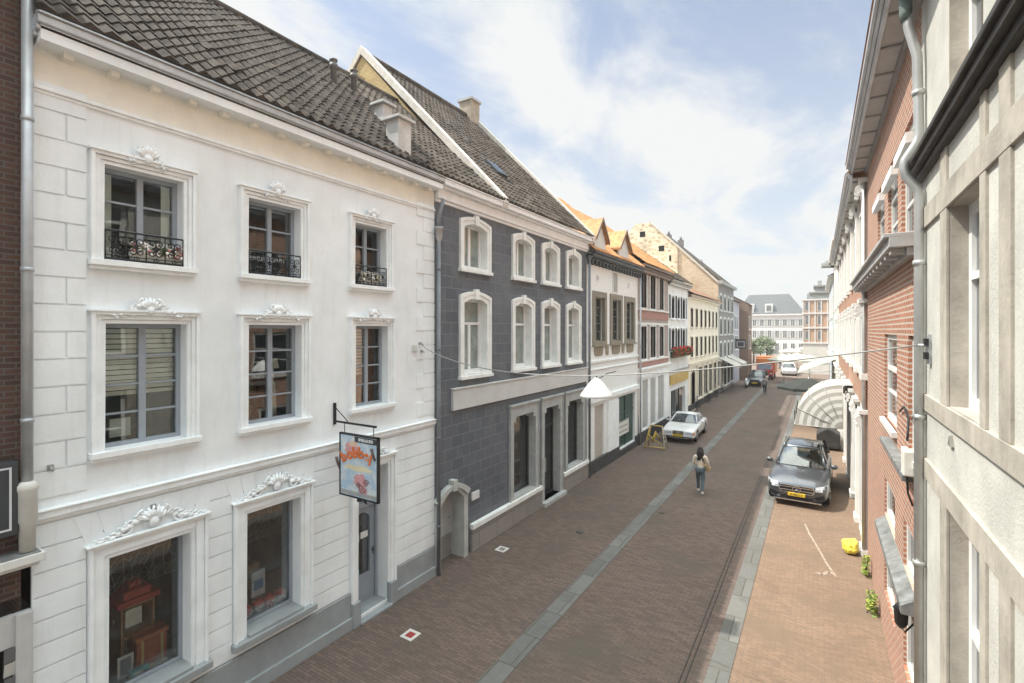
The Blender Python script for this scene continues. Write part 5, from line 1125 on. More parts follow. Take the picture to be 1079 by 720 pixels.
for k in range(nb + 1):
    y = qy0 + .2 + pit * k
    m = MB()
    for z0, z1 in ((7.55, 10.2), (4.75, 6.95), (0, 3.95)):
        RR.box(m, y - .26, y + .26, z0, z1 - .5, -.02, .11); RR.box(m, y - .32, y + .32, z0, z0 + .18, -.02, .15); RR.box(m, y - .34, y + .34, z1 - .12, z1, -.02, .20)
        RR.box(m, y - .24, y + .24, z1 - .5, z1 - .12, -.02, .13)
        for s_ in (-1, 1): m.lathe([(.11, -.04), (.11, .04)], (XR - .17, y + s_ * .2, z1 - .27), 10, axis='y'); m.lathe([(.06, -.05), (.06, .05)], (XR - .22, y + s_ * .2, z1 - .42), 8, axis='y')
    m.build('pilaster', PW, qh, bevel=.008)
eave(qh, qy0, qy1, ez - .2, .38, 1.3)
m = MB(); m.prism([(XR - .5, ez), (XR + 3.5, 13.8), (XR + 7.5, ez)], 'y', qy0, qy1); m.build('roof', OTILE, qh)

# ================================================================ farther houses on the right
def rowhouse(name, label, X, y0, y1, h, wallm, trim, floors, nwin, front=None, roofm=TILE2, rz=2.2):
    t = thing(name, (X, y0, 0), label, 'house'); F = Face(X, -1); ws = []
    for fl in floors:
        for k in range(nwin): y = y0 + (y1 - y0) * (k + .5) / nwin; ws.append((y - .5, y + .5, fl, fl + 1.7))
    m = MB(); F.wall(m, y0, y1, 0, h, ws, 0, .15); m.quad((X, y0, 0), (X + 9, y0, 0), (X + 9, y0, h), (X, y0, h)); m.build('wall', wallm, t)
    for w in ws: simple_win(F, t, w, WFR, trim, .1, 2, 2, .12, .04)
    m = MB(); F.box(m, y0 - .05, y1, h - .2, h, -.02, .22); F.box(m, y0 - .1, y1, h, h + .2, -.02, .4); F.box(m, y0, y1, 3.5, 3.7, -.02, .15); m.build('cornice', trim, t, bevel=.015)
    m = MB(); m.prism([(X - .3, h + .2), (X + 4, h + rz), (X + 9, h + .2)], 'y', y0, y1); m.build('roof', roofm, t)
    return t
CR2 = pl('far_cream', (.74, .71, .64), .8, .06, 1, .1, dirt=.1)
far1 = rowhouse('cream_house', 'cream house half hidden behind the house of white pilasters on the right', XR, qy1 + .05, 50, 11.6, CR2, PW, (4.6, 7.7), 4)
m = MB(); m.box(XR - .9, XR + .1, 48.4, 50, 11.4, 11.65); m.prism([(XR - .8, 11.65), (XR + .6, 12.6), (XR + .6, 11.65)], 'y', 48.5, 49.9); m.build('dormer', STG, far1)
rowhouse('pale_blue_house', 'pale blue white plastered house between the cream house and the orange brick corner house', XR - .05, 50.1, 68, 10.6, pl('pale_blue_render', (.56, .60, .62), .8, .05, 1), PW, (4.4, 7.3), 5)
# corner house facing down the street
Yc = 80; xa = ray(845.5, 348).x / ray(845.5, 348).y * Yc; xb_ = ray(870, 348).x / ray(870, 348).y * Yc + .6
ch = thing('corner_house', (xa, Yc, 0), 'far corner house of orange and pink brick with a stepped grey attic', 'house')
CB = bricks('corner_brick', (.66, .42, .27), (.60, .37, .25), (.5, .42, .35), .3, .1, .01, 'xz', .8, .3, .15)
m = MB(); m.box(xa, xb_ + 3, Yc, Yc + 9, 4.2, 10.2); m.build('wall', CB, ch); m = MB(); m.box(xa, xb_ + 3, Yc - .02, Yc + 9.02, 0, 4.2); m.build('ground_floor', CR2, ch)
m = MB()
for z in (4.2, 6.3, 8.3, 10.2): m.box(xa - .1, xb_ + 3, Yc - .12, Yc + 9.1, z, z + .22)
for q in range(5): x = xa + .05 + q * .72; m.box(x - .05, x + .1, Yc - .07, Yc, 4.42, 10.2)
m.build('stone_band', PW, ch)
for z in (4.8, 6.9, 8.8):
    for x in (xa + .35, xa + 1.1, xa + 1.85, xa + 2.6)[::2]:
        m = MB(); m.box(x, x + .38, Yc - .03, Yc + .02, z, z + 1.15); w = m.build('window', pl('far_glass', (.22, .23, .23), .2, .2), ch); m = MB(); m.ring([(x - .06, z - .06), (x + .44, z - .06), (x + .44, z + 1.21), (x - .06, z + 1.21)], [(x, z), (x + .38, z), (x + .38, z + 1.15), (x, z + 1.15)], 'y', Yc - .06, Yc); m.build('frame', PW, w)
m = MB(); m.box(xa + .9, xb_ + 3, Yc + .3, Yc + 8, 10.4, 11.3); m.box(xa + 1.5, xb_ + 3, Yc + .6, Yc + 7, 11.3, 12.2); m.box(xa + .75, xb_ + 3, Yc + .1, Yc + 8.2, 11.2, 11.4); m.box(xa + 1.3, xb_ + 3, Yc + .4, Yc + 7.2, 12.1, 12.35); m.box(xa + 1.8, xa + 2.3, Yc + 2, Yc + 2.6, 12.3, 13.1); m.build('attic', pl('attic_grey', (.34, .34, .32), .8, .1), ch, bevel=.02)
# end of the street: broad white building across the square
Ye = 132; ex = lambda px: ray(px, 348).x / ray(px, 348).y * Ye; ezf = lambda px, py: HC + ray(px, py).z / ray(px, py).y * Ye
x0, x1 = ex(776), ex(848); eh = ezf(815, 332.5)
eb = thing('square_building', (x0, Ye, 0), 'broad white three storey building with a big slate hipped roof closing the street', 'building')
ewins = []
nx = 9
m = MB(); WE = pl('far_white', (.82, .81, .78), .8, .03, .5); m.box(x0, x1, Ye, Ye + 14, 0, eh); m.build('wall', WE, eb)
for r_, (za, hh_) in enumerate(((eh - 2.5, 1.5), (eh - 5.3, 1.7), (.4, 2.6))):
    for k in range(nx):
        x = x0 + (x1 - x0) * (k + .5) / nx; m = MB(); m.box(x - .38, x + .38, Ye - .06, Ye + .05, za, za + hh_); w = m.build('window', pl('far_glass', (.22, .23, .23), .2, .2), eb)
        m = MB(); m.ring([(x - .5, za - .15), (x + .5, za - .15), (x + .5, za + hh_ + .12), (x - .5, za + hh_ + .12)], [(x - .38, za), (x + .38, za), (x + .38, za + hh_), (x - .38, za + hh_)], 'y', Ye - .1, Ye + .02); m.box(x - .03, x + .03, Ye - .09, Ye - .05, za, za + hh_); m.build('frame', WE, w)
        if r_ < 2:
            for s_ in (-1, 1): m = MB(); m.box(x + s_ * .5 - (.3 if s_ < 0 else 0), x + s_ * .5 + (.3 if s_ > 0 else 0), Ye - .1, Ye, za, za + hh_); m.build('shutter', pl('far_shutter', (.50, .50, .48), .7, .1), w)
m = MB(); m.box(x0 - .3, x1 + .3, Ye - .4, Ye + 14, eh, eh + .3); m.build('cornice', WE, eb)
rt = ezf(815, 311); m = MB(); a = Ye - .4; m.add([(x0 - .3, a, eh + .3), (x1 + .3, a, eh + .3), (x1 + .3, Ye + 14, eh + .3), (x0 - .3, Ye + 14, eh + .3), (x0 + 2, Ye + 7, rt + .6), (ex(830), Ye + 7, rt + .6)], [(0, 1, 5, 4), (1, 2, 5), (2, 3, 4, 5), (3, 0, 4)]); m.build('roof', pl('slate_roof', (.09, .095, .10), .6, .15, 2), eb)
for px in (790, 810):
    x = ex(px); zb = ezf(px, 329); m = MB(); m.box(x - .8, x + .8, Ye + .2, Ye + 3, zb - .3, zb + 2.0); d = m.build('dormer', WE, eb); m = MB(); m.box(x - .5, x + .5, Ye + .12, Ye + .25, zb + .3, zb + 1.6); m.build('pane', pl('far_glass', (.16, .17, .18), .2), d)
# backdrop houses either side of the square so nothing is open
for (xx0, xx1, h, nm, lab) in ((x1 + .5, x1 + 16, 11, 'far_house', 'hazy grey roofed house behind the corner house'), (x0 - 26, x0 - .5, 10, 'far_house', 'pale far house left of the white building on the square')):
    t = thing(nm, (xx0, Ye + 4, 0), lab, 'house'); m = MB(); m.box(xx0, xx1, Ye + 4, Ye + 15, 0, h); m.build('wall', CR2, t); m = MB(); m.prism([(Ye + 3.6, h), (Ye + 9, h + 4), (Ye + 15, h)], 'x', xx0 - .2, xx1 + .2); m.build('roof', pl('slate_roof', (.09, .095, .10), .6), t)
# houses behind the viewer and the unseen street continue both rows
# ================================================================ street life
# overhead cable and the lamp hung from it
ya, za = lY(441), lZ(441, 362); yb, zb = YPIPE - .29, 5.92
cb_pts = []
for i in range(41):
    t = i / 40; cb_pts.append((XL + .05 + (XR - .12 - XL - .05) * t, ya + (yb - ya) * t, za + (zb - za) * t - .60 * 4 * (t ** .8) * (1 - t) * (1.0 - .35 * t)))
m = MB(); m.tube(cb_pts, .011, 6); tag(m.build('overhead_cable', pl('cable_grey', (.30, .30, .29), .5, .1)), 'thin grey cable sagging across the street from the white house to the downpipe', 'cable')
d = ray(640, 348)
def cab_at(px):
    best = min(cb_pts, key=lambda p: abs((lambda a: a)(math.atan2(p[0], p[1]) - math.atan2(ray(px, 348).x, ray(px, 348).y)))); return Vector(best)
i0 = min(range(41), key=lambda i: abs(math.atan2(cb_pts[i][0], cb_pts[i][1]) - math.atan2(ray(633, 348).x, ray(633, 348).y)))
p = Vector(cb_pts[i0]); t = thing('street_lamp', tuple(p), 'white conical street lamp hanging from the overhead cable', 'street lamp')
LW = pl('lamp_white', (.80, .80, .78), .4, .03, 2, 0)
m = MB(); m.lathe([(.03, -.04), (.07, -.08), (.12, -.12), (.27, -.32), (.29, -.36), (.275, -.37), (.10, -.17), (.02, -.12)], tuple(p), 28); m.build('lamp_shade', LW, t)
m = MB(); m.lathe([(.05, -.20), (.12, -.30), (.13, -.36), (.09, -.40), (.0, -.41)], tuple(p), 16); m.build('lamp_glass', pl('opal', (.75, .75, .72), .3, .02, 2, 0), t)
m = MB(); m.tube([p, p + Vector((0, 0, -.06))], .012, 6); m.tube([p + Vector((.0, 0, -.06)), p + Vector((.10, 0, -.02)), p + Vector((.20, 0, .05)), p + Vector((.36, 0, .09))], .008, 5); m.build('hanger', IRON, t)

# --------------------------------------------------------------- cars
def smoothbody(rows, name, mat, parent, close=True, sub=2, crease=None):
    """rows: list of rings (each a list of points, mirrored later)"""
    pass
def car(name, label, pos, rz, p, group=None, cat='car'):
    """p: L,W,H, stations [(s, zb, zs, zt, w)], cabin [(s, z)...], colours; the nose points to -y"""
    t = thing(name, pos, label, cat, group); Lc, Wc = p['L'], p['W']; hw = Wc / 2
    paint = p['paint']
    rings = []
    for (s, zb, zs, zt, w) in p['st']:
        h = [(0, zb), (w * .78, zb), (w * .97, zb + .10), (w, zb + (zs - zb) * .5), (w * .985, zs - .04), (w * .93, zs + .0), (w * .70, zt - .005), (w * .35, zt), (0, zt + .004)]
        full = [(x, s, z) for x, z in h] + [(-x, s, z) for x, z in h[-2:0:-1]]; rings.append(full)
    n = len(rings[0]); vs = [v for r_ in rings for v in r_]; fs = []
    for i in range(len(rings) - 1):
        for k in range(n): fs.append((i * n + k, i * n + (k + 1) % n, (i + 1) * n + (k + 1) % n, (i + 1) * n + k))
    fs.append(tuple(range(n))); fs.append(tuple(range(n * (len(rings) - 1), n * len(rings)))[::-1])
    mb = MB(); mb.add(vs, fs, 0, True); body = mb.build('body', [paint, DARKPAINT], None)
    sub = body.modifiers.new('s', 'SUBSURF'); sub.levels = 2; sub.render_levels = 2
    cut = MB()
    for sy in p['wheels']:
        for sx in (-1, 1): cut.lathe([(p['wr'] * 1.17, -.28), (p['wr'] * 1.17, .2)], (sx * hw, sy, p['wr']), 28, axis='x')
    co = cut.build('cutter', DARKPAINT, None)
    bo = body.modifiers.new('b', 'BOOLEAN'); bo.operation = 'DIFFERENCE'; bo.object = co; bo.solver = 'EXACT'
    bpy.context.view_layer.update(); me = bpy.data.meshes.new_from_object(body.evaluated_get(bpy.context.evaluated_depsgraph_get())); bpy.data.objects.remove(co); body.modifiers.clear(); body.data = me
    me.polygons.foreach_set('use_smooth', [True] * len(me.polygons)); body.parent = t
    me.update()
    def P_(mbx, nm, mat, par=t, bevel=0): 
        o = mbx.build(nm, mat, None, bevel=bevel); o.parent = par; return o
    # cabin: glass house with painted roof and pillars
    (sa, za), (sb, zb2), (sc_, zc2), (sd2, zd) = p['cab']; wb, wr = p['cw']
    nn = 6
    def arc(w, s, z, bow, crown_): return [(w * (2 * i / nn - 1), s - bow * (1 - (2 * i / nn - 1) ** 2), z + crown_ * (1 - (2 * i / nn - 1) ** 2)) for i in range(nn + 1)]
    A, B, Cc, D = arc(wb, sa, za, .14, .02), arc(wr, sb, zb2, .10, .05), arc(wr, sc_, zc2, -.03, .05), arc(wb * .97, sd2, zd, -.06, .02)
    mid = arc(wr * 1.01, (sb + sc_) / 2, max(zb2, zc2) + .03, 0, .055)
    mb = MB(); o = A + B + mid + Cc + D; fs = []
    k = nn + 1
    for r_ in range(4): fs += [(r_ * k + i, r_ * k + i + 1, (r_ + 1) * k + i + 1, (r_ + 1) * k + i) for i in range(nn)]
    fs += [(0, k, 2 * k, 3 * k, 4 * k), (nn, k + nn, 2 * k + nn, 3 * k + nn, 4 * k + nn)][0:2]
    mb.add(o, fs, 0, True); P_(mb, 'glasshouse', p.get('glass', FGLASS))
    mb = MB(); lift = .012
    def up(q, e=lift, sx=1.012): return (q[0] * sx, q[1], q[2] + e)
    o = [up(q) for q in B + mid + Cc]; mb.add(o, [(r_ * k + i, r_ * k + i + 1, (r_ + 1) * k + i + 1, (r_ + 1) * k + i) for r_ in range(2) for i in range(nn)], 0, True)
    roof_ = P_(mb, 'roof', paint); s_ = roof_.modifiers.new('solid', 'SOLIDIFY'); s_.thickness = .05; s_.offset = -1
    if p.get('glassroof'):
        mb = MB(); a = []
        for (w9, s9, z9, b9, c9) in ((wr, sb + .14, zb2 + .01, .10, .05), (wr * 1.01, (sb + sc_) / 2, max(zb2, zc2) + .03, 0, .055), (wr, sc_ - .3, zc2 + .008, -.03, .05)):
            for i in range(nn + 1): u = .78 * (2 * i / nn - 1); a.append((w9 * u, s9 - b9 * (1 - u * u), z9 + c9 * (1 - u * u) + lift + .012))
        mb.add(a, [(r_ * k + i, r_ * k + i + 1, (r_ + 1) * k + i + 1, (r_ + 1) * k + i) for r_ in range(2) for i in range(nn)], 0, True); P_(mb, 'glass_roof', p['glassroof'], roof_)
    for i in (0, nn):
        mb = MB(); mb.tube([A[i], B[i]], .035, 6); mb.tube([B[i], mid[i], Cc[i]], .035, 6); mb.tube([Cc[i], D[i]], p.get('cpil', .07), 6)
        for q in p['pillars']:
            sgn = -1 if i == 0 else 1; mb.tube([(sgn * wb * .995, q, za + .0), (sgn * wr * 1.0, q + .04, max(zb2, zc2) + .02)], .03, 6)
        P_(mb, 'pillars', paint)
    # wheels
    for sy in p['wheels']:
        for sx in (-1, 1):
            c = (sx * (hw - .13), sy, p['wr']); r0 = p['wr']; mb = MB(); mb.lathe([(r0 * .66, -.10), (r0 * .93, -.10), (r0, -.06), (r0, .06), (r0 * .93, .10), (r0 * .66, .10)], c, 26, axis='x'); w_ = P_(mb, 'wheel', pl('tyre', (.018, .018, .018), .8, .1))
            mb = MB(); mb.lathe([(r0 * .67, -.085), (r0 * .67, .085)], c, 24, axis='x'); 
            for q in range(5): a = q * 2 * math.pi / 5; mb.tube([(c[0] + sx * .09, c[1], c[2]), (c[0] + sx * .095, c[1] + r0 * .6 * math.cos(a), c[2] + r0 * .6 * math.sin(a))], .03, 5)
            P_(mb, 'rim', pl('alloy', (.35, .36, .37), .3, .05, metal=.8), w_)
    return t, P_
def text3(s, size, loc, mat, parent):
    return text(s, size, loc, mat, parent, ex=.002)
YPL = pl('plate_yellow', (.75, .52, .04), .5, .05, 3, 0); CHR = pl('chrome', (.60, .61, .62), .15, .05, metal=.95); HL = pl('headlamp_glass', (.50, .53, .56), .08, .2, 30, 0, spec=.8)
GREYM = pl('metallic_grey', (.105, .11, .12), .30, .05, 2, 0, metal=.55, spec=.5, coat=.8)
fl, fr_ = G(803, 533.5), G(875.5, 537.5)
pc = (fl + fr_) / 2
suv = dict(L=4.7, W=1.93, paint=GREYM, wr=.37, wheels=(.92, 3.80), cw=(.80, .62), cpil=.09, pillars=(2.45, 3.4), glassroof=pl('dark_roof_glass', (.05, .07, .10), .05, .1, 2, 0, spec=1), glass=glassmat('car_glass', (.42, .48, .48), .08, 1.6, .0),
    cab=((1.62, 1.06), (2.30, 1.60), (4.05, 1.58), (4.45, 1.10)),
    st=[(0, .28, .62, .66, .70), (.07, .22, .74, .80, .85), (.25, .20, .83, .90, .92), (.6, .20, .90, .97, .955), (1.1, .20, .96, 1.03, .965), (1.65, .20, 1.0, 1.07, .965), (2.6, .20, 1.02, 1.08, .965), (3.6, .20, 1.04, 1.09, .965), (4.2, .22, 1.03, 1.08, .95), (4.55, .28, .98, 1.02, .88), (4.7, .35, .85, .9, .78)])
t, PP = car('parked_car', 'dark grey metallic estate car parked facing the viewer on the right-hand brick strip', (0, 0, 0), 0, suv)
def front(t, PP, fy):
    pass
# grille, star, lamps, intake, plate, mirrors, wipers
m = MB(); m.prism([(-.46, .50), (.46, .50), (.52, .60), (.48, .73), (-.48, .73), (-.52, .60)], 'y', -.035, .1); gr = PP(m, 'grille', pl('grille_black', (.015, .015, .017), .4), bevel=.01)
m = MB(); 
for z in (.56, .665): m.box(-.48, .48, -.05, -.03, z, z + .025)
m.ring([(-.48, .49), (.48, .49), (.54, .60), (.50, .745), (-.50, .745), (-.54, .60)], [(-.455, .505), (.455, .505), (.51, .60), (.475, .725), (-.475, .725), (-.51, .60)], 'y', -.05, -.02)
PP(m, 'grille_bars', CHR, gr)
m = MB(); n = 28; cz_ = .62; m.ring([(.125 * math.cos(i * 2 * math.pi / n), cz_ + .125 * math.sin(i * 2 * math.pi / n)) for i in range(n)], [(.105 * math.cos(i * 2 * math.pi / n), cz_ + .105 * math.sin(i * 2 * math.pi / n)) for i in range(n)], 'y', -.075, -.05)
for q in range(3): a = R(90 + 120 * q); m.tube([(0, -.065, cz_), (.11 * math.cos(a), -.065, cz_ + .11 * math.sin(a))], [.02, .004], 5)
PP(m, 'emblem', CHR, gr)
for sx in (-1, 1):
    m = MB(); m.add([(sx * .55, -.02, .62), (sx * .56, .0, .75), (sx * .80, .12, .80), (sx * .91, .34, .83), (sx * .90, .25, .70), (sx * .74, .0, .62)] + [(sx * .5, .3, .62), (sx * .5, .3, .72), (sx * .7, .4, .77), (sx * .8, .5, .79), (sx * .8, .5, .7), (sx * .7, .4, .62)], [(0, 1, 2, 3, 4, 5)] + [(i, (i + 1) % 6, 6 + (i + 1) % 6, 6 + i) for i in range(6)]); h_ = PP(m, 'headlight', HL)
    m = MB(); 
    for q in range(3): m.ball((sx * (.62 + .085 * q), .0 + .055 * q, .70 + .012 * q), (.03, .02, .025))
    PP(m, 'lens', WHITE2, h_)
    m = MB(); m.prism([(sx * .50, .40), (sx * .82, .52), (sx * .84, .38), (sx * .62, .31)], 'y', .0, .12); PP(m, 'air_intake', pl('grille_black', (.015, .015, .017), .4))
    m = MB(); m.ball((sx * 1.05, 1.88, 1.10), (.12, .07, .085), 0, 12, 8); m.tube([(sx * .90, 1.85, 1.03), (sx * 1.0, 1.87, 1.06)], .03, 6); PP(m, 'wing_mirror', GREYM)
    m = MB(); m.tube([(sx * .60, 2.45, 1.63), (sx * .60, 2.6, 1.665), (sx * .60, 3.8, 1.665), (sx * .60, 4.0, 1.62)], .016, 6); PP(m, 'roof_rail', CHR)
    m = MB(); m.tube([(sx * .05 + .15, 1.50, 1.085), (sx * .35 + .15, 1.74, 1.22)], .012, 5); PP(m, 'wiper', IRON)
m = MB(); m.box(-.5, .5, -.02, .1, .24, .36); PP(m, 'lower_grille', pl('grille_black', (.015, .015, .017), .4))
m = MB(); m.prism([(-.75, .215), (.75, .215), (.7, .25), (-.7, .25)], 'y', -.05, .05); PP(m, 'splitter', CHR)
m = MB(); m.box(-.26, .26, -.085, -.055, .385, .495); plq = PP(m, 'number_plate', YPL, bevel=.005)
text3('K-482-LT', .095, (0, -.088, .44), DARKPAINT, plq)
m = MB(); 
for a in (-.38, .38): m.box(a - .22, a + .22, 2.55, 2.70, .7, 1.30); m.box(a - .12, a + .12, 2.56, 2.68, 1.30, 1.48)
PP(m, 'seats', pl('seat_tan', (.40, .26, .15), .6, .1))
m = MB(); m.box(-.72, .72, 1.75, 2.15, .85, 1.05); PP(m, 'dashboard', DARKPAINT)
t.location = (pc.x + .01, pc.y + .12, 0); t.rotation_euler = (0, 0, R(-2.5))
# white coupe
WP = pl('white_car_paint', (.68, .69, .69), .28, .03, 1, 0, coat=.7)
fl, fr_ = G(697, 464), G(733.5, 469)
coupe = dict(L=4.55, W=1.76, paint=WP, wr=.31, wheels=(.82, 3.45), cw=(.72, .56), cpil=.05, pillars=(2.85,), cab=((1.52, .88), (2.10, 1.24), (3.0, 1.23), (3.45, .92)),
    st=[(0, .30, .56, .60, .72), (.06, .22, .66, .70, .82), (.3, .20, .74, .78, .87), (.9, .19, .80, .84, .88), (1.55, .19, .85, .89, .88), (2.6, .19, .86, .90, .88), (3.4, .20, .86, .91, .88), (4.1, .24, .82, .87, .86), (4.45, .30, .76, .80, .82), (4.55, .38, .70, .72, .75)])
t, PP = car('parked_car', 'white vintage coupe parked against the houses on the left', (0, 0, 0), 0, coupe)
m = MB(); m.box(-.28, .28, -.03, .05, .42, .66); gr = PP(m, 'grille', CHR, bevel=.01)
m = MB(); 
for i in range(7): m.box(-.25, .25, -.036, -.03, .44 + i * .03, .45 + i * .03)
PP(m, 'grille_bars', DARKPAINT, gr)
m = MB(); m.ring([(.1 * math.cos(i * .45), .55 + .1 * math.sin(i * .45)) for i in range(14)], [(.082 * math.cos(i * .45), .55 + .082 * math.sin(i * .45)) for i in range(14)], 'y', -.05, -.03)
for q in range(3): a = R(90 + 120 * q); m.tube([(0, -.04, .55), (.085 * math.cos(a), -.04, .55 + .085 * math.sin(a))], [.014, .003], 5)
PP(m, 'emblem', CHR, gr)
for sx in (-1, 1):
    m = MB(); m.box(sx * .34, sx * .78, .0, .1, .47, .62); h_ = PP(m, 'headlight', HL, bevel=.02)
    m = MB(); m.box(sx * .78, sx * .84, .01, .12, .48, .61); PP(m, 'indicator', pl('amber', (.7, .25, .03), .3), h_)
    m = MB(); m.ball((sx * .95, 1.75, .93), (.08, .05, .06), 0, 10, 6); m.tube([(sx * .80, 1.72, .86), (sx * .9, 1.75, .92)], .02, 5); PP(m, 'wing_mirror', WP)
m = MB(); m.box(-.84, .84, -.13, .0, .30, .42); m.box(-.86, -.80, -.1, .6, .32, .42); m.box(.80, .86, -.1, .6, .32, .42); bp = PP(m, 'bumper', CHR, bevel=.03)
m = MB(); m.box(-.84, .84, -.14, -.13, .34, .37); PP(m, 'rubber_strip', IRON, bp)
m = MB(); m.box(-.26, .26, -.155, -.14, .38, .49); plq = PP(m, 'number_plate', YPL); text3('DK-71-BS', .09, (0, -.158, .435), DARKPAINT, plq)
m = MB(); m.tube([(-.35, 1.45, .90), (-.05, 1.68, 1.0)], .01, 5); m.tube([(.15, 1.45, .90), (.45, 1.68, 1.0)], .01, 5); PP(m, 'wiper', IRON)
pc = (fl + fr_) / 2; t.location = (pc.x, pc.y - .1, 0); t.rotation_euler = (0, 0, R(1.5))
# far vehicles
BLKP = pl('black_car_paint', (.02, .022, .028), .25, .05, 1, 0, coat=.8)
van = dict(L=4.3, W=1.75, paint=BLKP, wr=.33, wheels=(.75, 3.4), cw=(.74, .62), pillars=(2.2, 3.2), cab=((1.15, 1.05), (1.7, 1.55), (3.7, 1.58), (4.15, 1.1)),
    st=[(0, .3, .7, .75, .7), (.1, .22, .8, .86, .84), (.5, .2, .95, 1.0, .87), (1.2, .2, 1.03, 1.08, .875), (3.6, .2, 1.05, 1.1, .87), (4.2, .25, 1.0, 1.05, .84), (4.3, .35, .9, .95, .75)])
p = G(795, 408); t, PP = car('parked_car', 'small black car facing the viewer in front of the orange load far down the street', (p.x, p.y, 0), 0, van)
for sx in (-1, 1): m = MB(); m.ball((sx * .6, .0, .68), (.15, .06, .1), 0, 10, 6); PP(m, 'headlight', HL)
m = MB(); m.box(-.26, .26, -.05, .02, .38, .49); PP(m, 'number_plate', YPL)
t.rotation_euler = (0, 0, R(-3))
p = G(786, 409); t = thing('motor_scooter', (p.x, p.y, 0), 'white motor scooter parked left of the small black car far down the street', 'scooter')
m = MB(); 
for dy in (0, 1.2): m.lathe([(.16, -.05), (.24, -.05), (.24, .05), (.16, .05)], (p.x, p.y + dy, .24), 16, axis='x')
m.build('wheel', IRON, t); m = MB(); m.tube([(p.x, p.y - .05, .35), (p.x, p.y + .15, .8), (p.x, p.y + .2, .98)], [.12, .14, .08], 8); m.tube([(p.x, p.y + .2, .32), (p.x, p.y + .7, .30), (p.x, p.y + 1.25, .55)], [.12, .14, .18], 8); m.build('body', WP, t); m = MB(); m.tube([(p.x, p.y + .6, .75), (p.x, p.y + 1.3, .78)], .12, 8); m.build('saddle', IRON, t); m = MB(); m.tube([(p.x - .3, p.y + .25, 1.0), (p.x + .3, p.y + .25, 1.0)], .02, 6); m.build('handlebar', CHR, t)
REDP = pl('red_car_paint', (.50, .06, .045), .35, .05, 1, 0, coat=.5); ORP = pl('orange_truck', (.72, .24, .07), .5, .1, 1, 0)
p = G(805.5, 400.5); tr = thing('delivery_truck', (p.x, p.y, 0), 'small truck with a red cab and an orange box body far down the street', 'truck')
q = p; m = MB(); m.box(q.x - .95, q.x + .95, q.y, q.y + 1.6, .35, 1.25); m.prism([(q.y + .15, 1.25), (q.y + .5, 1.95), (q.y + 1.6, 1.95), (q.y + 1.6, 1.25)], 'x', q.x - .88, q.x + .88); m.build('cab', REDP, tr, bevel=.05)
m = MB(); m.add([(q.x - .75, q.y + .16, 1.30), (q.x + .75, q.y + .16, 1.30), (q.x + .72, q.y + .44, 1.88), (q.x - .72, q.y + .44, 1.88)], [(0, 1, 2, 3)]); m.build('windscreen', FGLASS, tr)
m = MB(); m.box(q.x - 1.05, q.x + 1.05, q.y + 1.7, q.y + 5.0, .7, 2.75); m.box(q.x - 1.0, q.x + 1.0, q.y + .5, q.y + 1.7, 1.98, 2.6); m.build('box_body', ORP, tr, bevel=.06)
for sx in (-1, 1):
    m = MB(); m.ball((q.x + sx * .7, q.y, .8), (.16, .06, .1), 0, 10, 6); m.build('headlight', HL, tr)
    for dy in (.7, 3.8): m = MB(); m.lathe([(.2, -.12), (.36, -.12), (.36, .12), (.2, .12)], (q.x + sx * .82, q.y + dy, .36), 18, axis='x'); m.build('wheel', pl('tyre', (.018, .018, .018), .8), tr)
m = MB(); m.box(q.x - .9, q.x + .9, q.y - .06, q.y + .02, .36, .55); m.build('bumper', DARKPAINT, tr)
p = G(832, 396.5); wc = dict(van); wc['paint'] = pl('white_car_paint2', (.6, .6, .6), .3, .05, 1, 0, coat=.5)
t, PP = car('parked_car', 'small pale car standing near the cream cafe parasols far down the street', (p.x, p.y, 0), R(180), wc); t.rotation_euler = (0, 0, R(6))

# --------------------------------------------------------------- works barrier
tb0 = G(681, 471); t = thing('trestle', (tb0.x, tb0.y, 0), 'yellow folding A-frame trestle on the left pavement in front of the white coupe', 'trestle')
TY = pl('trestle_yellow', (.55, .40, .10), .6, .15, 4, 0); x0, x1 = tb0.x, tb0.x + 1.05
for nm, xx in (('side_frame', x0), ('side_frame', x1)):
    m = MB(); 
    for s_ in (-1, 1): m.tube([(xx, tb0.y + .35 * s_, 0), (xx - (0 if xx == x0 else .0) + (.22 if xx == x0 else -.22), tb0.y, 1.15)], .03, 6)
    m.tube([(xx + (.08 if xx == x0 else -.08), tb0.y - .22, .4), (xx + (.08 if xx == x0 else -.08), tb0.y + .22, .4)], .022, 5); m.build(nm, TY if xx == x0 else pl('trestle_pale', (.5, .45, .35), .6, .1), t)
m = MB(); m.tube([(x0 + .2, tb0.y, 1.15), (x1 - .2, tb0.y, 1.15)], .035, 6); m.build('cross_bar', TY, t); m = MB(); m.tube([(x0, tb0.y - .35, .12), (x1, tb0.y - .35, .12)], .028, 6); m.build('cross_bar', TY, t); m = MB(); m.tube([(x0 + .1, tb0.y - .15, .7), (x1 - .2, tb0.y - .15, .2)], .03, 6); m.build('cross_bar', TY, t)
m = MB(); m.tube([(x0 + .35, tb0.y - .1, .3), (x0 + .55, tb0.y - .15, .85), (x0 + .7, tb0.y - .1, .5)], [.06, .09, .05], 7); m.build('strap', pl('strap_yellow', (.6, .42, .08), .7, .2), t)

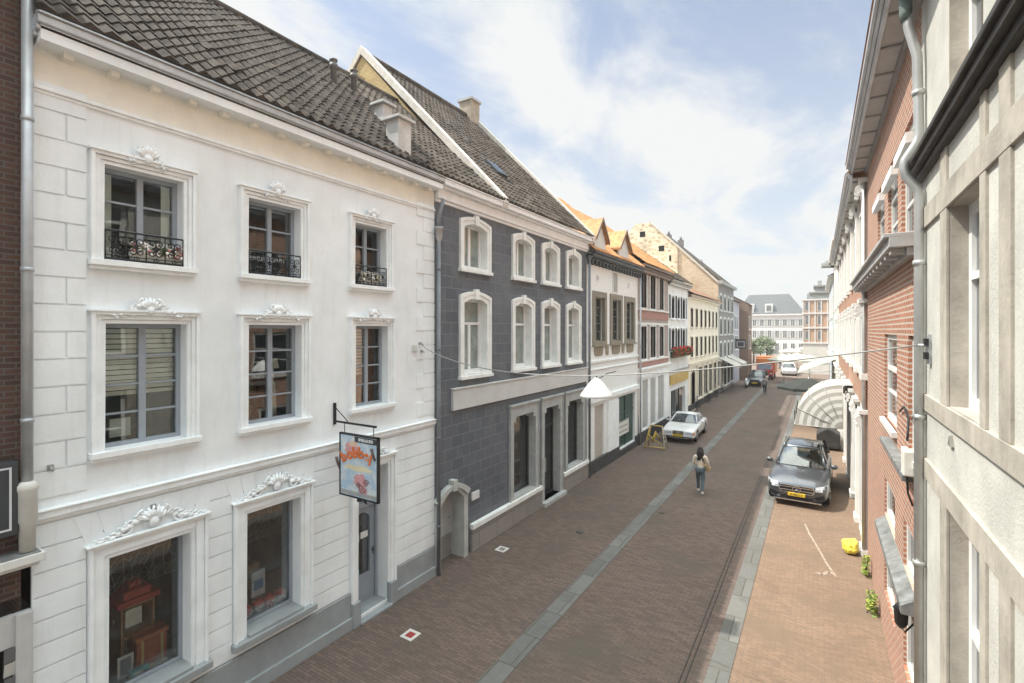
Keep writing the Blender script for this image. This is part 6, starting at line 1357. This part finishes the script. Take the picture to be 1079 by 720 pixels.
# --------------------------------------------------------------- yellow bag, weeds by the right wall
p = G(896, 583); m = MB(); rnd = random.Random(5); 
m.ball((p.x, p.y, .17), (.19, .23, .18), 0, 16, 12)
for k in range(5): m.ball((p.x + rnd.uniform(-.07, .07), p.y + rnd.uniform(-.14, .14), .14 + rnd.uniform(0, .12)), (.14, .15, .13), 0, 12, 8)
m.tube([(p.x, p.y, .28), (p.x - .01, p.y - .02, .36), (p.x - .03, p.y - .03, .40)], [.10, .03, .05], 9)
yb_ = thing('refuse_bag', (p.x, p.y, 0), 'full yellow plastic refuse bag lying against the wall of the pilaster house', 'bag')
bo = m.build('bag', pl('bag_yellow', (.75, .66, .10), .35, .12, 9, 1.0, 14), yb_); rm = bo.modifiers.new('r', 'REMESH'); rm.mode = 'VOXEL'; rm.voxel_size = .022; rm.use_smooth_shade = True
tx = bpy.data.textures.new('crease', 'CLOUDS'); tx.noise_scale = .09; dm = bo.modifiers.new('d', 'DISPLACE'); dm.texture = tx; dm.strength = .075
def leafy(name, label, cat, c, rx, ry, rz, n, s, cols, stems=0, group=None, seed=1):
    rnd = random.Random(seed); t = thing(name, c, label, cat, group); m = MB()
    for k in range(n):
        a = rnd.uniform(0, 6.283); b = rnd.random() ** .5; zz_ = rnd.random(); q = Vector((c[0] + rx * b * math.cos(a), c[1] + ry * b * math.sin(a), c[2] + rz * zz_)); d1 = Vector((rnd.gauss(0, 1), rnd.gauss(0, 1), rnd.gauss(0, .6))).normalized() * s * rnd.uniform(.6, 1.3); d2 = d1.orthogonal().normalized() * s * .45
        m.add([q - d1, q + d2, q + d1, q - d2], [(0, 1, 2, 3)], 0 if rnd.random() < .6 else 1)
    m.build('leaves', cols, t, fix=False); m = MB()
    for k in range(max(3, stems)):
        a = rnd.uniform(0, 6.283); m.tube([c, (c[0] + rx * .3 * math.cos(a), c[1] + ry * .3 * math.sin(a), c[2] + rz * .5), (c[0] + rx * .7 * math.cos(a), c[1] + ry * .7 * math.sin(a), c[2] + rz * .9)], [.012, .008, .004], 4)
    m.build('stem', pl('stem_green', (.12, .14, .05), .8), t); return t
LG = [pl('weed_green', (.14, .22, .03), .6, .2, 9, 0), pl('weed_yellow', (.30, .34, .05), .6, .2, 9, 0)]
p = G(918, 645); leafy('wall_weed', 'bright green weed growing at the foot of the slim downpipe on the right', 'plant', (XR - .14, p.y, 0), .10, .22, .40, 200, .04, LG, 6)
p = G(913, 612); leafy('wall_weed', 'smaller yellow green weed at the wall foot just beyond the bright green one', 'plant', (XR - .12, p.y + .3, 0), .08, .2, .5, 110, .045, LG, 5, seed=4)
# covered trolley and the round canopy
p = G(873, 475); t = thing('covered_cart', (p.x, p.y, 0), 'dark covered handcart standing under the striped canopy beyond the grey car', 'cart')
CV = pl('dark_cover', (.045, .042, .04), .7, .25, 5, .5, 20); w = .52
m = MB(); m.prism([(p.x - w, .1), (p.x - w, .78), (p.x - w * .1, 1.12), (p.x + w, .82), (p.x + w, .1)], 'y', p.y, p.y + 1.1); m.build('cover', CV, t, bevel=.05)
for sx in (-1, 1): m = MB(); m.lathe([(.05, -.03), (.16, -.03), (.16, .03), (.05, .03)], (p.x + sx * .42, p.y + .15, .16), 14, axis='x'); m.build('wheel', pl('tyre', (.018, .018, .018), .8), t)
# Dutch canopy: a drum of cloth ribs fanning out from its hinge
cyA = 21.9; zh = 2.48; Rr = 1.52; cyB = 24.6; nh = 10
t = thing('striped_canopy', (XR, cyA, zh), 'large rounded white canopy with grey bands over a shop door beyond the grey car', 'canopy')
stripeW = pl('canopy_white', (.60, .59, .56), .8, .05, 3, 0); stripeG = pl('canopy_grey_band', (.36, .35, .31), .8, .05, 3, 0)
xh = XR - .36
m = MB(); nr = 12; bulge = .55
def end_pt(fr, th, sgn):   # cheek of the drum: a shallow dome
    r_ = Rr * fr; return (xh - r_ * math.cos(th), (cyA if sgn < 0 else cyB) + sgn * (bulge * (1 - fr ** 2)) * .35, zh + r_ * math.sin(th) * 1.05)
na = 14
for sgn in (-1, 1):
    for i in range(nr):
        for k in range(na):
            a0, a1 = R(90) * k / na, R(90) * (k + 1) / na; f0, f1 = i / nr, (i + 1) / nr
            m.quad(end_pt(f0, a0, sgn), end_pt(f1, a0, sgn), end_pt(f1, a1, sgn), end_pt(f0, a1, sgn), i % 2 if i > 1 else 1)
ns = 16
for j in range(ns):
    ya_, yb2 = cyA + (cyB - cyA) * j / ns, cyA + (cyB - cyA) * (j + 1) / ns
    for k in range(na):
        a0, a1 = R(90) * k / na, R(90) * (k + 1) / na
        m.quad((xh - Rr * math.cos(a0), ya_, zh + Rr * 1.05 * math.sin(a0)), (xh - Rr * math.cos(a0), yb2, zh + Rr * 1.05 * math.sin(a0)), (xh - Rr * math.cos(a1), yb2, zh + Rr * 1.05 * math.sin(a1)), (xh - Rr * math.cos(a1), ya_, zh + Rr * 1.05 * math.sin(a1)), (j // 2) % 2)
m.quad((xh, cyA, zh + Rr * 1.05), (XR, cyA, zh + Rr * 1.05), (XR, cyB, zh + Rr * 1.05), (xh, cyB, zh + Rr * 1.05), 0)
m.build('cloth', [stripeW, stripeG], t, fix=False)
for k in range(5):
    a = R(90) * k / 4; m = MB(); q = .03; m.tube([(xh, cyA - .16, zh), (xh - Rr * .5 * math.cos(a), cyA - .18, zh + Rr * .5 * 1.05 * math.sin(a)), (xh - (Rr + q) * math.cos(a), cyA - .01, zh + (Rr + q) * 1.05 * math.sin(a)), (xh - (Rr + q) * math.cos(a), cyB + .01, zh + (Rr + q) * 1.05 * math.sin(a)), (xh, cyB + .1, zh)], .016, 5); m.build('rib', pl('rib_grey', (.38, .37, .34), .5), t)
m = MB(); n = 24
for j in range(n): y0, y1 = cyA + (cyB - cyA) * j / n, cyA + (cyB - cyA) * (j + 1) / n; m.prism([(y0 + .01, zh + .02), (y1 - .01, zh + .02), (y1 - .02, zh - .14), ((y0 + y1) / 2, zh - .19), (y0 + .02, zh - .14)], 'x', xh - Rr, xh - Rr - .01)
m.build('valance', stripeW, t)
# cafe parasols and awnings farther on
def awning(name, label, x0, x1, y0, y1, zh_, zl_, mat, cat='awning', group=None):
    t = thing(name, (x1, y0, zh_), label, cat, group); m = MB(); m.quad((x1, y0, zh_), (x1, y1, zh_), (x0, y1, zl_), (x0, y0, zl_)); m.quad((x0, y0, zl_), (x0, y1, zl_), (x0, y1, zl_ - .25), (x0, y0, zl_ - .25)); o = m.build('cloth', mat, t); s_ = o.modifiers.new('solid', 'SOLIDIFY'); s_.thickness = .025
    for y in (y0 + .1, y1 - .1): m = MB(); m.tube([(x1, y, zh_ - .9), (x0 + .1, y, zl_ - .06)], .025, 5); m.build('arm', ZINC, t)
    return t
def parasol(label, p, r, h, mat, group, sq=4, rise=.5):
    t = thing('parasol', (p[0], p[1], 0), label, 'parasol', group); m = MB(); n = sq * 2; pts = [(p[0] + r * (1 if i % 2 else .93) * math.cos(i * 2 * math.pi / n + R(22)), p[1] + r * (1 if i % 2 else .93) * math.sin(i * 2 * math.pi / n + R(22)), h) for i in range(n)]
    m.add(pts + [(p[0], p[1], h + rise)] + [(x, y, h - .16) for x, y, z in pts], [(i, (i + 1) % n, n) for i in range(n)] + [(i, (i + 1) % n, n + 1 + (i + 1) % n, n + 1 + i) for i in range(n)]); m.build('canopy', mat, t, fix=False)
    m = MB(); m.tube([(p[0], p[1], 0), (p[0], p[1], h + rise + .08)], .035, 6); m.build('pole', ZINC, t); m = MB(); m.box(p[0] - .3, p[0] + .3, p[1] - .3, p[1] + .3, .0, .1); m.build('base', STG, t); return t
p = G(852, 407, 2.5); parasol('dark green parasol with its canopy open just beyond the striped canopy', (p.x, p.y), 2.0, 2.45, pl('parasol_dark', (.03, .034, .03), .8, .2, 3, 0), 'cafe parasols on the right', 4, .55)
p = G(850, 391, 2.8); awning('awning', 'long pale green sloping awning above the dark green parasol', p.x - .6, XR, p.y - 2, p.y + 8, 3.9, 2.75, pl('awning_green_grey', (.36, .39, .32), .8, .08, 2, 0))
CP = pl('parasol_cream', (.44, .41, .34), .8, .05, 2, 0)
labs = ['cream square parasol nearest the pale car on the terrace', 'cream parasol in the middle of the terrace on the square', 'cream parasol of the terrace closest to the corner house', 'tall cream parasol at the back of the terrace', 'cream parasol at the back beside the corner house']
for k, (px, py) in enumerate(((826, 378), (840, 376), (853, 379), (833, 370), (848, 368))): p = G(px, py, 2.8); parasol(labs[k], (p.x, min(p.y, 118)), 1.9, 2.7, CP, 'cream parasols on the terrace', 4, .6)
# terrace chairs seen as dark dots: tables with chairs
TC = pl('rattan_dark', (.07, .06, .05), .8, .2, 5, 0)
def cafechair(x, y, rz, label):
    t = thing('cafe_chair', (x, y, 0), label, 'chair', 'cafe chairs on the right-hand terrace', rz)
    def B(nm, *bx): 
        m = MB(); [m.box(*b) for b in bx]; o = m.build(nm, TC, None); o.parent = t
    B('seat', (-.24, .24, -.24, .24, .42, .46)); B('backrest', (-.24, .24, .2, .24, .46, .9))
    for sx in (-1, 1):
        for sy in (-1, 1): B('leg', (sx * .22 - .02, sx * .22 + .02, sy * .22 - .02, sy * .22 + .02, 0, .42))
    return t
def cafetable(x, y, label):
    t = thing('cafe_table', (x, y, 0), label, 'table', 'cafe tables on the right-hand terrace'); m = MB(); m.lathe([(.38, .72), (.38, .75)], (x, y, 0), 14); m.build('tabletop', pl('table_pale', (.4, .38, .33), .5), t); m = MB(); m.lathe([(.2, 0), (.2, .03), (.03, .05), (.03, .72)], (x, y, 0), 10); m.build('leg', TC, t)
for k in range(3):
    y = 37 + 2.6 * k; x = -.45; o_ = ['nearest', 'second', 'third'][k]
    cafetable(x, y, '%s dark round cafe table under the dark green parasol counted from the viewer' % o_)
    cafechair(x - .62, y, R(90), 'dark cafe chair on the street side of the %s cafe table' % o_); cafechair(x + .62, y, R(-90), 'dark cafe chair on the wall side of the %s cafe table' % o_)

# --------------------------------------------------------------- planting
FO = [pl('climber_green', (.08, .13, .04), .6, .3, 5, 0), pl('climber_light', (.14, .20, .06), .6, .3, 5, 0)]
def tree(name, label, x, y, h, r, cols, seed, group=None):
    rnd = random.Random(seed); t = thing(name, (x, y, 0), label, 'tree', group); m = MB(); m.tube([(x, y, 0), (x + .05, y, h * .3), (x - .05, y + .1, h * .6), (x, y, h * .85)], [.16, .13, .08, .03], 8)
    cl = []
    for k in range(11):
        a = rnd.uniform(0, 6.28); z = rnd.uniform(.42, .95) * h; b = r * (1.1 - abs(z / h - .6)) * rnd.uniform(.35, .8); e = (x + b * math.cos(a), y + b * math.sin(a), z); cl.append(e); m.tube([(x, y, z * .72), e], [.06, .02], 5)
    m.build('trunk', pl('bark', (.13, .10, .075), .9, .3, 9, .5), t); m = MB()
    for e in cl + [(x, y, h * .85)]:
        rr = r * rnd.uniform(.32, .5)
        for k in range(170):
            q = Vector(e) + Vector((rnd.gauss(0, .5), rnd.gauss(0, .5), rnd.gauss(0, .42))) * rr; d1 = Vector((rnd.gauss(0, 1), rnd.gauss(0, 1), rnd.gauss(0, 1))).normalized() * .13; d2 = d1.orthogonal().normalized() * .08
            m.add([q - d1, q + d2, q + d1, q - d2], [(0, 1, 2, 3)], 0 if rnd.random() < .6 else 1)
    m.build('crown', cols, t, fix=False); return t
FT = [pl('lime_leaf', (.16, .20, .11), .6, .2, 5, 0), pl('lime_leaf_light', (.24, .28, .17), .6, .2, 5, 0)]
for k, (px, Yt, lab) in enumerate(((794, 100, 'leftmost small pale green tree in front of the white building on the square'), (801, 104, 'middle small pale green tree in front of the white building on the square'), (808, 98, 'small pale green tree in front of the white building nearest the parasols'))):
    d = ray(px, 348); tree('street_tree', lab, d.x / d.y * Yt, Yt, 4.6 + .4 * (k % 2), 1.6, FT, 20 + k, 'young trees on the square')

# --------------------------------------------------------------- people
SKIN = pl('skin', (.50, .30, .21), .6, .05, 3, 0); HAIRD = pl('hair_dark', (.022, .016, .012), .55, .3, 30, .4, 80)
def skinmesh(name, chains, mat, parent, sub=2, root=0):
    """chains: dict joint -> (pos, radius) and edges"""
    J, E = chains; names = list(J); me = bpy.data.meshes.new(name); me.from_pydata([J[k][0] for k in names], [(names.index(a), names.index(b)) for a, b in E], [])
    o = bpy.data.objects.new(name, me); C.objects.link(o); o.parent = parent; me.materials.append(mat)
    sk = o.modifiers.new('skin', 'SKIN'); sk.use_smooth_shade = True; sk.branch_smoothing = .6
    for i, k in enumerate(names):
        r_ = J[k][1]; r_ = r_ if isinstance(r_, tuple) else (r_, r_); me.skin_vertices[0].data[i].radius = r_; me.skin_vertices[0].data[i].use_root = (i == root)
    s_ = o.modifiers.new('sub', 'SUBSURF'); s_.levels = sub; s_.render_levels = sub; return o
def person(label, loc, rz, top, legs, hair=None, shoes=None, carry=None, cap=None, stride=.18, h=1.68, long_hair=True, arms='bent'):
    t = thing('person', loc, label, 'person', None, rz); s = h / 1.68
    def v(x, y, z): return (x * s, y * s, z * s)
    st = stride
    armL = [v(-.19, .0, 1.36), v(-.25, .02, 1.12), v(-.20, .20, 1.02), v(-.12, .27, 1.05)] if arms == 'bent' else [v(-.19, 0, 1.36), v(-.24, -.05, 1.1), v(-.25, .06, .86), v(-.25, .10, .78)]
    armR = [v(.19, .0, 1.36), v(.26, .0, 1.12), v(.27, .14, .95), v(.24, .22, .95)] if arms == 'bent' else [v(.19, 0, 1.36), v(.25, .06, 1.1), v(.26, .12, .86), v(.26, .16, .78)]
    J = {'pel': (v(0, 0, .92), (.115, .10)), 'waist': (v(0, .01, 1.08), (.105, .085)), 'chest': (v(0, .0, 1.26), (.13, .10)), 'sh': (v(0, -.01, 1.38), (.10, .075)), 'neck': (v(0, .01, 1.47), .048), 'head0': (v(0, .04, 1.53), (.066, .075)), 'head': (v(0, .045, 1.60), (.075, .09)), 'top': (v(0, .035, 1.66), (.05, .06)),
         'hipL': (v(-.09, 0, .88), .09), 'kL': (v(-.09, st * .75, .50), .058), 'aL': (v(-.09, st, .10), .038), 'fL': (v(-.10, st + .14, .04), .034), 'hipR': (v(.09, 0, .88), .09), 'kR': (v(.09, -st * .2, .48), .058), 'aR': (v(.09, -st * 1.4, .13), .038), 'fR': (v(.10, -st * 1.4 + .12, .045), .034)}
    E = [('pel', 'waist'), ('waist', 'chest'), ('chest', 'sh'), ('sh', 'neck'), ('neck', 'head0'), ('head0', 'head'), ('head', 'top'), ('pel', 'hipL'), ('hipL', 'kL'), ('kL', 'aL'), ('aL', 'fL'), ('pel', 'hipR'), ('hipR', 'kR'), ('kR', 'aR'), ('aR', 'fR')]
    for n_, A in (('L', armL), ('R', armR)):
        J['s' + n_] = (A[0], .058); J['e' + n_] = (A[1], .042); J['w' + n_] = (A[2], .028); J['h' + n_] = (A[3], .030); E += [('sh', 's' + n_), ('s' + n_, 'e' + n_), ('e' + n_, 'w' + n_), ('w' + n_, 'h' + n_)]
        # fingers: five short chains rooted in the palm
        hv = Vector(A[3]); dv_ = (hv - Vector(A[2])).normalized(); sd_ = dv_.cross(Vector((0, 0, 1))).normalized()
        for q in range(4):
            b0 = hv + sd_ * (.022 * (q - 1.5)); l_ = (.055, .068, .064, .05)[q]
            J['f%s%d' % (n_, q)] = (tuple(b0 + dv_ * .03), .0095); J['g%s%d' % (n_, q)] = (tuple(b0 + dv_ * (.03 + l_ * .6) + Vector((0, 0, -.012))), .0085); J['i%s%d' % (n_, q)] = (tuple(b0 + dv_ * (.03 + l_ * .8) + Vector((0, 0, -.035))), .007); E += [('h' + n_, 'f%s%d' % (n_, q)), ('f%s%d' % (n_, q), 'g%s%d' % (n_, q)), ('g%s%d' % (n_, q), 'i%s%d' % (n_, q))]
        sg_ = 1 if n_ == 'L' else -1
        J['t' + n_] = (tuple(hv + sd_ * .035 * sg_ * -1 + dv_ * .01), .011); J['u' + n_] = (tuple(hv + sd_ * .05 * sg_ * -1 + dv_ * .045), .009); E += [('h' + n_, 't' + n_), ('t' + n_, 'u' + n_)]
    body = skinmesh('body', (J, E), SKIN, t, 2)
    def cloth(nm, ks, mat, grow=.014):
        JJ = {k: (J[k][0], tuple((x + grow) for x in (J[k][1] if isinstance(J[k][1], tuple) else (J[k][1],) * 2))) for k in ks}; EE = [(a, b) for a, b in E if a in JJ and b in JJ]; return skinmesh(nm, (JJ, EE), mat, t, 2)
    cloth('top', ['waist', 'pel', 'chest', 'sh', 'sL', 'eL', 'wL', 'sR', 'eR', 'wR'], top, .018)
    cloth('trousers', ['pel', 'hipL', 'kL', 'aL', 'hipR', 'kR', 'aR'], legs, .016)
    for n_ in ('L', 'R'):
        a, f = J['a' + n_][0], J['f' + n_][0]; mb = MB(); hz_ = min(a[2], .12); mb.tube([(a[0], a[1] - .045, hz_ - .04), (a[0], a[1] + .03, hz_ - .035), (f[0], f[1] - .03, f[2]), (f[0], f[1] + .05, f[2] - .005)], [.042, .05, .046, .025], 10); o = mb.build('shoe', shoes or DARKPAINT, None); o.parent = t
    # head features
    hd = v(0, .045, 1.59); mb = MB(); mb.ball((hd[0], hd[1] + .098, hd[2] - .005), (.014, .02, .022), 0, 8, 6); o = mb.build('nose', SKIN, None); o.parent = t
    for sx in (-1, 1):
        mb = MB(); mb.ball((sx * .03, hd[1] + .082, hd[2] + .018), (.011, .008, .007), 0, 8, 5); o = mb.build('eye', IRON, None); o.parent = t
        mb = MB(); mb.ball((sx * .078, hd[1], hd[2]), (.012, .02, .03), 0, 8, 6); o = mb.build('ear', SKIN, None); o.parent = t
    mb = MB(); mb.ball((0, hd[1] + .084, hd[2] - .045), (.024, .008, .006), 0, 8, 5); o = mb.build('mouth', pl('lip', (.4, .15, .12), .6), None); o.parent = t
    mb = MB(); mb.ball((0, hd[1] - .022, hd[2] + .03), (.094, .10, .10), 0, 16, 12)
    if long_hair:
        for k in range(46):
            a = R(200 + 140 * (k / 45)); r0 = .088; x, y = r0 * math.cos(a), hd[1] - .01 + r0 * math.sin(a) * 1.05; L_ = random.uniform(.24, .36)
            mb.tube([(x, y, hd[2] + .05), (x * 1.25, y - .03, hd[2] - .10), (x * 1.35 + random.uniform(-.02, .02), y - .035, hd[2] - .10 - L_ * .5), (x * 1.1 + random.uniform(-.03, .03), y - .02, hd[2] - .10 - L_)], [.022, .024, .02, .006], 5)
    o = mb.build('hair', hair or HAIRD, None); o.parent = t
    if cap: mb = MB(); mb.lathe([(.100, 0), (.098, .05), (.07, .095), (.0, .11)], (0, hd[1] - .02, hd[2] + .055), 18); o = mb.build('cap', cap, None); o.parent = t
    if carry:
        mb = MB(); c = Vector(v(.20, .16, .92)); mb.ball(tuple(c + Vector((0, 0, .0))), (.16, .07, .13), 0, 14, 9); o = mb.build('bag_body', carry, None); b_ = thing('shoulder_bag', (0, 0, 0), 'beige shoulder bag held at the right side of the person in light blue jeans', 'bag'); 
        b_.location = loc; b_.rotation_euler = (0, 0, rz); o.parent = b_; mb = MB(); mb.tube([tuple(c + Vector((-.1, 0, .1))), v(.15, .0, 1.30), v(.13, -.04, 1.43), v(.16, -.1, 1.2), tuple(c + Vector((.1, -.04, .08)))], .012, 6); o = mb.build('strap', carry, None); o.parent = b_
    return t
JEAN = pl('denim', (.11, .15, .18), .8, .2, 9, .2, 60); BEI = pl('beige_knit', (.74, .65, .55), .9, .08, 6, .3, 60); TAN = pl('tan_canvas', (.50, .38, .20), .8, .1, 6)
p = G(738, 519.5)
person('long haired woman in beige top and jeans walking away beside the left gutter', (p.x, p.y, 0), R(6), BEI, JEAN, shoes=pl('white_shoe', (.75, .75, .73), .5), carry=TAN, cap=pl('hairband_pale', (.55, .52, .48), .7, .1) if 0 else None)
p = G(806, 415.5); person('person in dark clothes standing in the roadway in front of the orange truck', (p.x, p.y, 0), R(170), pl('grey_shirt', (.28, .27, .27), .8), DARKPAINT, stride=.05, long_hair=False, arms='down')
xx = [(829, 390.5, 'person in pale clothes walking near the terrace far down the street'), (822, 389, 'person in dark clothes among the cream parasols far down the street')]
for k, (px, py, lab) in enumerate(xx): p = G(px, py); person(lab, (p.x, p.y, 0), R(20 + 90 * k), CP if k == 0 else DARKPAINT, JEAN, stride=.1, long_hair=False, arms='down')
# bicycles leaning on the left wall
def bicycle(x, y, rz, label):
    t = thing('bicycle', (x, y, 0), label, 'bicycle', 'bicycles leaning along the left-hand houses', rz)
    def B(m, nm, mat): o = m.build(nm, mat, None); o.parent = t; o.rotation_euler = (0, R(-10), 0); return o
    for dy in (-.52, .52):
        m = MB(); n = 24; m.tube([(0, dy + .33 * math.cos(i * 2 * math.pi / n), .34 + .33 * math.sin(i * 2 * math.pi / n)) for i in range(n + 1)], .018, 5)
        for i in range(8): a = i * math.pi / 4; m.tube([(0, dy, .34), (0, dy + .32 * math.cos(a), .34 + .32 * math.sin(a))], .003, 3)
        B(m, 'wheel', IRON)
    m = MB(); 
    for a, b in (((0, -.52, .34), (0, -.38, .92)), ((0, -.40, .85), (0, .12, .80)), ((0, -.42, .75), (0, .02, .32)), ((0, .02, .32), (0, .16, .92)), ((0, .02, .32), (0, .52, .34)), ((0, .14, .80), (0, .52, .34))): m.tube([a, b], .017, 6)
    B(m, 'frame', pl('bike_frame', (.05, .06, .08), .4)); m = MB(); m.tube([(0, .05, .95), (0, .28, .97)], [.03, .07], 7); B(m, 'saddle', IRON); m = MB(); m.tube([(-.28, -.22, 1.02), (-.2, -.38, 1.04), (.2, -.38, 1.04), (.28, -.22, 1.02)], .014, 6); B(m, 'handlebar', CHR)
for k, (px, py, lab) in enumerate(((727, 431, 'bicycle leaning on the near end of the cream house'), (744, 424, 'bicycle leaning on the middle of the cream house'), (758, 419, 'nearer of two bicycles in front of the tall grey brick house'), (764, 415, 'farther of two bicycles in front of the tall grey brick house'))): p = G(px, py); bicycle(XL + .38, p.y, 0, lab)


# --------------------------------------------------------------- thin summer haze filling the street
m = MB(); m.box(-75, 75, -14, 175, -1.0, 22.0); hz_o = m.build('haze', None)
hm, nt, o = newmat('haze_air'); pv = nt.nodes.new('ShaderNodeVolumePrincipled'); pv.inputs['Density'].default_value = .0010; pv.inputs['Color'].default_value = (.95, .95, .94, 1); pv.inputs['Anisotropy'].default_value = .3
nt.links.new(pv.outputs[0], o.inputs['Volume']); hz_o.data.materials.clear(); hz_o.data.materials.append(hm); tag(hz_o, kind='stuff')
